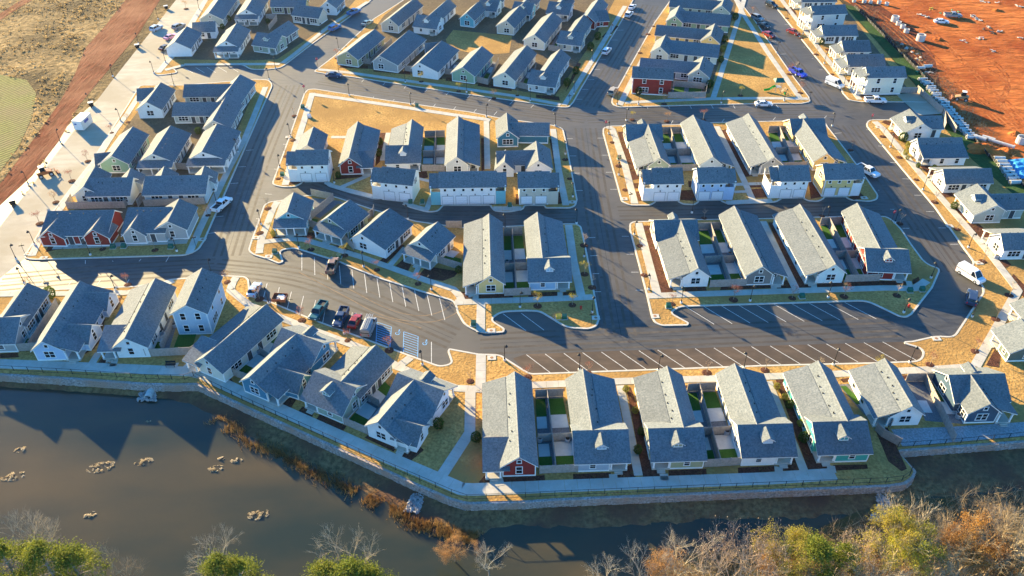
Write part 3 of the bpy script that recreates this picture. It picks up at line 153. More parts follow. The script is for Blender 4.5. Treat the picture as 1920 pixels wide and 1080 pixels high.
PATIO = [[(4.05,78.95),(5.77,79.04),(5.67,81.52),(4.01,81.43)],[(6.58,79.08),(9.44,79.23),(9.18,82.01),(6.43,81.87)],[(3.95,84.53),(5.54,84.62),(5.44,87.1),(3.91,87.01)],[(6.29,84.66),(8.92,84.8),(8.66,87.58),(6.14,87.44)],[(28.67,80.16),(30.3,80.28),(30.28,82.78),(28.69,82.67)],[(31.12,80.34),(34.12,80.56),(33.96,83.37),(31.06,83.15)],[(28.72,85.8),(30.24,85.91),(30.22,88.41),(28.74,88.3)],[(31.01,85.97),(33.8,86.18),(33.64,88.99),(30.95,88.78)],[(-1.46,121.77),(0.19,121.87),(0.08,125.13),(-1.51,125.04)],[(0.89,121.92),(3.25,122.07),(3.0,125.72),(0.74,125.58)],[(-1.56,129.12),(-0.05,129.21),(-0.16,132.47),(-1.6,132.39)],[(0.59,129.25),(2.74,129.37),(2.49,133.02),(0.44,132.91)],[(38.03,124.21),(41.02,124.42),(41.05,127.55),(38.2,127.34)],[(42.02,124.5),(44.68,124.69),(44.51,128.2),(42.0,128.01)],[(38.42,131.26),(41.09,131.46),(41.12,134.59),(38.6,134.4)],[(41.98,131.53),(44.35,131.71),(44.18,135.21),(41.95,135.04)],[(64.46,125.94),(66.05,126.03),(66.19,129.22),(64.67,129.13)],[(67.01,126.08),(70.84,126.29),(70.76,129.9),(67.12,129.68)],[(64.92,133.12),(66.36,133.22),(66.5,136.41),(65.13,136.31)],[(67.23,133.27),(70.68,133.5),(70.61,137.1),(67.33,136.87)],[(36.8,168.14),(39.02,168.22),(39.1,171.26),(36.98,171.17)],[(40.06,168.26),(43.73,168.39),(43.61,171.81),(40.11,171.67)],[(37.21,174.97),(39.21,175.05),(39.3,178.09),(37.39,178.0)],[(40.15,175.09),(43.48,175.24),(43.35,178.66),(40.2,178.51)],[(63.51,169.05),(65.9,169.23),(66.14,172.19),(63.81,172.02)],[(66.8,169.3),(69.5,169.5),(69.67,172.81),(67.05,172.62)],[(64.19,175.73),(66.45,175.88),(66.69,178.84),(64.49,178.7)],[(67.29,175.94),(69.83,176.11),(70.0,179.41),(67.54,179.26)],[(-21.2,167.73),(-18.86,167.76),(-19.02,170.5),(-21.33,170.45)],[(-18.09,167.77),(-16.01,167.79),(-16.21,170.9),(-18.27,170.85)],[(-21.5,173.84),(-19.21,173.92),(-19.37,176.65),(-21.63,176.56)],[(-18.45,173.94),(-16.42,174.0),(-16.62,177.11),(-18.63,177.03)],[(56.49,87.93),(58.05,88.11),(57.29,89.91),(55.86,89.75)],[(69.01,87.69),(71.2,87.5),(71.37,90.18),(69.13,90.29)],[(65.72,87.98),(67.16,87.86),(67.25,90.56),(65.78,90.63)],[(-46.44,99.51),(-43.63,98.0),(-42.49,100.62),(-45.23,102.22)],[(-44.75,103.31),(-42.04,101.67),(-41.13,103.76),(-43.78,105.48)],[(-25.04,87.92),(-22.7,86.43),(-21.75,88.77),(-23.88,90.37)],[(-23.42,91.35),(-21.38,89.71),(-20.62,91.59),(-22.49,93.32)],[(-63.05,104.84),(-61.22,104.64),(-61.45,107.39),(-63.11,107.62)],[(-86.56,105.61),(-83.9,105.62),(-84.33,108.74),(-87.11,108.9)],[(-87.11,108.9),(-84.33,108.74),(-84.64,111.0),(-87.5,111.26)],[(-13.78,130.71),(-11.79,129.8),(-10.61,131.81),(-12.49,132.56)],[(-92.52,148.82),(-89.94,148.82),(-90.35,150.13),(-92.83,150.13)],[(-89.68,149.04),(-86.98,149.04),(-87.14,150.35),(-89.85,150.35)],[(-76.64,150.35),(-74.05,150.35),(-74.29,151.45),(-76.9,151.45)],[(-41.57,235.82),(-39.8,235.15),(-38.7,239.3),(-40.32,239.92)],[(-27.61,229.04),(-25.5,228.4),(-24.6,232.07),(-26.47,232.67)],[(-7.23,221.38),(-5.5,220.15),(-4.78,223.91),(-6.33,225.18)],[(-17.38,224.3),(-15.15,223.41),(-14.93,225.54),(-17.01,226.64)],[(3.94,217.63),(5.75,216.43),(6.34,220.1),(4.68,221.33)],[(13.6,243.72),(15.34,242.72),(15.92,245.78),(14.36,246.87)]]
GRAVEL = [[(4.1,75.84),(9.73,76.14),(8.28,91.6),(3.83,91.36)],[(28.64,77.03),(34.3,77.43),(33.42,93.05),(28.78,92.68)],[(-1.41,117.69),(3.53,118.01),(2.12,138.3),(-1.67,138.1)],[(37.81,120.29),(44.87,120.79),(43.93,140.28),(38.9,139.88)],[(64.2,121.95),(70.92,122.29),(70.5,142.31),(65.48,141.9)],[(36.57,164.34),(43.88,164.59),(43.16,183.6),(37.71,183.32)],[(63.13,165.33),(69.31,165.84),(70.25,184.18),(65.02,183.89)],[(-21.04,164.34),(-15.78,164.34),(-16.92,181.6),(-21.86,181.31)],[(56.98,85.14),(61.38,85.69),(56.77,94.53),(54.03,94.28)],[(65.39,86.25),(71.09,85.58),(71.67,95.15),(65.57,95.03)],[(-47.64,96.79),(-43.53,94.78),(-39.11,105.09),(-42.82,107.65)],[(-26.2,85.47),(-22.56,83.49),(-19.13,92.68),(-21.56,95.28)],[(-63.0,102.05),(-59.67,101.78),(-60.79,110.88),(-63.18,111.32)],[(-86.01,102.33),(-81.78,102.6),(-83.18,114.69),(-88.2,115.47)],[(-39.58,150.79),(-31.35,146.89),(-29.49,146.04),(-38.35,151.23)],[(-44.18,146.04),(-41.32,144.37),(-37.88,151.23),(-44.65,152.57)],[(-45.02,227.97),(-41.84,226.79),(-37.48,243.4),(-39.76,244.28)],[(-31.09,222.14),(-27.1,220.99),(-23.57,235.7),(-26.08,236.54)],[(-9.99,214.33),(-6.77,212.53),(-3.96,227.58),(-6.06,229.57)],[(-19.29,219.86),(-15.39,219.11),(-14.57,227.58),(-17.53,229.57)],[(1.5,210.76),(4.76,209.0),(7.03,223.67),(4.72,225.61)],[(11.13,237.8),(14.34,236.54),(16.6,248.75),(14.48,250.57)],[(44.31,207.27),(52.43,207.27),(53.86,212.53),(45.43,212.53)]]
MULCH = [[(-3.59,74.0),(-1.87,74.09),(-2.05,75.45),(-4.09,75.45),(-4.84,74.29),(-4.74,73.61)],[(-1.4,74.0),(4.85,74.38),(4.81,75.55),(-1.41,75.16)],[(9.0,74.48),(14.59,74.87),(14.62,76.04),(8.99,75.75)],[(15.53,74.87),(18.22,75.06),(18.06,77.74),(15.6,76.34)],[(19.3,74.96),(22.09,75.26),(22.08,76.24),(20.67,86.25),(19.59,93.66),(18.89,93.66)],[(23.12,75.26),(28.75,75.55),(28.9,76.73),(23.22,76.44)],[(33.45,75.75),(39.17,76.24),(39.38,77.33),(33.63,76.93)],[(40.07,76.34),(42.79,76.44),(42.78,79.26),(40.47,78.14)],[(43.98,76.44),(46.97,76.63),(47.09,77.53),(46.93,85.14),(45.63,92.68),(45.3,96.41),(44.03,96.03)],[(47.75,76.34),(52.96,76.73),(53.08,77.53),(48.02,77.43)],[(56.75,84.48),(58.87,84.81),(58.76,76.73),(57.77,76.24),(56.49,78.14)],[(-53.14,98.6),(-50.67,97.31),(-49.2,99.12),(-51.7,100.18)],[(-50.79,98.34),(-47.5,96.29),(-46.13,94.53),(-49.26,96.16)],[(-44.02,93.91),(-38.83,90.64),(-38.36,91.6),(-43.15,95.03)],[(-37.88,90.29),(-35.53,89.0),(-34.29,93.91),(-35.79,94.28)],[(-34.43,87.84),(-31.75,86.82),(-31.62,88.3),(-33.71,89.35)],[(-31.05,86.25),(-26.32,84.15),(-25.98,85.14),(-30.65,87.73)],[(-22.78,82.74),(-18.0,79.99),(-17.53,80.82),(-22.23,83.49)],[(-17.09,79.06),(-15.23,78.14),(-13.41,80.3),(-14.78,81.88),(-16.58,80.3)],[(-14.7,90.29),(-11.89,89.7),(-9.58,91.48),(-10.76,93.54)],[(-6.32,116.73),(0.2,117.21),(0.1,118.49),(-6.47,118.17)],[(3.02,117.21),(8.67,117.69),(8.63,118.98),(3.24,118.66)],[(9.68,117.69),(12.1,117.69),(12.01,119.47),(9.74,118.82)],[(-10.03,116.73),(-7.24,117.05),(-7.39,118.49),(-9.54,118.98)],[(32.89,118.98),(37.11,119.31),(37.09,120.79),(33.01,120.29)],[(39.69,119.47),(49.72,120.13),(49.96,121.45),(40.16,120.79)],[(50.6,119.96),(53.5,120.13),(53.26,122.63),(51.03,121.62)],[(54.83,120.13),(57.43,120.29),(57.61,121.62),(56.39,142.72),(54.68,142.72)],[(58.4,120.13),(63.61,120.46),(63.95,122.12),(58.8,121.79)],[(64.49,120.62),(75.84,121.12),(76.15,122.46),(64.98,122.12)],[(77.13,121.29),(78.87,121.79),(79.2,123.65),(77.56,122.63)],[(27.87,141.49),(29.68,141.49),(30.65,118.98),(28.37,118.66)],[(26.85,184.18),(28.21,184.18),(29.38,160.92),(27.81,160.2)],[(27.64,158.78),(29.14,159.01),(29.09,156.67),(27.76,156.67)],[(27.96,155.29),(29.43,155.52),(29.12,151.23),(28.05,151.23)],[(53.07,185.06),(55.64,185.64),(56.64,162.38),(53.99,161.65)],[(53.58,158.78),(57.3,159.01),(57.57,157.13),(53.63,156.9)],[(53.71,156.21),(57.7,156.67),(57.45,152.79),(54.3,152.57)],[(40.57,159.96),(42.29,159.96),(41.9,157.13),(40.2,157.13)],[(38.27,155.75),(41.33,155.98),(40.84,151.23),(37.36,151.68)],[(68.22,159.49),(69.2,159.49),(69.32,153.02),(66.55,152.12)],[(75.09,152.79),(78.41,154.83),(79.06,152.57),(75.91,151.68)],[(-34.5,183.6),(-31.93,183.6),(-31.27,169.91),(-32.27,166.84)],[(-22.54,164.34),(-20.04,164.34),(-19.42,161.4),(-21.93,160.44)],[(-40.9,160.44),(-34.67,161.65),(-34.85,162.86),(-40.74,162.38)],[(-7.76,180.75),(-6.96,180.75),(-6.53,164.84),(-7.14,164.34)],[(-5.34,162.38),(-4.35,162.38),(-4.11,149.69),(-4.94,149.69)],[(9.35,180.18),(10.15,180.18),(10.91,167.35),(10.08,165.84)],[(10.1,154.83),(11.18,154.83),(11.32,150.35),(10.12,149.91)],[(0.84,154.15),(1.68,154.15),(1.65,149.91),(0.82,149.91)],[(-51.22,158.07),(-47.51,159.01),(-48.74,161.4),(-51.97,164.34)],[(-49.72,136.16),(-45.69,136.93),(-46.33,138.89),(-50.0,138.3)],[(-45.69,136.93),(-38.96,136.54),(-40.78,139.09),(-45.84,138.69)],[(-37.6,133.87),(-34.85,134.44),(-33.51,132.93),(-27.81,129.44),(-28.62,129.08),(-34.75,132.56)],[(-27.15,127.65),(-25.24,127.65),(-21.88,134.06),(-23.06,134.82)],[(-23.67,126.06),(-20.51,125.02),(-19.95,127.83),(-21.82,129.44)],[(-18.4,123.65),(-13.42,122.29),(-11.23,123.65),(-10.48,125.37),(-16.92,127.12)],[(-88.2,100.58),(-85.02,100.84),(-85.79,102.05),(-88.8,101.78)],[(-77.06,99.91),(-75.92,101.51),(-76.56,103.01),(-77.76,102.33)],[(-74.84,100.71),(-72.97,102.87),(-74.7,110.88),(-74.52,112.38),(-72.75,105.09)],[(-70.96,98.86),(-68.18,98.73),(-68.66,100.18),(-70.57,101.51)],[(-75.25,115.47),(-73.6,117.69),(-73.15,113.91),(-74.15,112.68)],[(-55.15,98.34),(-52.51,97.43),(-52.56,99.38),(-54.33,100.98)],[(-94.69,131.81),(-92.97,132.56),(-82.12,134.82),(-82.34,135.39),(-94.95,134.06)],[(-80.84,135.2),(-68.01,136.35),(-68.2,136.93),(-81.13,135.96)],[(-83.23,149.04),(-81.83,149.04),(-82.9,155.29),(-83.62,155.29)],[(-70.55,162.38),(-69.55,162.38),(-69.94,172.54),(-71.24,172.54)],[(-98.88,137.32),(-97.55,138.3),(-97.36,134.06),(-98.19,134.44)],[(-50.76,224.44),(-42.19,223.67),(-42.52,226.0),(-50.79,228.37)],[(-40.37,221.75),(-29.28,219.49),(-29.85,222.14),(-40.37,224.06)],[(-28.43,218.74),(-19.8,216.15),(-20.78,219.11),(-28.53,221.37)],[(-18.99,215.42),(-10.53,212.53),(-10.94,215.42),(-18.68,217.62)],[(-9.75,211.82),(0.0,208.31),(-0.3,210.76),(-9.39,214.33)],[(6.57,204.2),(13.05,202.2),(12.89,204.88),(6.62,206.24)],[(33.21,259.03),(34.85,258.07),(29.44,246.5),(28.46,248.75)],[(14.77,207.27),(17.52,216.15),(20.58,227.58),(19.37,228.37)],[(93.23,275.74),(93.58,268.97),(96.1,268.97),(96.79,277.35)],[(95.47,265.42),(95.65,256.16),(98.77,256.16),(98.32,265.42)],[(94.83,253.34),(96.55,248.75),(100.73,252.41),(98.62,255.69)],[(96.14,239.08),(96.76,233.22),(99.99,233.22),(98.93,239.08)],[(95.93,229.57),(95.96,221.75),(98.51,222.9),(98.55,230.78)],[(95.13,215.42),(96.17,210.4),(99.05,211.82),(98.05,216.89)],[(95.1,209.0),(96.25,202.86),(99.58,204.88),(98.26,210.4)],[(95.78,189.52),(97.38,187.12),(98.96,189.52),(97.33,190.73)],[(95.39,183.6),(96.48,179.34),(98.97,181.31),(98.13,184.77)],[(96.63,167.35),(97.3,161.89),(99.77,163.35),(98.69,168.37)],[(96.15,158.78),(96.45,152.57),(99.22,153.47),(98.6,159.96)],[(96.31,149.48),(96.79,143.13),(98.94,144.37),(98.58,150.35)],[(96.42,142.31),(97.1,136.35),(100.12,137.13),(99.3,143.13)],[(96.48,134.06),(96.87,126.24),(99.16,127.47),(98.63,134.44)],[(96.25,122.8),(96.47,117.05),(98.7,119.47),(98.13,124.5)],[(94.4,113.91),(94.62,112.38),(87.64,105.09),(85.75,105.09)],[(86.69,105.09),(82.72,98.34),(80.79,98.86),(84.9,103.7)],[(-5.72,93.05),(-3.97,93.66),(-4.82,92.56),(-5.87,92.44)],[(3.69,93.05),(8.64,93.42),(8.61,92.81),(3.77,92.56)],[(28.66,94.03),(33.71,94.53),(33.59,93.91),(28.75,93.54)],[(54.88,95.53),(57.1,96.03),(56.76,95.03),(55.08,94.78)],[(65.48,96.41),(71.57,97.05),(71.24,96.03),(65.32,95.53)]]
FENCES = [[(4.1,75.84),(9.73,76.14)],[(3.83,91.36),(8.28,91.6)],[(6.46,75.97),(5.7,91.46)],[(4.0,81.99),(9.15,82.27)],[(28.64,77.03),(34.3,77.43)],[(28.78,92.68),(33.42,93.05)],[(30.9,77.19),(30.63,92.83)],[(28.7,83.24),(33.95,83.62)],[(-1.41,117.69),(3.53,118.01)],[(-1.67,138.1),(2.12,138.3)],[(0.81,117.83),(0.03,138.19)],[(-1.51,125.77),(2.97,126.04)],[(37.81,120.29),(44.87,120.79)],[(38.9,139.88),(43.93,140.28)],[(41.69,120.56),(41.67,140.1)],[(38.24,128.07),(44.5,128.53)],[(64.2,121.95),(70.92,122.29)],[(65.48,141.9),(70.5,142.31)],[(66.55,122.07),(67.24,142.04)],[(64.71,129.87),(70.75,130.23)],[(36.57,164.34),(43.88,164.59)],[(37.71,183.32),(43.16,183.6)],[(39.64,164.44),(40.0,183.44)],[(37.03,171.96),(43.59,172.22)],[(63.13,165.33),(69.31,165.84)],[(65.02,183.89),(70.25,184.18)],[(66.21,165.58),(67.63,184.04)],[(63.89,172.8),(69.69,173.22)],[(-21.04,164.34),(-15.78,164.34)],[(-21.86,181.31),(-16.92,181.6)],[(-18.15,164.34),(-19.14,181.47)],[(-21.37,171.19),(-16.24,171.3)],[(65.57,95.03),(71.67,95.15)],[(68.6,95.03),(67.81,81.88)],[(56.67,84.26),(57.19,82.95),(59.19,81.03)],[(60.37,87.96),(59.2,84.81)],[(-47.43,96.67),(-43.14,94.65)],[(-43.14,94.65),(-38.64,105.09)],[(-43.44,101.65),(-41.37,99.91)],[(-26.37,85.47),(-22.38,83.38)],[(-22.44,83.82),(-18.8,92.08)],[(-23.4,90.64),(-21.3,89.11)],[(-63.08,100.98),(-55.23,101.51)],[(-55.23,101.51),(-54.13,103.97)],[(-60.78,102.33),(-61.07,109.1)],[(-86.29,102.33),(-81.47,102.73)],[(-83.83,103.01),(-84.37,114.69)],[(-43.23,141.29),(-40.48,139.88)],[(-44.83,153.47),(-39.61,151.68)],[(-35.52,137.13),(-29.99,145.41)],[(-44.47,140.69),(-39.61,151.68)],[(-35.52,137.13),(-32.15,132.56)],[(-13.88,140.69),(-10.61,140.69)],[(-15.44,128.54),(-9.87,125.71)],[(-29.9,144.78),(-29.95,146.89)],[(-97.06,147.96),(-84.63,148.39)],[(-97.06,147.96),(-97.52,151.45)],[(-81.98,148.82),(-81.76,152.12)],[(-80.65,149.04),(-67.67,149.91)],[(-67.67,149.91),(-67.63,152.57)],[(-84.83,148.61),(-84.3,152.57)],[(-88.96,166.84),(-87.76,166.34)],[(-79.85,165.33),(-75.04,164.84)],[(-76.08,165.33),(-77.25,174.4)],[(-90.86,166.84),(-88.21,168.63)],[(-45.02,227.97),(-41.84,226.79)],[(-41.84,226.79),(-37.48,243.4)],[(-31.09,222.14),(-27.1,220.99)],[(-27.1,220.99),(-23.57,235.7)],[(-9.99,214.33),(-6.77,212.53)],[(-6.77,212.53),(-3.96,227.58)],[(-19.29,219.86),(-15.39,219.11)],[(-15.39,219.11),(-14.57,227.58)],[(1.5,210.76),(4.76,209.0)],[(4.76,209.0),(7.03,223.67)],[(11.13,237.8),(14.34,236.54)],[(14.34,236.54),(16.6,248.75)],[(42.61,203.87),(52.88,204.2)],[(52.88,204.2),(55.06,212.53)],[(45.27,211.46),(53.63,209.7)],[(106.34,207.27),(111.82,206.93)],[(112.36,208.31),(113.36,194.13)],[(110.47,185.64),(114.18,195.08)],[(113.63,194.76),(112.31,183.6)],[(-81.69,264.42),(-78.26,264.92)],[(-78.39,254.28),(-77.8,262.94)]]
LAMPS = [(-114.82,218.37),(-117.75,264.42),(-116.46,242.96),(-113.49,199.56),(-106.89,273.63),(-101.68,190.12),(-95.0,211.82),(-112.22,178.5),(-103.02,228.37),(-103.79,220.62),(-69.23,223.67),(-69.31,216.15),(-53.34,238.65),(-50.05,220.24),(-44.77,205.56),(-27.33,199.89),(-30.28,214.33),(-12.57,207.62),(-6.72,192.58),(-55.72,181.6),(-61.07,251.03),(4.93,202.2),(17.09,206.58),(23.9,229.57),(31.47,250.11),(28.34,199.89),(34.09,199.89),(56.58,200.87),(11.12,187.42),(24.44,183.03),(29.72,190.43),(80.63,235.7),(81.87,219.11),(92.62,227.58),(92.97,251.03),(93.58,212.53),(73.97,202.2),(-110.6,158.31),(-97.97,134.44),(-85.11,130.89),(-68.08,132.19),(-65.45,150.79),(-66.73,173.6),(-54.87,166.09),(-40.77,159.01),(-53.34,141.9),(-43.53,133.49),(-22.34,143.95),(-1.46,140.28),(12.95,172.54),(13.6,153.02),(24.87,162.62),(13.76,142.31),(39.05,146.47),(25.53,138.1),(93.13,176.03),(93.06,155.98),(93.28,133.49),(67.4,143.33),(81.6,142.51),(82.38,187.42),(31.62,115.62),(44.63,116.25),(59.54,117.21),(26.07,119.63),(81.45,123.3),(72.14,112.84),(84.18,111.62),(54.81,98.99),(68.03,99.52),(1.49,114.38),(14.74,112.84),(14.51,130.35),(-29.38,126.94),(-15.38,119.63),(-45.45,115.47),(-29.89,106.93),(-15.3,98.99),(-1.28,100.04),(11.39,97.69),(24.74,97.56),(39.34,98.21),(-94.03,121.62),(-75.61,119.47),(-58.82,124.67),(-99.38,129.44)]
SIGNS = [(-57.1,206.24,'stop'),(-64.36,133.12,'post'),(-97.78,130.35,'street'),(23.79,184.77,'stop'),(92.55,188.61,'stop'),(25.98,149.69,'street'),(80.45,201.53,'street'),(15.37,199.56,'post'),(14.26,109.1,'post'),(81.15,143.13,'stop'),(-57.18,225.22,'stop')]
TREES = [(-101.43,159.96,'r'),(-101.56,169.14,'r'),(-100.63,142.31,'r'),(-101.01,150.79,'o'),(-83.45,132.93,'b'),(-72.66,132.56,'b'),(-65.74,145.41,'o'),(-99.65,189.52,'o'),(-101.48,183.6,'r'),(-111.79,274.68,'o'),(-54.62,179.62,'b'),(-54.68,171.48,'b'),(-54.07,160.92,'b'),(-57.26,193.2,'b'),(-53.37,148.18,'b'),(-52.78,138.69,'b'),(-40.98,132.74,'r'),(-33.69,130.71,'y'),(-26.59,125.89,'r'),(-18.09,121.45,'r'),(-50.14,138.89,'y'),(14.78,134.25,'b'),(14.2,124.5,'y'),(4.76,114.69,'y'),(11.23,115.0,'y'),(24.94,178.5,'b'),(25.31,166.84,'b'),(25.62,155.98,'b'),(26.25,134.06,'b'),(25.84,124.16,'b'),(29.87,115.31,'r'),(41.6,116.57,'r'),(52.76,117.05,'r'),(62.66,117.53,'r'),(72.76,117.85,'b'),(12.81,169.91,'b'),(13.33,160.92,'y'),(93.31,181.6,'b'),(93.43,170.96,'b'),(93.38,160.44,'b'),(93.57,150.79,'b'),(93.86,140.08,'b'),(94.02,128.72,'b'),(94.05,117.85,'b'),(88.22,110.88,'b'),(80.54,102.33,'r'),(71.29,98.99,'r'),(62.13,98.34,'y'),(52.15,98.34,'b'),(32.86,97.05,'b'),(42.83,97.69,'b'),(12.87,97.05,'r'),(2.68,96.03,'r'),(-6.94,95.03,'b'),(-73.89,121.12,'r'),(-91.35,118.98,'r'),(-54.93,121.95,'o'),(-47.45,116.73,'o'),(-38.26,110.58,'r'),(-29.02,105.09,'r'),(-21.37,102.6,'r'),(-52.62,231.59,'r'),(-25.77,214.69,'y'),(-14.82,208.31,'y'),(-4.96,203.87,'o'),(1.47,205.56,'b'),(41.04,200.22,'o'),(62.83,205.56,'y'),(79.75,207.27,'r'),(82.98,223.67,'b'),(80.23,219.86,'r'),(81.11,269.48,'r'),(31.32,191.04,'y'),(40.23,190.12,'o'),(49.78,190.73,'r'),(82.96,174.67,'r'),(82.66,142.31,'b'),(41.32,144.37,'b'),(66.94,145.2,'b'),(15.33,120.29,'b'),(92.57,219.86,'b'),(92.29,234.46,'b'),(91.56,247.84,'b'),(91.73,265.42,'b'),(43.5,251.03,'b'),(39.02,235.7,'b'),(35.48,219.86,'b'),(46.18,258.07,'b')]
SHRUBS = [(19.03,79.78,1.0,'g'),(20.07,83.49,0.9,'g'),(19.61,87.96,0.8,'y'),(44.8,82.09,1.2,'g'),(44.48,89.11,1.0,'g'),(45.25,85.14,0.9,'y'),(-11.46,84.81,1.3,'g'),(-5.51,82.09,1.2,'g'),(-86.72,117.05,1.6,'g'),(97.17,179.06,1.6,'g'),(97.14,175.21,1.3,'y'),(95.35,172.27,1.0,'y'),(99.14,164.84,0.9,'g'),(96.57,148.18,1.1,'g'),(-10.47,125.02,1.0,'g'),(40.91,208.31,1.6,'g'),(34.88,206.24,1.4,'g'),(55.32,210.76,1.5,'g'),(26.91,246.5,1.6,'g'),(24.06,237.8,1.6,'g'),(18.51,219.86,1.5,'g'),(15.46,211.82,1.5,'g'),(-79.25,183.03,1.2,'g'),(-32.15,171.74,1.2,'g'),(-32.62,177.4,1.2,'g'),(-40.2,161.4,1.0,'g'),(74.13,263.93,1.5,'g'),(66.49,244.28,1.4,'g'),(64.22,236.54,1.4,'y'),(62.06,228.37,1.3,'g'),(96.36,242.53,1.2,'g'),(-18.35,229.97,1.3,'g'),(-93.71,262.94,1.2,'g'),(-93.78,255.69,1.1,'g'),(-80.22,260.49,1.1,'g'),(18.69,92.68,0.8,'y'),(43.59,93.29,0.8,'y'),(44.27,90.88,0.8,'y'),(-49.48,137.51,1.0,'y'),(94.83,169.91,0.7,'y'),(95.87,166.09,0.8,'g'),(-70.04,175.21,0.9,'g')]
CARS = [('pickup',-63.66,149.04,72,'white','white pickup truck parked by the left block'),('suv',-115.07,255.22,70,'paleblue','pale blue car alone on the dusty left road'),('suv',-108.28,256.64,65,'grey','grey car parked by the upper left block'),('sedan',-106.49,239.08,60,'black','black car parked at the corner of the upper left block'),('sedan',-107.94,247.84,60,'pink','pink car parked by the white house on the left road'),('sedan',-51.27,218.37,-8,'navy','dark blue sedan parked at the top street corner'),('pickup',-53.43,269.99,60,'blue','blue pickup parked in the upper left lane'),('suv',-57.44,255.69,60,'blue','dark blue jeep parked in the upper left lane'),('sedan',-47.5,260.0,60,'greygreen','grey green car parked at the right of the upper left lane'),('sedan',41.23,275.21,66,'white','white car at the top of the upper cross street'),('suv',39.3,267.95,66,'white','white car second from the top of the upper cross street'),('suv',28.81,236.12,66,'white','white car parked alone midway down the upper cross street'),('suv',27.91,207.27,66,'tan','tan car at the lower end of the upper cross street'),('sedan',67.66,199.56,0,'white','white sedan parked below the park lawn'),('suv',81.69,264.42,-60,'grey','grey car parked beside the top of the park'),('sedan',82.14,257.59,-60,'black','black car parked beside the top of the park'),('suv',89.6,277.35,-60,'black','dark car on the far right street at the top edge'),('sedan',90.15,251.95,-58,'red','red car on the far right street'),('pickup',82.54,219.86,-60,'royal','blue truck parked by the playground'),('van',90.76,212.18,-55,'white','white van on the far right street'),('pickup',98.39,201.53,-2,'white','white pickup truck on the far right stub road'),('sedan',81.71,249.66,-60,'red','red car beside the middle of the park'),('pickup',83.15,163.6,-58,'white','white pickup truck beside the right upper block'),('van',89.18,123.65,-62,'white','white van by the bend of the right street'),('suv',86.21,116.57,62,'navy','dark navy car at the bend of the right street'),('sedan',-48.96,119.14,84,'paleblue','pale blue car at the left end of the crescent lot'),('pickup',-35.55,112.68,-105,'dkteal','teal pickup in the crescent lot with its tailgate down'),('pickup',-31.12,110.88,-98,'navy','dark blue pickup in the crescent lot'),('sedan',-28.46,109.98,78,'red','small red car in the crescent lot'),('van',-25.69,108.22,82,'grey','grey work van with ladders in the crescent lot'),('pickup',-35.44,126.59,88,'brown','brown and white pickup in the upper stalls of the crescent lot'),('sedan',141.54,261.46,-8,'white','white car on the red dirt site'),('pickup',147.6,266.93,-5,'grey','grey pickup on the red dirt site')]
BOXES = [(54.61,117.21,'g'),(29.03,114.38,'g'),(78.08,119.31,'g'),(75.62,118.98,'g'),(-81.42,133.3,'g'),(-79.31,133.49,'g'),(-69.65,133.3,'g'),(-34.75,129.98,'g'),(-48.01,131.63,'g'),(-55.98,197.95,'g'),(-25.48,198.59,'g'),(8.48,111.17,'y'),(9.55,111.17,'g'),(-6.95,109.39,'g'),(-0.47,149.04,'g'),(-19.81,150.35,'g'),(-22.4,150.35,'g'),(-53.41,162.38,'g'),(25.79,170.17,'g'),(-53.14,192.27,'w')]
DRAINS = [(-94.09,129.8),(-97.89,131.26),(-64.14,136.35),(26.19,111.78),(24.96,152.12),(-3.73,107.79),(-3.49,100.71),(93.03,128.18),(75.15,105.65),(-49.0,130.35),(-53.23,136.93),(94.12,186.82),(78.59,152.57),(13.35,150.79),(15.31,111.32),(92.8,141.29),(-54.91,198.27),(-56.19,181.31)]
HYDRANTS = [(12.75,113.91),(73.63,114.38)]
AIRCON = [(3.43,123.65),(-0.96,128.0),(8.54,81.99),(4.27,82.09),(33.34,83.49),(43.81,130.71),(97.2,129.8),(42.83,173.07),(-43.97,109.69),(-44.01,102.05),(-22.97,90.64),(-60.79,108.81),(-42.81,147.32),(70.19,132.0),(-86.02,109.1),(70.75,86.93),(-62.49,106.79),(-12.43,133.3)]
PIPES = [(117.05,215.68,0),(117.04,213.7,0),(117.28,212.37,0),(117.27,210.44,0),(116.68,209.14,0),(116.92,207.86,0),(116.91,205.98,0),(116.33,204.73,0),(116.32,202.9,0),(116.56,201.67,0),(116.8,200.45,0),(115.99,198.67,0),(116.22,197.48,0),(116.22,195.74,0),(115.66,194.57,0),(115.9,193.42,0),(115.89,191.73,0),(116.12,190.6,0),(115.35,188.94,0),(115.58,187.84,0),(115.8,186.74,0),(115.04,185.13,0),(115.27,184.05,0),(115.27,182.48,0),(115.5,181.43,0),(114.97,180.38,0),(116.87,169.91,1),(116.63,168.26,1),(116.39,166.63,1),(116.15,165.01,1),(115.91,163.42,1),(115.68,161.85,1),(115.45,160.31,1),(115.23,158.78,1),(116.96,180.18,2),(118.97,179.9,2),(120.97,177.4,3),(119.71,223.67,0),(122.05,224.83,1)]
WALLTOP = [(-94.74,97.43),(-86.23,96.67),(-73.49,95.65),(-60.72,94.4),(-56.25,94.28),(-52.3,94.4),(-51.01,93.66),(-43.49,89.58),(-26.91,80.82),(-19.04,76.63),(-13.62,73.71),(-8.65,71.26),(-6.47,70.53),(1.91,70.85),(6.12,71.17),(37.11,72.76),(54.84,73.66),(57.48,74.05),(59.01,75.16),(59.87,76.34),(59.5,77.43),(58.59,80.09),(59.28,80.2),(78.89,82.04),(98.56,83.28)]
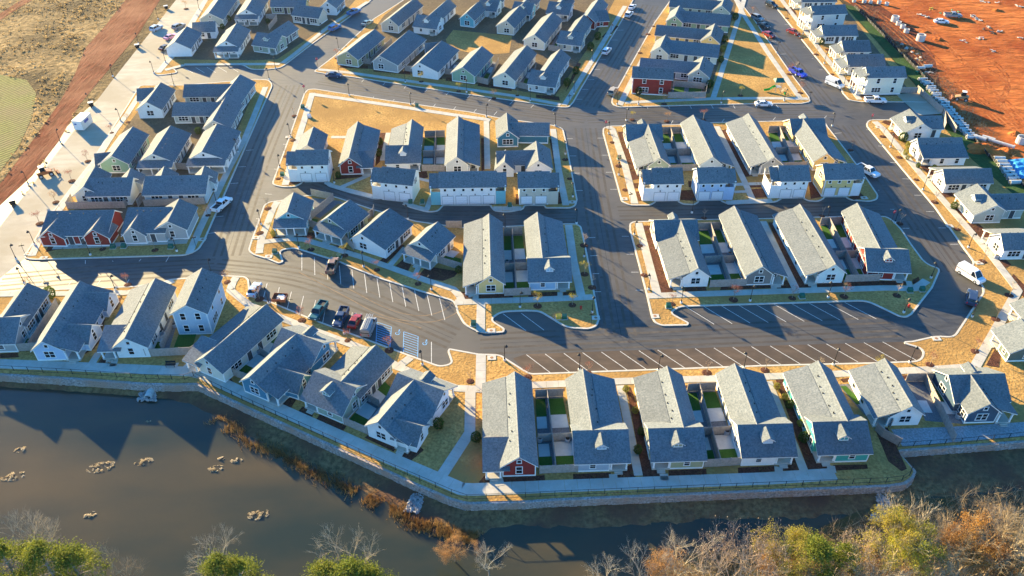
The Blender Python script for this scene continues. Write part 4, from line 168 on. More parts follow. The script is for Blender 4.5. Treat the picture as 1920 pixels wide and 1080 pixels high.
SHORE = [(-94.74,96.09),(-86.24,95.34),(-73.4,94.1),(-62.03,92.99),(-56.02,92.26),(-52.34,90.35),(-48.46,88.14),(-40.47,83.13),(-32.5,78.92),(-21.88,73.01),(-16.93,70.68),(-12.85,68.15),(-5.58,65.8),(0.0,67.54),(11.22,66.66),(36.36,68.42),(51.73,69.05),(55.85,69.86),(58.67,70.22),(59.9,70.41),(60.89,70.59),(61.78,70.86),(64.91,71.33),(74.41,71.79),(92.53,72.26)]
RAILFENCE = [(-95.24,98.34),(-86.75,97.69),(-73.96,96.73),(-61.12,95.53),(-54.66,95.4),(-53.38,96.16),(-51.6,95.03),(-43.77,90.64),(-27.07,81.77),(-19.14,77.43),(-13.54,74.58),(-8.7,72.1),(-6.43,71.17),(1.92,71.54),(6.15,71.82),(37.28,73.42),(54.65,74.19),(57.14,74.58),(58.57,75.45),(59.27,76.44)]
RAILFENCE2 = [(58.87,80.82),(68.86,81.67),(79.35,82.95),(94.87,84.04)]
WATERPLANTS = [(-76.2,81.95,0.96),(-74.93,76.8,1.6),(-62.39,78.51,1.92),(-56.28,79.54,1.28),(-44.97,78.21,1.12),(-44.63,80.16,0.56),(-42.17,79.85,0.88),(-60.63,69.95,0.96),(-36.49,69.86,1.6),(-58.58,87.8,0.4)]
GRAVELROAD = [(-108.53,117.05),(-103.79,119.47),(-99.7,123.47),(-98.03,129.98),(-98.91,135.96),(-99.86,144.37),(-100.3,158.78),(-100.21,169.91),(-102.01,185.64),(-103.09,200.55),(-103.85,211.82),(-93.69,216.15),(-102.09,220.62),(-103.09,224.44),(-103.53,239.08),(-106.45,266.93),(-107.6,283.91),(-107.93,301.43),(-120.14,301.43),(-118.31,283.91),(-114.09,216.52),(-111.18,177.95),(-108.65,141.29),(-112.26,123.65)]
REDROAD = [(-112.95,132.56),(-121.1,147.53),(-117.43,158.78),(-119.77,179.34),(-122.55,200.55),(-126.51,219.86),(-131.83,239.93),(-133.41,260.49),(-136.15,283.91),(-137.73,298.39),(-123.08,298.39),(-123.94,283.91),(-119.91,253.34),(-118.01,221.75),(-116.78,200.55),(-113.12,179.34),(-111.78,162.38),(-112.87,149.69)]
FIELD = [(-128.44,158.78),(-120.22,164.34),(-121.76,176.57),(-126.01,192.58),(-131.74,207.27),(-138.63,216.15),(-148.11,219.86),(-162.0,219.86)]
REDTRACK = [(-177.76,258.07),(-170.24,263.93),(-169.01,283.91),(-170.54,295.4),(-174.42,295.4),(-172.77,283.91),(-173.55,270.51),(-181.68,265.42)]
SITE = [(117.22,298.39),(116.8,283.91),(118.35,278.42),(121.11,227.58),(116.76,202.2),(114.38,182.17),(115.27,172.54),(116.6,157.13),(116.96,150.79),(146.5,150.79),(244.22,301.43)]
PAD = [(105.95,206.24),(112.09,207.62),(113.49,194.45),(107.06,193.51)]
COURT = [(-20.89,246.95),(-18.98,254.75),(0.0,249.66),(-0.81,235.7),(-9.7,234.04),(-19.77,239.93)]
SANDLOT = [(66.93,229.57),(77.51,233.63),(78.69,204.54),(64.28,204.2)]
WOOD = [(-57.63,56.49,13,'pine'),(-61.93,56.12,13,'pine'),(-54.04,56.28,12,'pine'),(-61.13,59.74,13,'bare'),(-49.85,55.47,11,'bare2'),(-37.33,57.69,11,'bare'),(-35.75,55.33,12,'pine'),(-33.39,55.25,11,'pine'),(-20.9,58.14,12,'bare'),(-19.38,53.61,13,'pine'),(-22.75,54.11,12,'pine'),(-17.19,54.18,11,'pine'),(-7.79,62.42,4,'brown'),(-3.08,60.0,7,'bare'),(12.04,55.3,9,'bare'),(16.71,57.01,10,'bare'),(21.77,58.6,11,'bare'),(19.49,56.45,8,'brown'),(27.95,57.54,12,'pinkbare'),(25.24,57.01,10,'pinkbare'),(31.28,57.09,11,'pinkbare'),(33.54,58.22,11,'pinkbare'),(35.95,58.6,11,'yellow'),(37.7,57.54,12,'pine'),(41.67,58.14,10,'pine'),(43.73,58.22,11,'pinkbare'),(45.62,57.09,11,'bare'),(48.68,59.91,12,'yellow'),(50.98,61.47,13,'bare'),(51.53,59.6,11,'yellowgreen'),(53.62,59.83,12,'bare2'),(55.43,59.44,12,'bare2'),(58.73,59.44,12,'orange'),(60.23,56.86,10,'orange'),(61.64,61.47,13,'bare2'),(62.66,59.51,13,'bare2'),(65.11,61.08,13,'bare'),(39.2,55.81,9,'bare'),(42.99,55.45,9,'bare2'),(48.4,57.67,9,'bare2'),(51.41,56.92,9,'bare'),(54.4,57.01,10,'bare'),(57.34,56.92,9,'bare2'),(60.81,54.58,9,'orange'),(34.42,55.08,9,'brown'),(45.72,54.99,8,'brown'),(53.71,55.35,8,'bare'),(57.31,54.01,9,'bare2'),(30.13,55.35,8,'bare'),(63.77,56.42,12,'bare')]
REEDS = [(-48.06,88.26),(-44.2,86.1),(-39.97,82.81),(-36.27,81.21),(-32.5,78.92),(-28.87,76.9),(-25.33,74.93),(-21.91,73.2),(-18.52,71.14),(-16.11,70.22),(-13.61,68.15),(-11.31,67.71),(-8.99,66.84),(-6.71,66.14),(-5.21,65.8)]
RIPRAP = [[(-14.48,73.45),(-12.81,73.16),(-13.3,70.01),(-15.48,70.37)],[(-62.21,94.15),(-59.54,94.15),(-58.64,92.07),(-61.81,92.07)],[(53.42,73.35),(54.75,73.35),(55.02,71.57),(52.93,68.39),(50.66,68.83),(52.6,70.64)]]
GREENSTRIP = [(115.2,278.42),(117.99,277.35),(118.03,219.86),(116.38,198.91),(115.03,172.01),(117.54,151.9),(113.05,151.23),(110.46,169.91),(110.82,187.12),(113.86,202.2),(113.93,210.76)]
SILT = [(118.0,276.28),(118.19,219.11),(116.39,198.27),(115.04,171.48),(117.19,151.23)]
CONTAINER = (-110.12,187.42)
TELE = (-108.56,162.38)
PLAY = (73.67,208.31)
RINGS = [(128.51,246.05,1.3),(126.78,262.94,1.2),(126.72,259.52,0.8),(127.02,256.64,0.8),(126.78,252.88,0.8),(127.81,280.05,0.7),(129.81,278.42,0.7),(122.99,281.14,0.7),(126.41,178.5,1.2),(119.63,281.69,0.6),(125.03,280.6,0.6)]
PILES = [(134.57,246.5,1.6),(115.72,175.76,3.2),(117.72,173.33,2.6),(121.23,174.14,2.2),(113.29,173.87,2.0),(127.58,183.03,1.8),(123.07,236.54,1.5),(133.14,253.34,1.2),(165.74,273.11,1.6),(119.48,237.8,1.4)]
DEBRIS = [(138.17,267.95,'w'),(138.98,266.43,'w'),(137.5,268.97,'w'),(154.96,265.42,'w'),(155.35,263.93,'w'),(154.68,267.95,'w'),(153.65,255.69,'b'),(154.52,252.41,'b'),(157.19,253.34,'w'),(155.52,257.11,'w'),(121.78,242.53,'w'),(122.43,239.93,'w'),(122.25,235.7,'w'),(143.41,274.16,'y'),(146.43,270.51,'g'),(151.63,272.06,'g'),(118.64,220.62,'g'),(121.11,221.37,'w'),(121.59,231.59,'w'),(121.91,230.78,'t'),(146.71,236.54,'w'),(147.81,247.84,'w'),(166.29,281.69,'w'),(169.57,281.14,'w'),(164.49,282.24,'w'),(175.14,277.35,'w'),(161.32,247.84,'w'),(142.06,245.16,'w')]
TARPS = [[(118.92,169.91),(124.19,170.96),(123.24,165.33),(118.34,164.34)],[(117.72,164.34),(123.24,165.33),(122.71,161.89),(118.01,161.16)]]
LOADER = (122.27,202.86)
BINS = [(-118.56,274.68),(-115.68,239.93),(-113.07,199.24),(-110.14,150.13)]
YARDS = [[(-48.76,225.61),(-27.77,219.86),(11.72,204.88),(25.06,244.28),(35.41,281.14),(40.05,298.39),(-33.21,298.39),(-43.06,267.95)],[(-101.59,230.78),(-78.19,229.97),(-70.4,230.78),(-57.42,267.95),(-52.75,298.39),(-105.5,298.39),(-103.44,262.94)],[(34.6,212.53),(37.52,206.24),(54.58,206.93),(74.47,267.95),(84.01,298.39),(63.49,298.39),(48.1,253.34)],[(-93.62,136.74),(-69.2,138.3),(-69.39,175.21),(-71.77,210.76),(-99.56,209.0),(-99.21,186.53),(-97.37,157.6)],[(99.86,278.42),(99.74,227.58),(99.58,204.88),(110.39,205.56),(114.65,278.42)]]
TRAILER = (-43.47,116.41)
BENCH = (-58.05,98.6)
DARKCLAY = [(118.39,298.39),(118.31,283.91),(127.1,282.24),(130.81,255.69),(127.9,233.63),(119.48,208.31),(118.19,219.11),(118.0,276.28)]
PALEGRAV = [(59.25,84.48),(69.5,85.03),(81.31,86.03),(79.87,83.17),(69.0,81.99),(59.77,81.03)]
NOKERB = [[(115.27,298.39),(115.02,278.42),(113.63,210.76),(113.45,201.2)],[(108.25,191.96),(114.06,194.13),(116.65,154.83),(119.58,117.05),(98.69,83.49)],[(-94.74,97.43),(-86.23,96.67),(-73.49,95.65),(-60.72,94.4),(-56.25,94.28),(-52.3,94.4),(-51.01,93.66),(-43.49,89.58),(-26.91,80.82),(-19.04,76.63),(-13.62,73.71),(-8.65,71.26),(-6.47,70.53),(1.91,70.85),(6.12,71.17),(37.11,72.76),(54.84,73.66),(57.48,74.05),(59.01,75.16),(59.87,76.34),(59.5,77.43),(58.59,80.09),(59.28,80.2),(78.89,82.04),(98.56,83.28)],[(-94.95,97.82),(-106.13,118.17)],[(48.25,301.43),(-37.42,301.43)]]
OUTFALL = (-60.23,93.54)
BROWNLANE = [(0.18,100.71),(2.31,101.78),(14.86,102.46),(44.95,103.97),(68.74,104.95),(71.61,102.73),(70.03,100.18),(43.72,99.06),(18.08,97.76),(3.33,96.99),(2.08,97.95)]
SKIDS = [[(-37.68,125.02),(-30.53,119.47),(-22.74,113.91),(-16.64,112.08),(-12.36,113.91),(-11.05,117.05)],[(-41.94,125.37),(-32.37,118.33),(-23.49,112.08),(-15.51,110.28),(-10.79,112.38),(-8.98,115.78)],[(-25.45,112.08),(-19.36,109.98),(-16.34,108.66)]]
RUTS = [[(123.85,273.11),(126.96,244.28),(127.97,216.15),(128.63,186.53),(128.15,169.91)],[(134.99,278.42),(135.51,248.75),(134.06,216.15),(134.25,189.52)],[(120.18,283.91),(123.69,253.34),(121.89,223.67)],[(133.31,235.7),(142.77,231.59),(141.68,216.15),(131.99,202.2),(131.61,192.58)],[(144.31,253.34),(149.56,235.7),(158.32,227.58)],[(139.08,223.67),(139.92,212.53),(131.86,198.91),(131.25,183.6)],[(138.96,283.91),(150.73,267.95),(164.93,253.34),(172.07,244.28)],[(126.65,227.58),(126.18,202.2),(125.89,186.53)],[(129.41,242.09),(139.81,235.7),(153.85,237.8)]]
SEAMS = [[(18.88,186.53),(18.77,146.47),(19.47,106.5)],[(86.42,188.01),(87.1,153.02),(87.02,125.37)],[(-62.44,212.53),(-60.87,169.91),(-57.59,130.71)],[(-54.84,216.15),(-29.54,207.27),(0.0,197.3),(19.56,191.96)],[(19.56,191.96),(47.93,194.45),(84.99,195.71)],[(-59.22,127.12),(-41.58,123.65),(-25.91,115.47),(-10.41,105.79)],[(-5.63,104.39),(22.76,106.22),(51.69,107.94),(69.36,109.1)],[(20.78,198.91),(29.69,223.67),(48.08,278.42)],[(81.36,278.42),(82.91,235.7),(84.56,198.91)],[(-98.93,121.95),(-79.54,125.02),(-59.22,127.12)],[(-46.25,157.6),(-30.36,148.18),(-14.95,144.78),(13.85,145.62)],[(23.18,146.47),(51.18,147.32),(80.73,148.61)]]
COVERS = [(23.07,169.91),(17.46,123.65),(83.79,175.21),(85.61,140.28),(-61.56,180.75),(-58.52,146.47),(-32.56,119.47),(-29.72,209.0),(39.57,195.08),(20.73,105.09),(49.58,107.21),(-69.5,126.24),(-27.87,146.89),(39.55,147.32),(32.08,231.59),(84.39,223.67)]

# ------------------------------------------------------------------ materials
MATS = {}
def mat(name, col, rough=0.85, var=0.15, scale=1.0, bump=0.0, col2=None, scale2=None, metal=0.0, spec=0.3, streak=None, detail=4.0, coords='pos'):
    if name in MATS: return MATS[name]
    m = bpy.data.materials.new(name); m.use_nodes = True
    t = m.node_tree; n = t.nodes; b = n['Principled BSDF']
    b.inputs['Roughness'].default_value = rough; b.inputs['Metallic'].default_value = metal
    b.inputs['Specular IOR Level'].default_value = spec
    if var == 0 and bump == 0:
        b.inputs['Base Color'].default_value = (*col, 1)
    else:
        if coords == 'pos':
            g = n.new('ShaderNodeNewGeometry'); src = g.outputs['Position']
        else:
            g = n.new('ShaderNodeTexCoord'); src = g.outputs['Object']
        if streak:
            mp = n.new('ShaderNodeMapping'); mp.inputs['Scale'].default_value = streak[0]; mp.inputs['Rotation'].default_value = (0, 0, streak[1])
            t.links.new(src, mp.inputs[0]); src2 = mp.outputs[0]
        else: src2 = src
        nz = n.new('ShaderNodeTexNoise'); nz.inputs['Scale'].default_value = scale; nz.inputs['Detail'].default_value = detail
        nz.inputs['Roughness'].default_value = 0.65
        t.links.new(src2, nz.inputs['Vector'])
        rp = n.new('ShaderNodeValToRGB')
        rp.color_ramp.elements[0].position = 0.32; rp.color_ramp.elements[1].position = 0.68
        rp.color_ramp.elements[0].color = (*[c * (1 - var) for c in col], 1)
        rp.color_ramp.elements[1].color = (*[min(1, c * (1 + var)) for c in col], 1)
        t.links.new(nz.outputs['Fac'], rp.inputs[0]); out = rp.outputs[0]
        if col2:
            n2 = n.new('ShaderNodeTexNoise'); n2.inputs['Scale'].default_value = scale2 or scale * 0.1; n2.inputs['Detail'].default_value = 5
            n2.inputs['Roughness'].default_value = 0.6
            t.links.new(src, n2.inputs['Vector'])
            r2 = n.new('ShaderNodeValToRGB'); r2.color_ramp.elements[0].position = 0.42; r2.color_ramp.elements[1].position = 0.62
            t.links.new(n2.outputs['Fac'], r2.inputs[0])
            mx = n.new('ShaderNodeMix'); mx.data_type = 'RGBA'
            t.links.new(r2.outputs[0], mx.inputs[0]); t.links.new(out, mx.inputs[6]); mx.inputs[7].default_value = (*col2, 1)
            out = mx.outputs[2]
        t.links.new(out, b.inputs['Base Color'])
        if bump:
            bp = n.new('ShaderNodeBump'); bp.inputs['Strength'].default_value = 1.0; bp.inputs['Distance'].default_value = bump
            t.links.new(nz.outputs['Fac'], bp.inputs['Height']); t.links.new(bp.outputs[0], b.inputs['Normal'])
    MATS[name] = m
    return m
M_ASPH = mat('asphalt', (.052, .05, .048), .6, .34, 1.1, .0, (.084, .074, .062), .035, spec=.42, streak=((.25, 1, 1), R(2)))
M_KERB = mat('kerb_concrete', (.50, .46, .39), .9, .12, 1.2)
M_WALK = mat('walk_concrete', (.46, .43, .37), .9, .1, .7, 0, (.40, .37, .31), .3)
M_LAWN = mat('dry_lawn', (.44, .258, .085), 1.0, .42, 2.2, .14, (.33, .19, .065), .09, spec=0.05)
M_GROUND = mat('wild_ground', (.27, .18, .08), 1.0, .6, .6, .6, (.085, .06, .032), .045, spec=0.05)
M_PALE = mat('dusty_road', (.42, .37, .29), .95, .14, .5, .0, (.34, .29, .21), .06, spec=0.1, streak=((.3, 1, 1), R(-55)))
M_RED = mat('red_track', (.15, .045, .024), 1.0, .5, .9, .2, (.24, .10, .055), .06, spec=0.05, streak=((1, .16, 1), R(-38)))
M_SITE = mat('orange_clay', (.43, .13, .035), 1.0, .45, .5, .4, (.26, .06, .018), .04, spec=0.05, streak=((.35, 1, 1), R(-35)))
M_FIELD = mat('crop_field', (.28, .27, .09), 1.0, .25, 1.2, .2, (.30, .24, .12), .1, spec=0.05)
def fieldrows(m):
    t = m.node_tree; n = t.nodes; b = n['Principled BSDF']; src = b.inputs['Base Color'].links[0].from_socket
    g_ = n.new('ShaderNodeNewGeometry'); wv = n.new('ShaderNodeTexWave'); wv.inputs['Scale'].default_value = .28; wv.inputs['Distortion'].default_value = 2.5; wv.inputs['Detail'].default_value = 3; wv.inputs['Detail Scale'].default_value = .5
    mp = n.new('ShaderNodeMapping'); mp.inputs['Rotation'].default_value = (0, 0, R(38)); t.links.new(g_.outputs['Position'], mp.inputs[0]); t.links.new(mp.outputs[0], wv.inputs[0])
    mx = n.new('ShaderNodeMix'); mx.data_type = 'RGBA'; t.links.new(wv.outputs['Fac'], mx.inputs[0]); mx.inputs[6].default_value = (.11, .10, .045, 1); t.links.new(src, mx.inputs[7]); t.links.new(mx.outputs[2], b.inputs['Base Color'])
fieldrows(M_FIELD)
M_MULCH = mat('mulch', (.10, .045, .03), 1.0, .45, 3.5, .15, spec=0.05)
M_TURF = mat('artificial_turf', (.045, .11, .02), .95, .2, 4.0, 0, spec=0.1)
M_PATIO = mat('patio_concrete', (.52, .5, .46), .9, .08, 1.0)
M_GRAV = mat('yard_gravel', (.15, .15, .155), 1.0, .3, 5.0, .05)
M_PAINT = mat('white_road_paint', (.55, .54, .5), .8, .3, 2.5)
M_BPAINT = mat('blue_road_paint', (.16, .36, .6), .8, .25, 2.0)
M_WATER = None
M_BANK = mat('bank_soil', (.17, .115, .055), 1.0, .45, 1.4, .25, (.12, .065, .04), .12, spec=0.05)
M_STONE = mat('wall_stone', (.34, .305, .28), .95, .5, 3.0, .06, (.36, .26, .20), .25)
M_ROCK = mat('riprap_rock', (.33, .32, .31), .9, .35, 2.0)
M_FENCE = mat('fence_boards', (.30, .265, .235), .9, .2, 2.5)
M_BLACK = mat('black_metal', (.015, .016, .018), .5, 0)
M_GREY = mat('galvanised_metal', (.35, .36, .37), .5, .1, 3.0)
M_GREEN = mat('green_cabinet', (.02, .11, .07), .5, .1, 3.0)
M_TYRE = mat('tyre_rubber', (.018, .018, .018), .85, 0)
M_GLASS = mat('dark_window_glass', (.012, .017, .022), .08, 0, spec=.5)
M_WHITE = mat('white_trim', (.78, .77, .74), .6, .05, 2.0)
M_POST = mat('lamp_base', (.6, .6, .58), .8, .08, 2.0)
M_DOOR = mat('garage_door_paint', (.76, .76, .75), .6, .04, 3.0)
M_ENTRY = mat('entry_door_paint', (.05, .06, .07), .5, .05, 3.0)
M_PIPE = mat('pipe_concrete', (.48, .47, .44), .9, .15, 2.5)
M_BARK = mat('bark', (.24, .20, .16), .95, .3, 4.0)
M_TWIG = mat('pale_twigs', (.42, .35, .24), .95, .3, .8)
M_TWIG2 = mat('brown_twigs', (.34, .25, .14), .95, .3, .8)
M_TWIGP = mat('pinkish_twigs', (.40, .29, .19), .95, .3, .8)
def leafmat(name, c, c2=None):
    if name in MATS: return MATS[name]
    m = mat(name, c, .8, .35, .9, 0, c2, .35, spec=.2)
    t = m.node_tree; n = t.nodes; b = n['Principled BSDF']; o = n['Material Output']
    tl = n.new('ShaderNodeBsdfTranslucent'); mx = n.new('ShaderNodeMixShader'); mx.inputs[0].default_value = .38
    t.links.new(b.inputs['Base Color'].links[0].from_socket, tl.inputs[0])
    t.links.new(b.outputs[0], mx.inputs[1]); t.links.new(tl.outputs[0], mx.inputs[2]); t.links.new(mx.outputs[0], o.inputs['Surface'])
    return m
M_LPINE = leafmat('pine_needles', (.125, .15, .02), (.19, .20, .026))
M_LYEL = leafmat('yellow_leaves', (.37, .29, .045), (.25, .23, .04))
M_LYG = leafmat('yellow_green_leaves', (.32, .31, .035))
M_LOR = leafmat('orange_leaves', (.40, .21, .05), (.32, .15, .05))
M_LBR = leafmat('brown_leaves', (.36, .20, .08))
M_LRED = leafmat('red_leaves', (.24, .09, .065))
M_LGR = leafmat('shrub_leaves', (.05, .085, .02), (.08, .12, .02))
M_LGY = leafmat('yellow_shrub_leaves', (.26, .24, .05))
M_REED = leafmat('dry_reeds', (.40, .26, .10), (.26, .14, .055))
M_WPL = leafmat('water_plants', (.66, .56, .40), (.5, .38, .22))
WALLC = dict(red=(.24, .028, .022), white=(.74, .73, .70), cream=(.68, .64, .52), greyblue=(.33, .40, .46), olive=(.33, .34, .20), teal=(.05, .33, .29), navy=(.045, .085, .13),
    blue=(.06, .21, .31), sage=(.30, .36, .28), grey=(.34, .35, .34), paleblue=(.42, .52, .66), bluegrey=(.40, .49, .56), aqua=(.16, .42, .46), yellow=(.68, .50, .20), lightblue=(.30, .46, .60),
    palegrey=(.55, .56, .53), deepteal=(.045, .17, .23), beige=(.56, .49, .38), charcoal=(.19, .18, .17), paleaqua=(.60, .70, .68), greygreen=(.36, .40, .36), dkgreen=(.10, .13, .11), green=(.24, .38, .26))
def sidingmat(k):
    nm = 'siding_' + k
    if nm in MATS: return MATS[nm]
    m = mat(nm, WALLC[k], .75, .05, 1.5)
    t = m.node_tree; n = t.nodes; b = n['Principled BSDF']
    g = n.new('ShaderNodeNewGeometry'); sx = n.new('ShaderNodeSeparateXYZ'); t.links.new(g.outputs['Position'], sx.inputs[0])
    mu = n.new('ShaderNodeMath'); mu.operation = 'MULTIPLY'; mu.inputs[1].default_value = 5.5; t.links.new(sx.outputs[2], mu.inputs[0])
    fr = n.new('ShaderNodeMath'); fr.operation = 'FRACT'; t.links.new(mu.outputs[0], fr.inputs[0])
    bp = n.new('ShaderNodeBump'); bp.inputs['Distance'].default_value = .02; bp.invert = True
    t.links.new(fr.outputs[0], bp.inputs['Height']); t.links.new(bp.outputs[0], b.inputs['Normal'])
    return m
def roofmat():
    m = bpy.data.materials.new('roof_shingles'); m.use_nodes = True
    t = m.node_tree; n = t.nodes; b = n['Principled BSDF']; b.inputs['Roughness'].default_value = .9; b.inputs['Specular IOR Level'].default_value = .25
    tc = n.new('ShaderNodeTexCoord'); g = n.new('ShaderNodeNewGeometry')
    br = n.new('ShaderNodeTexNoise'); br.inputs['Scale'].default_value = 3.2; br.inputs['Detail'].default_value = 3; br.inputs['Roughness'].default_value = .8
    t.links.new(g.outputs['Position'], br.inputs['Vector'])
    r1 = n.new('ShaderNodeValToRGB'); r1.color_ramp.elements[0].position = .3; r1.color_ramp.elements[1].position = .7
    r1.color_ramp.elements[0].color = (.074, .09, .10, 1); r1.color_ramp.elements[1].color = (.19, .207, .214, 1)
    t.links.new(br.outputs['Fac'], r1.inputs[0])
    n2 = n.new('ShaderNodeTexNoise'); n2.inputs['Scale'].default_value = .35; t.links.new(g.outputs['Position'], n2.inputs['Vector'])
    oi = n.new('ShaderNodeObjectInfo')
    ad = n.new('ShaderNodeMath'); ad.operation = 'MULTIPLY_ADD'; ad.inputs[1].default_value = .3; ad.inputs[2].default_value = .72
    t.links.new(n2.outputs['Fac'], ad.inputs[0])
    a2 = n.new('ShaderNodeMath'); a2.operation = 'MULTIPLY_ADD'; a2.inputs[1].default_value = .22; t.links.new(oi.outputs['Random'], a2.inputs[0]); t.links.new(ad.outputs[0], a2.inputs[2])
    vm = n.new('ShaderNodeVectorMath'); vm.operation = 'SCALE'; t.links.new(r1.outputs[0], vm.inputs[0]); t.links.new(a2.outputs[0], vm.inputs['Scale'])
    t.links.new(vm.outputs[0], b.inputs['Base Color'])
    bp = n.new('ShaderNodeBump'); bp.inputs['Distance'].default_value = .03; t.links.new(br.outputs['Fac'], bp.inputs['Height']); t.links.new(bp.outputs[0], b.inputs['Normal'])
    return m
M_ROOF = roofmat()
M_RIDGE = mat('ridge_shingles', (.168, .178, .184), .9, .3, 3.0)
def watermat():
    m = bpy.data.materials.new('pond_water'); m.use_nodes = True
    t = m.node_tree; n = t.nodes; b = n['Principled BSDF']; b.inputs['Roughness'].default_value = .12; b.inputs['IOR'].default_value = 1.33
    g = n.new('ShaderNodeNewGeometry'); nz = n.new('ShaderNodeTexNoise'); nz.inputs['Scale'].default_value = .035; nz.inputs['Detail'].default_value = 5
    mp = n.new('ShaderNodeMapping'); mp.inputs['Scale'].default_value = (.6, 1.4, 1); t.links.new(g.outputs['Position'], mp.inputs[0]); t.links.new(mp.outputs[0], nz.inputs['Vector'])
    rp = n.new('ShaderNodeValToRGB'); rp.color_ramp.elements[0].position = .38; rp.color_ramp.elements[1].position = .66
    rp.color_ramp.elements[0].color = (.024, .032, .024, 1); rp.color_ramp.elements[1].color = (.085, .063, .03, 1)
    t.links.new(nz.outputs['Fac'], rp.inputs[0]); t.links.new(rp.outputs[0], b.inputs['Base Color'])
    n2 = n.new('ShaderNodeTexNoise'); n2.inputs['Scale'].default_value = 1.6; n2.inputs['Detail'].default_value = 3; t.links.new(g.outputs['Position'], n2.inputs['Vector'])
    bp = n.new('ShaderNodeBump'); bp.inputs['Distance'].default_value = .015; t.links.new(n2.outputs['Fac'], bp.inputs['Height']); t.links.new(bp.outputs[0], b.inputs['Normal'])
    return m
M_WATER = watermat()
CARC = dict(white=(.72, .72, .72), paleblue=(.42, .52, .60), grey=(.22, .23, .24), black=(.02, .02, .022), pink=(.55, .25, .38), navy=(.03, .05, .10), blue=(.05, .16, .36), greygreen=(.16, .24, .24), tan=(.38, .32, .22), red=(.27, .025, .018), royal=(.04, .06, .50), dkteal=(.015, .10, .11), brown=(.24, .15, .10))
# ------------------------------------------------------------------ mesh helpers
class MB:
    def __init__(s): s.v = []; s.f = []; s.m = []
    def add(s, vs, fs, mi=0):
        o = len(s.v); s.v += [tuple(v) for v in vs]; s.f += [tuple(i + o for i in f) for f in fs]; s.m += [mi] * len(fs)
    def box(s, x0, x1, y0, y1, z0, z1, mi=0):
        s.add([(x0, y0, z0), (x1, y0, z0), (x1, y1, z0), (x0, y1, z0), (x0, y0, z1), (x1, y0, z1), (x1, y1, z1), (x0, y1, z1)],
              [(0, 3, 2, 1), (4, 5, 6, 7), (0, 1, 5, 4), (1, 2, 6, 5), (2, 3, 7, 6), (3, 0, 4, 7)], mi)
    def extrude(s, poly, fn, t0, t1, mi=0):
        n = len(poly)
        s.add([fn(p, t0) for p in poly] + [fn(p, t1) for p in poly],
              [tuple(range(n))[::-1], tuple(range(n, 2 * n))] + [(i, (i + 1) % n, n + (i + 1) % n, n + i) for i in range(n)], mi)
    def lathe(s, prof, n=10, c=(0, 0, 0), mi=0):
        vs = []; fs = []
        for (r, z) in prof:
            for k in range(n):
                a = 2 * math.pi * k / n; vs.append((c[0] + r * math.cos(a), c[1] + r * math.sin(a), c[2] + z))
        for j in range(len(prof) - 1):
            for k in range(n):
                fs.append((j * n + k, j * n + (k + 1) % n, (j + 1) * n + (k + 1) % n, (j + 1) * n + k))
        fs.append(tuple(range(n))[::-1]); fs.append(tuple((len(prof) - 1) * n + k for k in range(n)))
        s.add(vs, fs, mi)
    def tube(s, p, q, r0, r1, n=5, mi=0):
        p = Vector(p); q = Vector(q); d = (q - p)
        if d.length < 1e-6: return
        d.normalize(); a = d.orthogonal().normalized(); b = d.cross(a)
        vs = []
        for (c, r) in ((p, r0), (q, r1)):
            for k in range(n):
                t = 2 * math.pi * k / n; vs.append(c + (a * math.cos(t) + b * math.sin(t)) * r)
        fs = [(k, (k + 1) % n, n + (k + 1) % n, n + k) for k in range(n)]
        if n > 3: fs += [tuple(range(n))[::-1], tuple(range(n, 2 * n))]
        s.add(vs, fs, mi)
    def mesh(s, name, mats, fix=True):
        me = bpy.data.meshes.new(name); me.from_pydata(s.v, [], s.f)
        for m in (mats if isinstance(mats, (list, tuple)) else [mats]): me.materials.append(m)
        if any(s.m): me.polygons.foreach_set('material_index', s.m)
        if fix:
            import bmesh
            bm = bmesh.new(); bm.from_mesh(me); bmesh.ops.recalc_face_normals(bm, faces=bm.faces); bm.to_mesh(me); bm.free()
        me.update(); return me
def link(name, data, parent=None, loc=None, rz=None, scale=None):
    o = bpy.data.objects.new(name, data); COL.objects.link(o)
    if parent: o.parent = parent
    if loc: o.location = loc
    if rz is not None: o.rotation_euler = (0, 0, rz)
    if scale: o.scale = scale if isinstance(scale, tuple) else (scale,) * 3
    return o
def tag(o, label, cat, group=None):
    o['label'] = label; o['category'] = cat
    if group: o['group'] = group
    return o
def kind(o, k): o['kind'] = k; return o
def copy_thing(o, parent=None):
    c = o.copy(); COL.objects.link(c); c.parent = parent
    for ch in o.children: copy_thing(ch, c)
    return c
def poly_area(p): return sum(p[i][0] * p[(i + 1) % len(p)][1] - p[(i + 1) % len(p)][0] * p[i][1] for i in range(len(p))) / 2
def ccw(p): return p if poly_area(p) > 0 else p[::-1]
def rounded(p, rad=1.6):
    out = []; n = len(p)
    for i in range(n):
        a, b, c = Vector(p[i - 1]), Vector(p[i]), Vector(p[(i + 1) % n])
        u, v = a - b, c - b
        if u.length < .05 or v.length < .05: continue
        ang = u.angle(v)
        if ang > R(160): out.append(tuple(b)); continue
        r = min(rad, u.length * .42, v.length * .42)
        p0, p1 = b + u.normalized() * r, b + v.normalized() * r
        for t in (0, .25, .5, .75, 1): out.append(tuple(p0 * (1 - t) ** 2 + b * 2 * t * (1 - t) + p1 * t * t))
    return out
def offset(p, d):
    out = []; n = len(p)
    for i in range(n):
        a, b, c = Vector(p[i - 1]), Vector(p[i]), Vector(p[(i + 1) % n])
        u, v = (b - a).normalized(), (c - b).normalized()
        m = Vector((-u.y, u.x)) + Vector((-v.y, v.x))
        if m.length < .2: m = Vector((-u.y, u.x))
        m.normalize(); k = max(.5, m.dot(Vector((-u.y, u.x))))
        out.append(tuple(b + m * d / k))
    return out
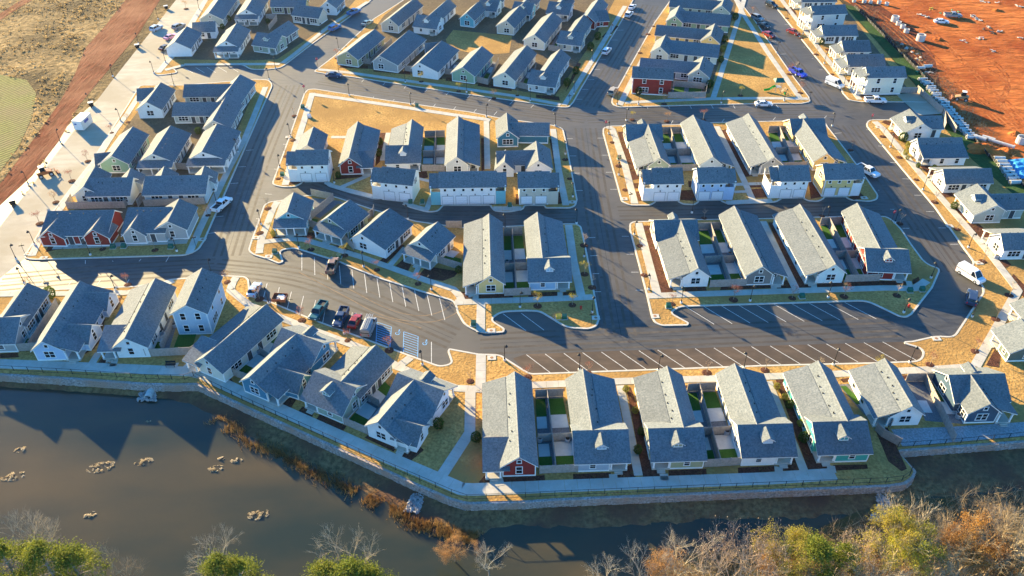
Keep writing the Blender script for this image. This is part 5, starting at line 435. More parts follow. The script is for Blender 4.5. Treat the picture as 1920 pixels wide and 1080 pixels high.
def sheet(name, poly, z, m, parent=None, kd='structure', label=None):
    poly = ccw([tuple(q) for q in poly])
    me = bpy.data.meshes.new(name)
    from mathutils.geometry import tessellate_polygon
    tri = tessellate_polygon([[Vector((x, y, 0)) for x, y in poly]])
    me.from_pydata([(x, y, z) for x, y in poly], [], [tuple(t) for t in tri])
    me.materials.append(m); me.update()
    import bmesh
    bm = bmesh.new(); bm.from_mesh(me)
    for f in bm.faces:
        if f.normal.z < 0: f.normal_flip()
    bm.to_mesh(me); bm.free()
    o = link(name, me, parent)
    if kd and not parent: o['kind'] = kd
    return o
# ------------------------------------------------------------------ the ground
far = 1500
wt = WALLTOP
g_poly = [(-far, wt[0][1])] + [tuple(p) for p in wt] + [(far, wt[-1][1]), (far, 2500), (-far, 2500)]
sheet('ground', g_poly, -.03, M_GROUND)
sheet('asphalt_road', [(-110, 108), (-118, 150), (-112, 215), (-108, 300), (115, 300), (106, 225), (112, 190), (96, 150), (92, 92), (20, 92)], 0, M_ASPH)
sheet('dusty_road', GRAVELROAD, .012, M_PALE)
sheet('red_dirt_track', REDROAD, .012, M_RED)
sheet('crop_field', FIELD, .02, M_FIELD)
sheet('narrow_red_track', REDTRACK, .012, M_RED)
sheet('construction_ground', SITE, .016, M_SITE)
def near_line(x, y, pl):
    best = 1e9; q = Vector((x, y))
    for i in range(len(pl) - 1):
        a, b = Vector(pl[i]), Vector(pl[i + 1]); d = b - a; t = max(0, min(1, (q - a).dot(d) / max(d.length_squared, 1e-6))); best = min(best, (a + d * t - q).length)
    return best
for nm, poly in BLOCKS.items():
    p = rounded(ccw([tuple(q) for q in poly]))
    mb = MB(); n = len(p); q = offset(p, .34)
    z1, z2 = .15, .14
    mb.v = [(x, y, 0) for x, y in p] + [(x, y, z1) for x, y in p] + [(x, y, z1) for x, y in q] + [(x, y, .1) for x, y in q]
    for i in range(n):
        j = (i + 1) % n
        if any(near_line((p[i][0] + p[j][0]) / 2, (p[i][1] + p[j][1]) / 2, l_) < 1.1 for l_ in NOKERB): continue
        mb.f += [(i, j, n + j, n + i), (n + i, n + j, 2 * n + j, 2 * n + i), (2 * n + i, 2 * n + j, 3 * n + j, 3 * n + i)]
    mb.m = [0] * len(mb.f)
    lawn = sheet(nm.replace('_block', '') + '_lawn', p, .125, M_LAWN)
    kb = link('kerb', mb.mesh('kerb', M_KERB, False), lawn)
def ribbon(mb, a, b, c, d, z0, z1):
    mb.add([(*a, z0), (*b, z0), (*c, z0), (*d, z0), (*a, z1), (*b, z1), (*c, z1), (*d, z1)],
           [(4, 5, 6, 7), (0, 1, 5, 4), (1, 2, 6, 5), (2, 3, 7, 6), (3, 0, 4, 7)])
for wi, (pl, wd) in enumerate(WALKS):
    pts = [Vector(p) for p in pl]
    root = link('sidewalk', None); kind(root, 'structure')
    z = .165 + (wi % 7) * .004
    for i in range(len(pts) - 1):
        a, b = pts[i], pts[i + 1]; d = b - a; L = d.length
        if L < .3: continue
        n = max(1, round(L / 1.9)); sl_ = L / n
        ext = wd * .32
        me = MB(); me.box(0, sl_ - .035, -wd / 2, wd / 2, -.06, 0); me = me.mesh('slab', M_WALK, False)
        ang = math.atan2(d.y, d.x)
        for k in range(n):
            p = a + d * (k / n)
            link('slab', me, root, (p.x, p.y, z), ang)
        if i > 0:
            jt = MB(); jt.lathe([(wd * .5, -.06), (wd * .5, -.004)], 12); link('slab', jt.mesh('slab', M_WALK, False), root, (a.x, a.y, z))
M_YARD = mat('yard_soil', (.14, .105, .065), 1.0, .4, 1.6, .1, (.12, .09, .06), .25, spec=.05)
for poly in YARDS: sheet('house_yard', poly, .131, M_YARD)
for i, poly in enumerate(MULCH): sheet('mulch_bed', poly, .148 + (i % 5) * .003, M_MULCH)
for i, poly in enumerate(GRAVEL): sheet('yard_gravel', poly, .136 + (i % 4) * .002, M_GRAV)
for i, poly in enumerate(PATIO): sheet('patio_slab', poly, .196 + (i % 4) * .003, M_PATIO)
for i, poly in enumerate(TURF): sheet('turf_panel', poly, .178 + (i % 4) * .003, M_TURF)
sheet('pale_gravel_yard', PALEGRAV, .147, mat('pale_gravel', (.27, .275, .28), 1.0, .35, 4.0, .05))
sheet('dark_clay', DARKCLAY, .019, mat('dark_clay', (.17, .05, .024), 1.0, .5, 1.0, .3, (.10, .04, .025), .15, spec=.05))
sheet('courtyard_lawn', COURT, .135, M_LAWN)
sheet('parking_pad', PAD, .14, M_PALE)
road = bpy.data.objects['asphalt_road']
def path(pl, wd, z, m, name, parent):
    pts = [Vector(p) for p in pl]; sm = []
    for i in range(len(pts) - 1):
        p0, p1, p2, p3 = pts[max(0, i - 1)], pts[i], pts[i + 1], pts[min(len(pts) - 1, i + 2)]
        for k in range(8):
            t = k / 8; sm.append(.5 * ((2 * p1) + (p2 - p0) * t + (2 * p0 - 5 * p1 + 4 * p2 - p3) * t * t + (3 * p1 - p0 - 3 * p2 + p3) * t ** 3))
    sm.append(pts[-1]); mb = MB(); n = len(sm)
    for i, p in enumerate(sm):
        u = (sm[min(n - 1, i + 1)] - sm[max(0, i - 1)]).normalized(); o = Vector((-u.y, u.x)) * wd / 2
        mb.v += [(p.x - o.x, p.y - o.y, z), (p.x + o.x, p.y + o.y, z)]
    mb.f = [(2 * i, 2 * i + 2, 2 * i + 3, 2 * i + 1) for i in range(n - 1)]; mb.m = [0] * len(mb.f)
    return link(name, mb.mesh(name, m, False), parent)
M_LANE = mat('old_brown_asphalt', (.098, .070, .05), .8, .3, .8, 0, (.07, .052, .04), .12, spec=.2, streak=((.3, 1, 1), R(2)))
sheet('old_asphalt_lane', BROWNLANE, .004, M_LANE, road)
M_SKID = mat('clay_tyre_mark', (.17, .12, .075), .9, .4, .8)
for i, pl in enumerate(SKIDS): path(pl, .22, .0055 + i * .0004, M_SKID, 'tyre_mark', road)
M_SEAM = mat('tar_seam', (.018, .018, .02), .8, .2, 2.0)
M_WPATH = mat('worn_wheel_path', (.08, .068, .056), .7, .35, .7, 0, (.058, .049, .041), .1, spec=.25)
for i, pl in enumerate(SEAMS):
    path(pl, .07, .0032 + i * .0001, M_SEAM, 'tar_seam', road)
    for k, o_ in enumerate((-2.6, -1.1, 1.1, 2.6)):
        a, b = Vector(pl[0]), Vector(pl[-1]); u = (b - a).normalized(); nn = Vector((-u.y, u.x)) * o_
        path([(p[0] + nn.x, p[1] + nn.y) for p in pl], .55, .0015 + i * .0001 + k * .00003, M_WPATH, 'wheel_path', road)
cvm = MB(); cvm.lathe([(.34, 0), (.34, .006)], 14); cvm = cvm.mesh('manhole_cover', mat('iron_cover', (.05, .04, .035), .6, .3, 4), False)
for (x, y) in COVERS: link('manhole_cover', cvm, road, (x, y, .006))
site = bpy.data.objects['construction_ground']
M_RUT = mat('wheel_rut', (.26, .07, .022), 1.0, .5, 1.0, .2, (.46, .15, .045), .2, spec=.05)
for i, pl in enumerate(RUTS):
    for o_ in (-1.0, 1.0):
        pp = offset([tuple(p) for p in pl] , 0) if False else [(p[0] + o_ * .7, p[1] + o_ * .7) for p in pl]
        path(pp, .5, .022 + i * .001 + (o_ + 1) * .0003, M_RUT, 'wheel_rut', site)
def strip(a, b, wd, z, m, name, parent):
    a, b = Vector(a), Vector(b); d = b - a; L = d.length; u = d / L; nrm = Vector((-u.y, u.x)) * wd / 2
    mb = MB(); mb.add([(*(a - nrm), z), (*(b - nrm), z), (*(b + nrm), z), (*(a + nrm), z)], [(0, 1, 2, 3)])
    return link(name, mb.mesh(name, m, False), parent)
for (a, b) in MARKS: strip(a, b, .11, .008, M_PAINT, 'parking_line', road)
for q in BAYS:
    q = [Vector(p) for p in q]
    bay = link('access_aisle', None, road)
    for i in range(4): strip(q[i], q[(i + 1) % 4], .11, .008, M_BPAINT, 'aisle_line', bay)
    for k in range(1, 9):
        t = k / 9; strip(q[0].lerp(q[3], t), q[1].lerp(q[2], t), .10, .0095, M_BPAINT, 'aisle_line', bay)
for p in BAYSYM:
    mb = MB()
    def ring(cx, cy, r, w0, n=14, a0=0, a1=2 * math.pi):
        for k in range(n):
            t0 = a0 + (a1 - a0) * k / n; t1 = a0 + (a1 - a0) * (k + 1) / n
            mb.add([(cx + (r - w0) * math.cos(t0), cy + (r - w0) * math.sin(t0), 0), (cx + r * math.cos(t0), cy + r * math.sin(t0), 0), (cx + r * math.cos(t1), cy + r * math.sin(t1), 0), (cx + (r - w0) * math.cos(t1), cy + (r - w0) * math.sin(t1), 0)], [(0, 1, 2, 3)])
    ring(0, -.15, .42, .12, a0=R(150), a1=R(400)); ring(0, .75, .14, .14)
    mb.box(-.06, .06, 0, .6, 0, .001); mb.box(-.06, .4, .25, .36, 0, .001); mb.box(-.06, .34, -.05, .06, 0, .001); mb.box(.28, .40, -.45, .06, 0, .001)
    link('wheelchair_symbol', mb.mesh('wheelchair_symbol', M_BPAINT, False), road, (p[0], p[1], .009), R(-15))
# ------------------------------------------------------------------ pond, bank, retaining wall
WZ = -1.7
sheet('pond_water', [(-far, -600), (far, -600), (far, 130), (-far, 130)], WZ, M_WATER)
def resample(pl, step):
    pts = [Vector(p) for p in pl]; out = []
    for i in range(len(pts) - 1):
        n = max(1, round((pts[i + 1] - pts[i]).length / step))
        out += [pts[i].lerp(pts[i + 1], k / n) for k in range(n)]
    return out + [pts[-1]]
def ruled(A, B, zA, zB, nu, nv, amp):
    # A, B: matched control points
    vs = []; fs = []; rows = []
    for i in range(len(A) - 1):
        a0, a1, b0, b1 = Vector(A[i]), Vector(A[i + 1]), Vector(B[i]), Vector(B[i + 1])
        n = max(1, int(max((a1 - a0).length, (b1 - b0).length) / nu))
        for k in range(n + (1 if i == len(A) - 2 else 0)):
            rows.append((a0.lerp(a1, k / n), b0.lerp(b1, k / n)))
    for (a, b) in rows:
        for j in range(nv + 1):
            t = j / nv; p = a.lerp(b, t)
            z = zA + (zB - zA) * (t ** .85)
            z += amp * noise.noise((p.x * .5, p.y * .5, 0)) * (0 if j == 0 else 1)
            vs.append((p.x, p.y, z))
    m = nv + 1
    for i in range(len(rows) - 1):
        for j in range(nv): fs.append((i * m + j, i * m + j + 1, (i + 1) * m + j + 1, (i + 1) * m + j))
    return vs, fs
def outward(pl, d):
    pts = [Vector(p) for p in pl]; out = []
    for i, p in enumerate(pts):
        a = pts[max(0, i - 1)]; b = pts[min(len(pts) - 1, i + 1)]; u = (b - a).normalized()
        out.append(p + Vector((u.y, -u.x)) * d)
    return out
vs, fs = ruled(outward(WALLTOP, .1), SHORE, -1.22, WZ - .12, .9, 7, .12)
me = bpy.data.meshes.new('bank'); me.from_pydata(vs, [], fs); me.materials.append(M_BANK); me.update()
for p in me.polygons: p.use_smooth = True
kind(link('pond_bank', me), 'structure')
# bank beyond the far left and right is the ground's own edge
rw = link('retaining_wall', None)
tag(rw, 'long stacked stone retaining wall above the pond', 'wall')
core = MB(); cap = MB(); blk = MB()
W2 = resample(WALLTOP, .55); n = len(W2)
for i in range(n - 1):
    a, b = W2[i], W2[i + 1]; u = (b - a).normalized(); o = Vector((u.y, -u.x))
    ia, ib = a - o * .3, b - o * .3; oa, ob = a + o * .04, b + o * .04
    core.add([(*ia, -2.2), (*ib, -2.2), (*ob, -2.2), (*oa, -2.2), (*ia, -.02), (*ib, -.02), (*ob, -.02), (*oa, -.02)], [(4, 5, 6, 7), (2, 3, 7, 6), (0, 1, 5, 4)])
    for c in range(5):
        z0 = -.02 - .27 * (c + 1); z1 = z0 + .25
        sh = .5 if c % 2 else 0
        p = a.lerp(b, sh); q = b if not sh else b + (b - a) * .5
        q = p + (q - p) * .94 if not sh else a.lerp(b, .5) + (b - a) * .47 * 1.9
        d = random.uniform(.06, .16) + c * .035
        e = random.uniform(-.02, .02)
        pa, pb = p + o * .02, q + o * .02; qa, qb = p + o * d, q + o * (d + e)
        blk.add([(*pa, z0), (*pb, z0), (*qb, z0), (*qa, z0), (*pa, z1), (*pb, z1), (*qb, z1), (*qa, z1)], [(4, 5, 6, 7), (2, 3, 7, 6), (0, 3, 7, 4), (1, 2, 6, 5)])
    d0 = random.uniform(-.02, .03); zc = random.uniform(.05, .09)
    ca, cb = a + u * .02, b - u * .02
    p0, p1, p2, p3 = ca - o * .34, cb - o * .34, cb + o * (.14 + d0), ca + o * (.14 + d0)
    cap.add([(*p0, -.018), (*p1, -.018), (*p2, -.018), (*p3, -.018), (*p0, zc), (*p1, zc), (*p2, zc), (*p3, zc)], [(4, 5, 6, 7), (0, 1, 5, 4), (1, 2, 6, 5), (2, 3, 7, 6), (3, 0, 4, 7)])
link('wall_core', core.mesh('wall_core', M_STONE, False), rw)
kind(link('stone_blocks', blk.mesh('stone_blocks', M_STONE), rw), 'stuff')
kind(link('cap_stones', cap.mesh('cap_stones', M_STONE), rw), 'stuff')
def railfence(pl, label):
    root = link('metal_rail_fence', None); tag(root, label, 'fence', None)
    pts = resample(pl, 2.4)
    pm = MB(); pm.box(-.035, .035, -.035, .035, 0, 1.2); pm = pm.mesh('post', M_BLACK, False)
    rm = MB(); rm.box(0, 1, -.022, .022, -.022, .022); rm = rm.mesh('rail', M_BLACK, False)
    for i, p in enumerate(pts):
        link('post', pm, root, (p.x, p.y, .12))
        if i < len(pts) - 1:
            d = pts[i + 1] - p; a = math.atan2(d.y, d.x)
            for z in (.3, 1.26): link('rail', rm, root, (p.x, p.y, z), a, (d.length, 1, 1))
railfence(RAILFENCE, 'thin black metal fence along the waterfront promenade')
railfence(RAILFENCE2, 'thin black metal fence behind the navy cottage')
def rocks(poly, n, z, smin=.16, smax=.42):
    mb = MB(); xs = [p[0] for p in poly]; ys = [p[1] for p in poly]; c = 0
    from mathutils.geometry import intersect_point_tri_2d
    while c < n:
        x, y = random.uniform(min(xs), max(xs)), random.uniform(min(ys), max(ys))
        ins = False; j = len(poly) - 1
        for i in range(len(poly)):
            if (poly[i][1] > y) != (poly[j][1] > y) and x < (poly[j][0] - poly[i][0]) * (y - poly[i][1]) / (poly[j][1] - poly[i][1]) + poly[i][0]: ins = not ins
            j = i
        if not ins: continue
        s = random.uniform(smin, smax); vs = []
        for v in [(1, 0, 0), (-1, 0, 0), (0, 1, 0), (0, -1, 0), (0, 0, 1), (0, 0, -1)]:
            vs.append((x + v[0] * s * random.uniform(.6, 1.2), y + v[1] * s * random.uniform(.6, 1.2), z + random.uniform(-.1, .25) + v[2] * s * random.uniform(.5, .9)))
        mb.add(vs, [(0, 2, 4), (2, 1, 4), (1, 3, 4), (3, 0, 4), (2, 0, 5), (1, 2, 5), (3, 1, 5), (0, 3, 5)]); c += 1
    return mb
RIPL = ['pale riprap stones running down the bank to the pond corner', 'pale riprap stones around the drain outfall pipe', 'bluish riprap stones down the shaded bank beside the woods']
for poly, n_, lb in zip(RIPRAP, (330, 150, 420), RIPL):
    o = link('riprap_stones', rocks(poly, n_, -1.5, .12, .3).mesh('riprap_stones', M_ROCK)); kind(o, 'stuff'); tag(o, lb, 'stones')
ofp = link('drain_pipe', None); tag(ofp, 'concrete drain outfall pipe in the pond bank', 'pipe'); ofp.location = (OUTFALL[0], OUTFALL[1], -1.25)
mb = MB()
for k in range(14):
    a0, a1 = 2 * math.pi * k / 14, 2 * math.pi * (k + 1) / 14
    q = []
    for yy in (-1.0, 1.2):
        for r_ in (.62, .5):
            for a in (a0, a1): q.append((r_ * math.cos(a), yy, r_ * math.sin(a)))
    mb.add(q, [(0, 1, 5, 4), (2, 6, 7, 3), (0, 2, 3, 1)])
link('pipe_shell', mb.mesh('pipe_shell', M_PIPE), ofp); mb = MB(); mb.add([(.5 * math.cos(2 * math.pi * k / 12), 0, .5 * math.sin(2 * math.pi * k / 12)) for k in range(12)], [tuple(range(12))])
link('pipe_mouth', mb.mesh('pipe_mouth', M_BLACK), ofp, (0, .6, 0))
# ------------------------------------------------------------------ houses
def winmesh(kindw):
    cols, wd, ht = dict(s=(1, .55, .62), one=(1, .85, 1.4), two=(2, 1.65, 1.3), three=(3, 2.4, 1.25), bar=(2, 1.1, .5), low=(1, .8, .9))[kindw]
    fr = MB(); t = .1
    fr.box(-wd / 2 - t, wd / 2 + t, -.05, .02, ht / 2, ht / 2 + t); fr.box(-wd / 2 - t - .03, wd / 2 + t + .03, -.07, .02, -ht / 2 - t, -ht / 2)
    fr.box(-wd / 2 - t, -wd / 2, -.05, .02, -ht / 2, ht / 2); fr.box(wd / 2, wd / 2 + t, -.05, .02, -ht / 2, ht / 2)
    pw = wd / cols
    for c in range(1, cols): fr.box(-wd / 2 + c * pw - .05, -wd / 2 + c * pw + .05, -.05, .02, -ht / 2, ht / 2)
    rows = 2 if ht > .8 else 1
    pm = MB(); ph = ht / rows
    if rows == 2: fr.box(-wd / 2, wd / 2, -.045, .015, -.03, .03)
    pm.box(-pw / 2 + .03, pw / 2 - .03, -.012, .01, -ph / 2 + .02, ph / 2 - .02)
    panes = [(-wd / 2 + (c + .5) * pw, -ht / 2 + (r + .5) * ph) for c in range(cols) for r in range(rows)]
    return fr.mesh('window', M_WHITE), pm.mesh('pane', M_GLASS, False), panes
WIN = {k: winmesh(k) for k in ('s', 'one', 'two', 'three', 'bar', 'low')}
def facing(f): return math.atan2(f[1], f[0]) + math.pi / 2
def window(parent, k, x, y, z, f):
    fr, pm, panes = WIN[k]
    o = link('window', fr, parent, (x + f[0] * .03, y + f[1] * .03, z), facing(f))
    for (px, pz) in panes: link('pane', pm, o, (px, 0, pz))
dm = MB(); dm.box(-.62, -.5, -.05, .02, 0, 2.2); dm.box(.5, .62, -.05, .02, 0, 2.2); dm.box(-.62, .62, -.05, .02, 2.1, 2.22); DOORF = dm.mesh('door', M_WHITE)
dm = MB(); dm.box(-.5, .5, -.02, .01, 0, 2.1); DOORL = dm.mesh('door_leaf', M_ENTRY, False)
def door(parent, x, y, z, f):
    o = link('door', DOORF, parent, (x + f[0] * .03, y + f[1] * .03, z), facing(f)); link('door_leaf', DOORL, o)
vm_ = MB(); vm_.lathe([(.075, -.2), (.075, .16), (.11, .17), (.11, .22)], 8); VENT = vm_.mesh('vent_pipe', mat('vent_plastic', (.025, .025, .025), .7, 0), False)
pm_ = MB(); pm_.box(-.11, .11, -.11, .11, 0, 1); pm_.box(-.15, .15, -.15, .15, 0, .06); pm_.box(-.15, .15, -.15, .15, .94, 1); POST = pm_.mesh('porch_post', M_WHITE, False)
def post(parent, x, y, z0, z1): link('porch_post', POST, parent, (x, y, z0), 0, (1, 1, z1 - z0))
GZ = .12
def wing(root, ax, ay, bx, by, zr, dl, dr, ze, colr, walls=None, ov=.38, eo=.38, eob=.38, base=True):
    d = Vector((bx - ax, by - ay)); L = d.length; u = d / L; rt = Vector((u.y, -u.x)); A = Vector((ax, ay))
    def T(p, s): q = A + u * s + rt * p[0]; return (q.x, q.y, p[1])
    def zt(x): return zr - (zr - ze) * (abs(x) / (dl if x < 0 else dr))
    t1, t2 = .09, .27
    top = [(-dl, ze), (0, zr), (dr, ze)]
    mb = MB(); mb.extrude(top + [(x, z - t1) for x, z in top[::-1]], T, 0, L)
    rf = link('roof', mb.mesh('roof', M_ROOF), root)
    mb = MB(); sl1, sl2 = (zr - ze) / dl, (zr - ze) / dr; mb.extrude([(-.15, zr - .15 * sl1 + .012), (0, zr + .03), (.15, zr - .15 * sl2 + .012), (0, zr - .03)], T, .0, L); link('ridge_cap', mb.mesh('ridge_cap', M_RIDGE), rf)
    mb = MB(); k = .03
    tp = [(-dl + k, ze - t1 + k * (zr - ze) / dl), (0, zr - t1), (dr - k, ze - t1 + k * (zr - ze) / dr)]
    mb.extrude(tp + [(x, z - (t2 - t1)) for x, z in tp[::-1]], T, .03, L - .03)
    link('fascia', mb.mesh('fascia', M_WHITE), rf)
    if walls is None: walls = [(-dl + ov, dr - ov, eo, L - eob)]
    mb = MB(); bs = MB(); cbs = []
    for (d0, d1, s0, s1) in walls:
        tops = [(d1, zt(d1) - t2 + .02)] + ([(0, zr - t2 + .02)] if d0 < -.01 and d1 > .01 else []) + [(d0, zt(d0) - t2 + .02)]
        mb.extrude([(d0, GZ + .02), (d1, GZ + .02)] + tops, T, s0, s1)
        bs.extrude([(d0 - .03, GZ - .1), (d1 + .03, GZ - .1), (d1 + .03, GZ + .3), (d0 - .03, GZ + .3)], T, s0 - .03, s1 + .03)
        for dd in (d0, d1):
            sg = 1 if dd == d1 else -1
            cb = MB(); cbs.append(cb); cb.extrude([(dd - sg * .12, GZ + .3), (dd + sg * .035, GZ + .3), (dd + sg * .035, zt(dd) - t2 - .02), (dd - sg * .12, zt(dd) - t2 - .02)], T, s0 - .035, s0 + .12)
    wl = link('wall', mb.mesh('wall', sidingmat(colr)), root)
    if base: 
        link('foundation', bs.mesh('foundation', M_WHITE), wl)
        for cb in cbs: link('corner_board', cb.mesh('corner_board', M_WHITE), wl)
    return dict(A=A, u=u, rt=rt, L=L, zt=zt, walls=walls)
def at(wg, d, s): q = wg['A'] + wg['u'] * s + wg['rt'] * d; return q.x, q.y
def gablewin(root, wg, k, zr):
    w0 = wg['walls'][0]; s = w0[2]; f = (-wg['u'].x, -wg['u'].y); c = 0
    def W(kk, d, z): x, y = at(wg, d, s); window(root, kk, x, y, z, f)
    if k in '1': W('one', c, GZ + 1.45)
    if k in '2': W('two', c, GZ + 1.45)
    if k in '3': W('three', c, GZ + 1.45)
    if k in '123v': W('s', c, zr - 1.45)
    if k == 'v': W('two', c, GZ + 1.35)
def sidewins(root, wg, sg, storey=1):
    w0 = wg['walls'][0]; dd = w0[1] if sg > 0 else w0[0]; f = tuple(wg['rt'] * sg); Lw = w0[3] - w0[2]
    zw = wg['zt'](dd) - .3
    if zw < 1.9: return
    def W(kk, t, z):
        x, y = at(wg, dd, w0[2] + Lw * t); window(root, kk, x, y, z, f)
    zc = GZ + 1.42 if zw > 2.25 else GZ + 1.25
    if storey == 2:
        W('three', .3, zc); W('one', .75, zc); W('one', .3, GZ + 4.0); W('one', .75, GZ + 4.0); return
    if Lw > 9:
        W('three', .2, zc); W('three', .8, zc); x, y = at(wg, dd, w0[2] + Lw * .42); door(root, x, y, GZ + .1, f); x, y = at(wg, dd, w0[2] + Lw * .6); door(root, x, y, GZ + .1, f)
    elif Lw > 5: W('three', .3, zc); x, y = at(wg, dd, w0[2] + Lw * .7); door(root, x, y, GZ + .1, f)
    elif Lw > 2.5: W('one', .5, zc)
def leanto(root, wg, sg, u0, zr, dmain, ze, colr, porch):
    sl_ = (zr - ze) / dmain; L = wg['L']
    d0 = 1.5; z0 = zr - sl_ * d0 + .10; d1 = 5.3; z1 = zr - 2.55
    A, u, rt = wg['A'], wg['u'], wg['rt']
    def T(p, s): q = A + u * s + rt * (p[0] * sg); return (q.x, q.y, p[1])
    mb = MB(); mb.extrude([(d0, z0), (d1, z1), (d1, z1 - .09), (d0, z0 - .2)], T, u0 - (.02 if u0 == 0 else 0), L + .02)
    rf = link('roof', mb.mesh('roof', M_ROOF), root)
    def zl(x): return z0 + (z1 - z0) * (x - d0) / (d1 - d0)
    mb = MB(); mb.extrude([(2.4, zl(2.4) - .1), (d1 - .03, z1 - .08), (d1 - .03, z1 - .26), (2.4, zl(2.4) - .28)], T, u0 + .03, L - .01)
    link('fascia', mb.mesh('fascia', M_WHITE), rf)
    s0 = u0 + (2.5 if porch else .3); dw = d1 - .42
    mb = MB(); mb.extrude([(2.3, GZ + .02), (dw, GZ + .02), (dw, zl(dw) - .22), (2.3, zl(2.3) - .22)], T, s0, L - .4)
    wl = link('wall', mb.mesh('wall', sidingmat(colr)), root)
    mb = MB(); mb.extrude([(2.3, GZ - .1), (dw + .03, GZ - .1), (dw + .03, GZ + .3), (2.3, GZ + .3)], T, s0 - .03, L - .37)
    link('foundation', mb.mesh('foundation', M_WHITE), wl)
    f = tuple(rt * sg); Lw = L - .4 - s0
    for t in ((.18, .42, .6, .85) if Lw > 9 else (.3, .75)):
        q = A + u * (s0 + Lw * t) + rt * sg * dw; window(root, 'bar' if t == .42 else 'one', q.x, q.y, GZ + 1.25, f)
    if porch: porchset(root, A, u, rt * sg, 2.45, dw, u0 + .3, s0, z1 - .25)
def porchset(root, A, u, o, d0, d1, s0, s1, zt_):
    def T(p, s): q = A + u * s + o * p[0]; return (q.x, q.y, p[1])
    mb = MB(); mb.extrude([(d0, GZ - .08), (d1, GZ - .08), (d1, GZ + .34), (d0, GZ + .34)], T, s0 - .2, s1)
    link('porch_floor', mb.mesh('porch_floor', M_WALK), root)
    for dd in ((d1 - .15, d0 + .25) if d1 - d0 < 4 else (d1 - .15, (d0 + d1) / 2 - .8, (d0 + d1) / 2 + .8, d0 + .15)):
        q = A + u * s0 + o * dd; post(root, q.x, q.y, GZ + .33, zt_)
    m = (d0 + d1) / 2
    q = A + u * s1 + o * m; door(root, q.x, q.y, GZ + .35, tuple(-u))
    for k in range(2):
        mb = MB(); mb.extrude([(m - .6, GZ - .08), (m + .6, GZ - .08), (m + .6, GZ + .24 - k * .12), (m - .6, GZ + .24 - k * .12)], T, s0 - .2 - .32 * (k + 1), s0 - .2 - .32 * k)
        link('porch_step', mb.mesh('porch_step', M_WALK), root)
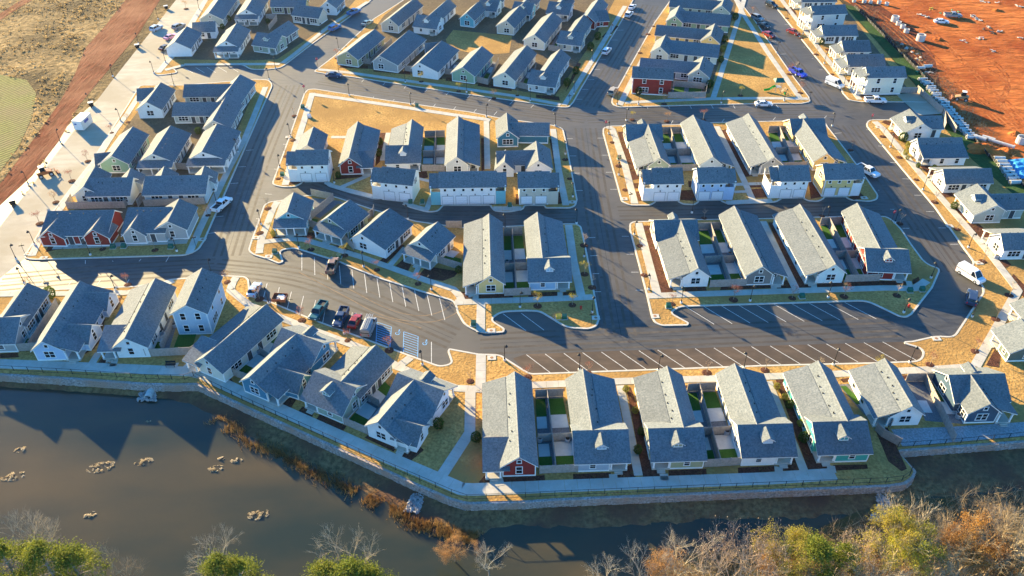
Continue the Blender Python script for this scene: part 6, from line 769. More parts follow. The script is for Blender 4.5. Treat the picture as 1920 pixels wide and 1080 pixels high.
def crosswing(root, u0, xl, xr, zr, colr, sgn, xp, dorm, fd=4.3, bd=2.6):
    """ridge across the house at y=u0; its main slope faces the front (sgn=-1) or the back (sgn=+1)"""
    zf, zb = zr - 2.5, zr - 2.5 * bd / fd
    if sgn < 0: a, b = (-xl, u0), (xr, u0)
    else: a, b = (xr, u0), (-xl, u0)
    W = xl + xr; pw = 2.7
    fw = fd - .42; rec = 1.9
    left_is_start = sgn < 0
    porch_start = (xp == 'L') == left_is_start
    s0, s1 = .38, W - .38
    if porch_start: walls = [(-bd + .3, fw - rec, s0, s0 + pw), (-bd + .3, fw, s0 + pw, s1)]
    else: walls = [(-bd + .3, fw, s0, s1 - pw), (-bd + .3, fw - rec, s1 - pw, s1)]
    wg = wing(root, *a, *b, zr, bd, fd, zf if False else zr - 2.5, colr, walls) if False else None
    # unequal eaves: build with equal eave drop on the front, shallower at the back
    d = Vector((b[0] - a[0], b[1] - a[1])); L = d.length; u = d / L; rt = Vector((u.y, -u.x)); A = Vector(a)
    def T(p, s): q = A + u * s + rt * p[0]; return (q.x, q.y, p[1])
    def zt(x): return zr - (zr - zb) * (-x / bd) if x < 0 else zr - (zr - zf) * x / fd
    top = [(-bd, zb), (0, zr), (fd, zf)]
    mb = MB(); mb.extrude(top + [(x, z - .09) for x, z in top[::-1]], T, 0, L); rf = link('roof', mb.mesh('roof', M_ROOF), root)
    tp = [(x * .993, z - .09) for x, z in top]
    mb = MB(); mb.extrude(tp + [(x, z - .18) for x, z in tp[::-1]], T, .03, L - .03); link('fascia', mb.mesh('fascia', M_WHITE), rf)
    mb = MB(); bs = MB()
    for (d0, d1, q0, q1) in walls:
        mb.extrude([(d0, GZ + .02), (d1, GZ + .02), (d1, zt(d1) - .25), (0, zr - .25), (d0, zt(d0) - .25)], T, q0, q1)
        bs.extrude([(d0 - .03, GZ - .1), (d1 + .03, GZ - .1), (d1 + .03, GZ + .3), (d0 - .03, GZ + .3)], T, q0 - .03, q1 + .03)
    wl = link('wall', mb.mesh('wall', sidingmat(colr)), root); link('foundation', bs.mesh('foundation', M_WHITE), wl)
    main = walls[1] if porch_start else walls[0]
    c = (main[2] + main[3]) / 2
    for sx_ in (main[2], main[3]):
        cbm = MB(); cbm.extrude([(fw - .05, GZ + .3), (fw + .035, GZ + .3), (fw + .035, zt(fw) - .3), (fw - .05, zt(fw) - .3)], T, sx_ - .08, sx_ + .08)
        link('corner_board', cbm.mesh('corner_board', M_WHITE), wl)
    q = A + u * c + rt * fw; window(root, 'low', q.x, q.y, GZ + 1.3, tuple(rt))
    for (ss, f) in ((s0, -u), (s1, u)):
        q = A + u * ss + rt * .4; window(root, 'two', q.x, q.y, GZ + 1.4, tuple(f)); window(root, 's', q.x, q.y, zr - 1.25, tuple(f))
    # porch in the corner
    p0, p1 = (s0, s0 + pw) if porch_start else (s1 - pw, s1)
    porchset(root, A, rt * -1, u, p0 + .05, p1, -fw + .1, -(fw - rec), zt(fw) - .25)
    if dorm:
        dd = MB(); cx = L / 2; f0 = 2.55; hw = .72
        dr_ = link('dormer', None, root)
        q0 = A + u * cx + rt * (f0 + .3); q1 = A + u * cx + rt * .5
        z1 = zr + .05; z0 = z1 - .75
        dv = (q1 - q0); DL = dv.length; du = dv / DL; drt = Vector((du.y, -du.x))
        def T2(p, s): q = q0 + du * s + drt * p[0]; return (q.x, q.y, p[1])
        tp2 = [(-hw - .3, z0), (0, z1), (hw + .3, z0)]
        mb = MB(); mb.extrude(tp2 + [(x, z - .07) for x, z in tp2[::-1]], T2, 0, DL); link('roof', mb.mesh('roof', M_ROOF), dr_)
        mb = MB(); tpf = [(x * .98, z - .07) for x, z in tp2]; mb.extrude(tpf + [(x, z - .13) for x, z in tpf[::-1]], T2, .02, DL); link('fascia', mb.mesh('fascia', M_WHITE), dr_)
        zb_ = zt(f0) - .3
        mb = MB(); mb.extrude([(-hw, zb_), (hw, zb_), (hw, z1 - .75 * hw / (hw + .3) - .18), (0, z1 - .18), (-hw, z1 - .75 * hw / (hw + .3) - .18)], T2, .3, DL); link('wall', mb.mesh('wall', sidingmat(colr)), dr_)
        q = q0 + du * .3; fr, pm, panes = WIN['bar']
        wo_ = link('window', fr, dr_, (q.x - du.x * .03, q.y - du.y * .03, (zb_ + .3 + z0) / 2 + .12), facing(tuple(-du)))
def frontporch(root, wg, zr, dl, dr, colr):
    A, u, rt = wg['A'], wg['u'], wg['rt']; s = wg['walls'][0][2]
    def T(p, d): q = A + u * p[0] + rt * d; return (q.x, q.y, p[1])
    z0, z1 = zr - 1.85, zr - 2.55; d0, d1 = -dl + .15, dr - .15
    mb = MB(); mb.extrude([(s + .05, z0), (s - 2.5, z1), (s - 2.5, z1 - .09), (s + .05, z0 - .09)], T, d0, d1); rf = link('roof', mb.mesh('roof', M_ROOF), root)
    mb = MB(); mb.extrude([(s, z0 - .10), (s - 2.47, z1 - .09), (s - 2.47, z1 - .28), (s, z0 - .28)], T, d0 + .03, d1 - .03); link('fascia', mb.mesh('fascia', M_WHITE), rf)
    porchset(root, A, u, rt, d0 + .2, d1 - .2, s - 2.2, s - .01, z1 - .2)
    for sx_ in (-1.6, 1.7):
        x, y = at(wg, sx_, s); window(root, 'one', x, y, GZ + 1.45, tuple(-u))
    x, y = at(wg, 0, s); window(root, 's', x, y, zr - 1.15, tuple(-u))
def shedfront(root, zr, sg, colr, dmain, ze):
    """porch roof sloping to the front beside the gable, on side sg"""
    sl_ = (zr - ze) / dmain; d0 = 1.35; d1 = 5.35; zt_ = zr - sl_ * 1.45 + .1; zb = zr - 2.6; u0 = 4.7
    def T(p, d): return (d * sg, p[0], p[1])
    mb = MB(); mb.extrude([(u0 + .1, zt_), (-.35, zb), (-.35, zb - .09), (u0 + .1, zt_ - .09)], T, d0, d1); rf = link('roof', mb.mesh('roof', M_ROOF), root)
    mb = MB(); mb.extrude([(u0, zt_ - .10), (-.32, zb - .09), (-.32, zb - .27), (u0, zt_ - .28)], T, d0 + .9, d1 - .03); link('fascia', mb.mesh('fascia', M_WHITE), rf)
    mb = MB(); mb.extrude([(2.3, GZ), (u0 + .3, GZ), (u0 + .3, zt_ - .2), (2.3, zb + (zt_ - zb) * .5 - .2)], T, 2.3, d1 - .45); link('wall', mb.mesh('wall', sidingmat(colr)), root)
    porchset(root, Vector((0, 0)), Vector((0, 1)), Vector((sg, 0)), 2.5, d1 - .4, .05, 2.3, zb - .2)
def vents(root, wg, sg, zr, dmain, ze, n):
    sl_ = (zr - ze) / dmain
    for k in range(n):
        d = random.choice((.9, 1.1, 1.25)); s = wg['L'] * (.15 + .7 * (k + random.uniform(.1, .6)) / n)
        x, y = at(wg, d * sg, s); link('vent_pipe', VENT, root, (x, y, zr - sl_ * d))
def house(h):
    root = link('house', None); root.location = (h['o'][0], h['o'][1], 0); root.rotation_euler = (0, 0, h['rot'])
    tag(root, h['d'], 'house', 'houses of the development')
    zr, ze, L, l, r, c = h['zr'], h['ze'], h['L'], h['l'], h['r'], h['col']
    fr = h['front']; s0 = .38
    wg = wing(root, 0, 0, 0, L, zr, l, r, ze, c, [(-l + .38, r - .38, .38 if fr != 'X' else .0, L - (.38 if h['back'] != 'X' else .05))])
    ls = h['lean'][:1]; lu = float(h['lean'][1:]) if len(h['lean']) > 1 else 0
    if ls: leanto(root, wg, -1 if ls == 'L' else 1, lu, zr, l if ls == 'L' else r, ze, c, porch=(lu == 0 and fr == 'G'))
    for sg in (-1, 1):
        if (ls == 'L' and sg < 0) or (ls == 'R' and sg > 0): continue
        sidewins(root, wg, sg, h['storey'])
    if fr in ('G', 'SL', 'SR'):
        if h['win'] != '0': gablewin(root, wg, h['win'], zr)
    if fr == 'SL': shedfront(root, zr, -1, c, l, ze)
    if fr == 'SR': shedfront(root, zr, 1, c, r, ze)
    if fr == 'P': frontporch(root, wg, zr, l, r, c)
    if fr == 'X':
        xl = h['xl'] or (5.4 if ls == 'L' else 3.0); xr = h['xr'] or (5.4 if ls == 'R' else 3.0)
        crosswing(root, .1, xl, xr, zr - .02, c, -1, h['xp'], h['dorm'])
    if h['back'] == 'X': crosswing(root, L - .1, h['xl'], h['xr'], zr + .03, c, 1, 'L' if h['xl'] > h['xr'] else 'R', h['dorm'], 4.0, 3.9)
    if fr in ('T', 'TP'):
        f = (0, -1)
        for x in (-1.3, 1.3): window(root, 'one', x, .38, GZ + 1.5, f); window(root, 'one', x, .38, GZ + 4.2, f)
    if fr == 'TP':
        A, u, rt = wg['A'], wg['u'], wg['rt']
        def T(p, d): return (d, p[0], p[1])
        mb = MB(); mb.extrude([(.4, ze + .9), (-2.1, ze + .1), (-2.1, ze), (.4, ze + .8)], T, -l + .1, r - .1); link('roof', mb.mesh('roof', M_ROOF), root)
        mb = MB(); mb.box(-l + .3, r - .3, -1.9, .36, GZ + 2.6, GZ + 2.8); link('balcony_floor', mb.mesh('balcony_floor', M_WHITE), root)
        mb = MB(); mb.box(-l + .3, r - .3, -1.9, .36, GZ, GZ + .3); link('porch_floor', mb.mesh('porch_floor', M_WALK), root)
        for x in (-l + .4, -.9, .9, r - .4): post(root, x, -1.8, GZ + .3, ze)
        mb = MB(); mb.box(-l + .3, r - .3, -1.88, -1.82, GZ + 3.7, GZ + 3.78)
        for k in range(24): x = -l + .35 + (l + r - .7) * k / 23; mb.box(x - .02, x + .02, -1.87, -1.83, GZ + 2.8, GZ + 3.7)
        link('balcony_rail', mb.mesh('balcony_rail', M_WHITE), root)
    for (ax, ay, bx, by, wz, dl, dr, wze, wk) in h['wings']:
        ww = wing(root, ax, ay, bx, by, wz, dl, dr, wze, c)
        if wk != '0': gablewin(root, ww, wk, wz)
        if wk == '0': sidewins(root, ww, 1); 
    if ls == 'L': vents(root, wg, -1, zr, l, ze, 5)
    else: vents(root, wg, 1, zr, r, ze, 4)
    return root
HROOT = [(house(h), h) for h in HOUSES]
def garage(g):
    root = link('carriage_house', None); root.location = (g['o'][0], g['o'][1], 0); root.rotation_euler = (0, 0, g['rot'])
    tag(root, g['d'], 'carriage house', 'carriage houses along the alleys')
    L, zr = g['L'], g['zr']; ze = zr - 2.15
    # ridge along x; front is -y (right side of the direction)
    wg = wing(root, 0, 0, L, 0, zr, 3.3, 3.3, ze, g['col'])
    fw = -(3.3 - .38); n = g['nd']; s0, s1 = .38, L - .38
    gd = MB(); gd.box(-1.28, -1.2, -.06, .02, 0, 2.25); gd.box(1.2, 1.28, -.06, .02, 0, 2.25); gd.box(-1.28, 1.28, -.06, .02, 2.17, 2.27); gf = gd.mesh('garage_door', sidingmat('grey'))
    gp = MB(); gp.box(-1.19, 1.19, -.03, .01, 0, .515); gp = gp.mesh('door_panel', M_DOOR, False)
    lm = MB(); lm.box(-.09, .09, -.2, 0, 0, .26); lm = lm.mesh('wall_lamp', M_BLACK, False)
    for k in range(n):
        x = s0 + (s1 - s0) * (k + .5) / n
        o = link('garage_door', gf, root, (x, fw, GZ + .0), 0)
        for j in range(4): link('door_panel', gp, o, (0, 0, .02 + j * .54))
        link('wall_lamp', lm, root, (x, fw, GZ + 2.45))
    for k in range(3 if n == 2 else 6):
        x = s0 + (s1 - s0) * (k + .5) / (3 if n == 2 else 6); window(root, 's', x, fw, GZ + 3.75, (0, -1))
    for sx_, f in ((s0, (-1, 0)), (s1, (1, 0))): window(root, 'two', sx_, 0, GZ + 3.9, f)
    for e in g['ext']:
        sg = -1 if e == 'L' else 1; x0 = 0.36 if e == 'L' else L - .36; x1 = x0 + sg * 2.1
        xa, xb = min(x0, x1), max(x0, x1)
        # lower roof over an outside stair, screened to half height
        def T(p, t): return (t, p[0], p[1])
        zr2, ze2 = zr - .35, ze - .1
        tp = [(-3.1, ze2), (0, zr2), (2.6, ze2 + .35)]
        mb = MB(); mb.extrude(tp + [(a, z - .09) for a, z in tp[::-1]], T, xa - (.3 if sg < 0 else 0), xb + (.3 if sg > 0 else 0)); rf = link('roof', mb.mesh('roof', M_ROOF), root)
        mb = MB(); mb.box(xa, xb, -2.9, -2.8, GZ, GZ + 3.3); mb.box(x1 - .05, x1 + .05, -2.9, 2.3, GZ, GZ + 3.3); link('stair_screen', mb.mesh('stair_screen', sidingmat(g['extcol'])), root)
        mb = MB()
        for k in range(10): mb.box(xa + .1, xb - .1, -2.7 + k * .4, -2.3 + k * .4, GZ + .25 * k, GZ + .25 * (k + 1))
        link('stair', mb.mesh('stair', M_WALK), root)
        for yy in (-2.85, 2.25): post(root, x1, yy, GZ + 3.3, ze2 + .25)
    vents(root, wg, 1, zr, 3.3, ze, 2)
    return root
GROOT = [(garage(g), g) for g in GARAGES]
PLACES = [(h['o'][0] - math.sin(h['rot']) * h['L'] / 2, h['o'][1] + math.cos(h['rot']) * h['L'] / 2, h['d']) for h in HOUSES] + [(g['o'][0] + g['L'] / 2, g['o'][1], g['d']) for g in GARAGES]
def label_all(things, head):
    """things: list of (obj, x, y). A label that names the nearest house and, if several share it, which one of them."""
    by = {}
    for (o, x, y) in things:
        d = min(PLACES, key=lambda p: (p[0] - x) ** 2 + (p[1] - y) ** 2); by.setdefault(d[2], []).append((o, x, y))
    words = {1: ['nearest'], 2: ['left', 'right'], 3: ['left', 'middle', 'right']}
    for d, lst in by.items():
        lst.sort(key=lambda t: t[1]); ws = words.get(len(lst)) or ['first', 'second', 'third', 'fourth', 'fifth', 'sixth', 'seventh', 'eighth', 'ninth'][:len(lst)]
        dd = ' '.join([q for q in d.split() if q not in ('the', 'a', 'of', 'in', 'at')][:9])
        for (o, x, y), wd in zip(lst, ws):
            if len(lst) == 1: o['label'] = f'{head} nearest {dd}'
            elif len(lst) <= 3: o['label'] = f'{wd} {head} by {dd}'
            else: o['label'] = f'{wd} {head} from left by {dd}'
# ------------------------------------------------------------------ yard fences
fpm = MB(); fpm.box(0, 1, -.03, .03, .05, 1.78)
for z in (.35, 1.4): fpm.box(0, 1, .03, .07, z, z + .09)
FPAN = fpm.mesh('fence_panel', M_FENCE, False)
fpo = MB(); fpo.box(-.06, .06, -.06, .06, 0, 1.86); FPOST = fpo.mesh('fence_post', M_FENCE, False)
things = []
for pl in FENCES:
    root = link('yard_fence', None); tag(root, 'x', 'fence', 'board fences round the back yards')
    pts = [Vector(p) for p in pl]
    for i in range(len(pts) - 1):
        a, b = pts[i], pts[i + 1]; d = b - a; n = max(1, round(d.length / 1.85)); an = math.atan2(d.y, d.x)
        for k in range(n + 1):
            p = a + d * (k / n); link('fence_post', FPOST, root, (p.x, p.y, .12), an)
            if k < n: link('fence_panel', FPAN, root, (p.x, p.y, .12), an, (d.length / n, 1, 1))
    c = (pts[0] + pts[-1]) / 2; things.append((root, c.x, c.y))
label_all(things, 'taupe board fence')
# ------------------------------------------------------------------ air conditioners, cabinets, drains, hydrants
mb = MB(); mb.lathe([(.42, 0), (.42, .7), (.36, .74)], 12); ACB = mb.mesh('casing', M_GREY, False)
mb = MB(); mb.lathe([(.33, .745), (.33, .76)], 12); ACF = mb.mesh('fan_guard', M_BLACK, False)
things = []
for (x, y) in AIRCON:
    r_ = link('air_conditioner', None); r_.location = (x, y, .14); tag(r_, 'x', 'air conditioner', 'air conditioners in the yards'); link('casing', ACB, r_); link('fan_guard', ACF, r_); things.append((r_, x, y))
label_all(things, 'round grey air conditioner')
things = []
for (x, y, k) in BOXES:
    r_ = link('utility_cabinet', None); r_.location = (x, y, .13); r_.rotation_euler = (0, 0, random.uniform(-.1, .1))
    col = {'g': M_GREEN, 'y': mat('yellow_plastic', (.5, .36, .05), .6, .05), 'w': M_POST}[k]
    tag(r_, 'x', 'cabinet', 'utility cabinets on the verges')
    mb = MB(); mb.box(-.45, .45, -.35, .35, .08, .72); mb.add([(-.45, -.35, .72), (.45, -.35, .72), (.45, .35, .9), (-.45, .35, .9), (-.45, .35, .72), (.45, .35, .72)], [(0, 1, 2, 3), (3, 2, 5, 4), (0, 3, 4), (1, 5, 2)]); link('box', mb.mesh('box', col), r_)
    mb = MB(); mb.box(-.6, .6, -.5, .5, 0, .08); link('pad', mb.mesh('pad', M_WALK), r_); things.append((r_, x, y))
label_all(things, 'low utility cabinet')
mb = MB(); mb.box(-.75, .75, -.55, .55, 0, .05); DRP = mb.mesh('slab_top', M_KERB, False)
mb = MB(); mb.lathe([(.3, .05), (.3, .062)], 12); DRL = mb.mesh('lid', mat('rusty_lid', (.30, .16, .08), .8, .2, 4), False)
things = []
for (x, y) in DRAINS:
    r_ = link('drain_inlet', None); r_.location = (x, y, .15); r_.rotation_euler = (0, 0, R(2)); tag(r_, 'x', 'drain', 'drain inlets at the kerbs'); link('slab_top', DRP, r_); link('lid', DRL, r_); things.append((r_, x, y))
label_all(things, 'pale concrete drain inlet')
for (x, y), lb in zip(HYDRANTS, ('red fire hydrant on the verge by the small parking bay', 'red fire hydrant at the tip of the right lower block')):
    r_ = link('fire_hydrant', None); r_.location = (x, y, .13); tag(r_, lb, 'hydrant'); rm = mat('hydrant_red', (.5, .03, .02), .5, .05)
    mb = MB(); mb.lathe([(.2, 0), (.2, .06), (.13, .08), (.13, .55), (.17, .57), (.15, .68), (.06, .78)], 10); link('barrel', mb.mesh('barrel', rm), r_); mb = MB(); mb.tube((-.25, 0, .45), (.25, 0, .45), .08, .08, 8); link('outlet', mb.mesh('outlet', rm), r_)
# ------------------------------------------------------------------ street lamps
mb = MB(); mb.lathe([(.24, 0), (.24, .35), (.18, .42)], 10); LB = mb.mesh('base', M_POST, False)
mb = MB(); mb.lathe([(.13, .4), (.13, .7), (.065, .8), (.055, 3.25)], 8); LP = mb.mesh('pole', M_BLACK, False)
mb = MB(); mb.tube((0, 0, 3.2), (.0, 0, 3.42), .05, .04, 6); mb.tube((0, 0, 3.42), (.28, 0, 3.62), .04, .035, 6); LA = mb.mesh('arm', M_BLACK, False)
mb = MB(); mb.lathe([(.30, 0), (.26, .10), (.13, .26), (.06, .42), (.02, .5)], 10, (.3, 0, 3.3)); LH = mb.mesh('lamp_head', M_BLACK, False)
things = []
for (x, y) in LAMPS:
    r_ = link('street_lamp', None); r_.location = (x, y, .1); r_.rotation_euler = (0, 0, random.uniform(-3, 3)); tag(r_, 'x', 'street lamp', 'street lamps')
    for nm, me in (('base', LB), ('pole', LP), ('arm', LA), ('lamp_head', LH)): link(nm, me, r_)
    things.append((r_, x, y))
label_all(things, 'black street lamp')
things = []
M_SIGNR = mat('sign_red', (.5, .02, .03), .5, .05); M_SIGNW = mat('sign_white', (.75, .75, .75), .5, .03)
for (x, y, k) in SIGNS:
    r_ = link('street_sign', None); r_.location = (x, y, .1); r_.rotation_euler = (0, 0, R(20)); tag(r_, 'x', 'sign', 'street signs')
    mb = MB(); mb.lathe([(.04, 0), (.04, 2.9)], 6); link('pole', mb.mesh('pole', M_BLACK, False), r_)
    if k == 'stop':
        mb = MB(); mb.extrude([(.40 * math.cos(R(22.5 + 45 * i)), .40 * math.sin(R(22.5 + 45 * i))) for i in range(8)], lambda p, t: (p[0], t, 2.5 + p[1]), -.06, -.04); link('sign_plate', mb.mesh('sign_plate', M_SIGNR), r_)
        tc = bpy.data.curves.new('lettering', 'FONT'); tc.body = 'STOP'; tc.size = .3; tc.align_x = 'CENTER'; tc.align_y = 'CENTER'
        to = bpy.data.objects.new('tmp', tc); COL.objects.link(to); dg = bpy.context.evaluated_depsgraph_get(); me = bpy.data.meshes.new_from_object(to.evaluated_get(dg)); bpy.data.objects.remove(to); me.materials.append(M_SIGNW)
        lo = link('lettering', me, r_, (0, -.07, 2.5)); lo.rotation_euler = (R(90), 0, 0)
    else:
        mb = MB(); mb.box(-.5, .5, -.02, .02, 2.65, 2.85); link('sign_plate', mb.mesh('sign_plate', M_BLACK), r_)
        mb = MB(); mb.box(-.02, .02, -.5, .5, 2.9, 3.1); link('sign_plate', mb.mesh('sign_plate', M_BLACK), r_)
    things.append((r_, x, y))
label_all(things, 'street sign on a black pole')
# ------------------------------------------------------------------ vehicles
def carpaint(k): return mat('car_paint_' + k, CARC[k], .3, .02, 1.0, spec=.6)
mb = MB(); mb.lathe([(.34, -.11), (.36, -.09), (.36, .09), (.34, .11)], 14); TY = mb.mesh('tyre', M_TYRE, False)
mb = MB(); mb.lathe([(.2, -.115), (.2, .115)], 10); RIM = mb.mesh('rim', M_GREY, False)
def bodyshape(prof, hw, tap=.06):
    """side profile (x, z) swept across; upper points pulled inwards"""
    mb = MB(); zs = [z for _, z in prof]; lo, hi = min(zs), max(zs); n = len(prof)
    def ring(y, k): return [(x, y * (1 - tap * ((z - lo) / (hi - lo)) ** 2) , z) for x, z in prof]
    ys = [-hw, -hw * .86, hw * .86, hw]; vs = []
    for i, y in enumerate(ys):
        e = .06 if i in (0, 3) else 0
        cx = sum(x for x, _ in prof) / n
        vs += [(cx + (x - cx) * (1 - e * .4), y * (1 - tap * (z - lo) / (hi - lo)), lo + (z - lo) * (1 - e)) for x, z in prof]
    fs = []
    for i in range(3):
        for k in range(n): fs.append((i * n + k, i * n + (k + 1) % n, (i + 1) * n + (k + 1) % n, (i + 1) * n + k))
    fs += [tuple(range(n))[::-1], tuple(3 * n + k for k in range(n))]
    mb.add(vs, fs); return mb
SPEC = dict(
 sedan=dict(L=4.6, hw=.9, body=[(-2.3, .35), (-2.3, .8), (-2.2, .92), (-1.5, .98), (1.0, .95), (2.1, .8), (2.3, .65), (2.3, .35), (2.2, .25), (-2.2, .25)], cab=[(-1.75, .95), (-1.1, 1.4), (.25, 1.42), (1.05, .93)], wx=1.4),
 suv=dict(L=4.7, hw=.94, body=[(-2.35, .4), (-2.35, 1.0), (-2.25, 1.08), (1.0, 1.05), (2.15, .95), (2.35, .75), (2.35, .4), (2.2, .3), (-2.2, .3)], cab=[(-2.2, 1.05), (-1.95, 1.66), (.2, 1.7), (1.05, 1.03)], wx=1.45),
 van=dict(L=5.4, hw=1.0, body=[(-2.7, .4), (-2.7, 1.2), (1.3, 1.2), (2.5, 1.05), (2.7, .8), (2.7, .4), (2.5, .3), (-2.6, .3)], cab=[(-2.68, 1.18), (-2.6, 2.1), (.9, 2.12), (1.8, 1.15)], wx=1.75),
 pickup=dict(L=5.7, hw=.98, body=[(-2.85, .5), (-2.85, 1.08), (.9, 1.12), (2.6, 1.05), (2.85, .85), (2.85, .45), (2.6, .38), (-2.7, .42)], cab=[(-.75, 1.1), (-.6, 1.78), (.75, 1.8), (1.35, 1.1)], wx=1.8))
CARPROTO = {}
def carmeshes(tp):
    if tp in CARPROTO: return CARPROTO[tp]
    s = SPEC[tp]; hw = s['hw']
    body = bodyshape(s['body'], hw)
    cab = s['cab']
    gl = MB(); n = 4
    ins = .22
    def cabring(y0, y1, k=0.0): return [(cab[0][0], y0, cab[0][1]), (cab[1][0], y1, cab[1][1] - .06), (cab[2][0], y1, cab[2][1] - .06), (cab[3][0], y0, cab[3][1])]
    gl.add(cabring(-hw * .92, -hw * .74) + cabring(hw * .92, hw * .74), [(0, 1, 2, 3)[::-1], (4, 5, 6, 7), (0, 1, 5, 4), (1, 2, 6, 5), (2, 3, 7, 6), (3, 0, 4, 7)])
    rf = MB(); x0, x1 = cab[1][0] - .04, cab[2][0] + .04; zt_ = cab[1][1]
    rf.add([(x0, -hw * .76, zt_ - .07), (x1, -hw * .76, cab[2][1] - .07), (x1, hw * .76, cab[2][1] - .07), (x0, hw * .76, zt_ - .07), (x0 + .12, -hw * .66, zt_), (x1 - .12, -hw * .66, cab[2][1]), (x1 - .12, hw * .66, cab[2][1]), (x0 + .12, hw * .66, zt_)],
           [(4, 5, 6, 7), (0, 1, 5, 4), (1, 2, 6, 5), (2, 3, 7, 6), (3, 0, 4, 7), (0, 3, 2, 1)])
    pl = MB()
    for sg in (-1, 1):
        for (a, b) in ((0, 1), (3, 2)):
            pl.tube((cab[a][0], sg * hw * .925, cab[a][1]), (cab[b][0], sg * hw * .745, cab[b][1] - .05), .055, .055, 4)
        mx = (cab[0][0] + cab[3][0]) / 2; pl.tube((mx, sg * hw * .925, cab[0][1]), (mx, sg * hw * .745, cab[1][1] - .05), .05, .05, 4)
    if tp == 'van':
        pl.box(-2.66, .5, -hw * .9, hw * .9, 1.16, 2.06)
    CARPROTO[tp] = (body, gl, rf, pl); return CARPROTO[tp]
CMESH = {}
for (tp, x, y, a, colr, lb) in CARS:
    r_ = link('parked_vehicle', None); r_.location = (x, y, .0 if True else 0); r_.rotation_euler = (0, 0, R(a)); tag(r_, lb, {'pickup': 'pickup truck', 'van': 'van'}.get(tp, 'car'), 'vehicles parked along the streets')
    r_.name = {'pickup': 'pickup_truck', 'van': 'van'}.get(tp, 'car')
    key = (tp, colr); s = SPEC[tp]; hw = s['hw']; fx = s['body'][5][0] if False else s['L'] / 2
    if key not in CMESH:
        b, gl, rf, pl = carmeshes(tp); pm = carpaint(colr)
        CMESH[key] = [('body', b.mesh('body', pm)), ('cabin_glass', gl.mesh('cabin_glass', M_GLASS)), ('cabin_roof', rf.mesh('cabin_roof', pm)), ('pillars', pl.mesh('pillars', pm))]
        for q in CMESH[key][0][1].polygons: pass
    if 'crescent' in lb: r_.scale = (.9, .92, .95)
    if lb.startswith('small red'): r_.scale = (.82, .9, .95)
    for nm, me in CMESH[key]: link(nm, me, r_)
    for wx in (-s['wx'], s['wx']):
        for sg in (-1, 1):
            w_ = link('wheel', TY, r_, (wx, sg * (hw - .1), .36)); w_.rotation_euler = (R(90), 0, 0); link('rim', RIM, w_)
    hm = MB(); hm.box(-.03, .03, -.17, .17, -.08, .08); hm = hm.mesh('light', M_SIGNW, False); tm = MB(); tm.box(-.03, .03, -.1, .1, -.16, .16); tm = tm.mesh('light', M_SIGNR, False)
    zl_ = .72 if tp == 'sedan' else .85
    for sg in (-1, 1):
        link('headlight', hm, r_, (fx - .02, sg * hw * .68, zl_)); link('taillight', tm, r_, (-fx + .0, sg * hw * .78, zl_))
    if tp == 'pickup':
        mb = MB(); mb.box(-2.7, -.85, -.72, .72, 1.09, 1.13); link('bed_floor', mb.mesh('bed_floor', M_BLACK), r_)
        for q in ((-.95, -.74), (.74, .95)): mb = MB(); mb.box(-2.84, -.8, *q, 1.05, 1.32); link('bed_side', mb.mesh('bed_side', carpaint(colr)), r_)
        mb = MB(); mb.box(-2.86, -2.76, -.74, .74, 1.05, 1.32); link('tailgate', mb.mesh('tailgate', carpaint(colr)), r_)
    if 'ladders' in lb:
        for yy in (-.5, .25):
            ld = link('ladder', None, r_)
            mb = MB()
            for sg in (0, .45): mb.box(-2.5, 2.1, yy + sg - .035, yy + sg + .035, 2.25, 2.33)
            for k in range(13): mb.box(-2.4 + k * .35, -2.36 + k * .35, yy, yy + .45, 2.27, 2.31)
            link('ladder_rails', mb.mesh('ladder_rails', M_GREY), ld)
# trailer with junk in the crescent lot
TRL = link('utility_trailer', None); TRL.location = (TRAILER[0], TRAILER[1], 0); TRL.rotation_euler = (0, 0, R(-4)); tag(TRL, 'rusty open utility trailer in the crescent lot', 'trailer')
mrust = mat('rusty_steel', (.25, .09, .05), .8, .3, 3)
mb = MB(); mb.box(-1.3, 1.3, -1.0, 1.0, .5, .58); link('deck', mb.mesh('deck', mrust), TRL)
for q in ((-1.3, 1.3, -1.0, -.94), (-1.3, 1.3, .94, 1.0), (-1.3, -1.24, -.94, .94), (1.24, 1.3, -.94, .94)):
    mb = MB(); mb.box(*q, .58, 1.1); link('side_board', mb.mesh('side_board', mrust), TRL)
for sg in (-1, 1): w_ = link('wheel', TY, TRL, (0, sg * 1.1, .36)); w_.rotation_euler = (R(90), 0, 0)
mb = MB(); mb.tube((1.3, 0, .5), (2.4, 0, .45), .05, .05); link('drawbar', mb.mesh('drawbar', M_BLACK), TRL)
for k in range(9):
    mb = MB(); a, b = random.uniform(.2, .5), random.uniform(.15, .35); mb.box(-a, a, -b, b, 0, random.uniform(.2, .4)); link('junk', mb.mesh('junk', (M_POST, M_GREY, M_WHITE)[k % 3]), TRL, (random.uniform(-.7, .7), random.uniform(-.6, .6), .58), random.uniform(0, 3))
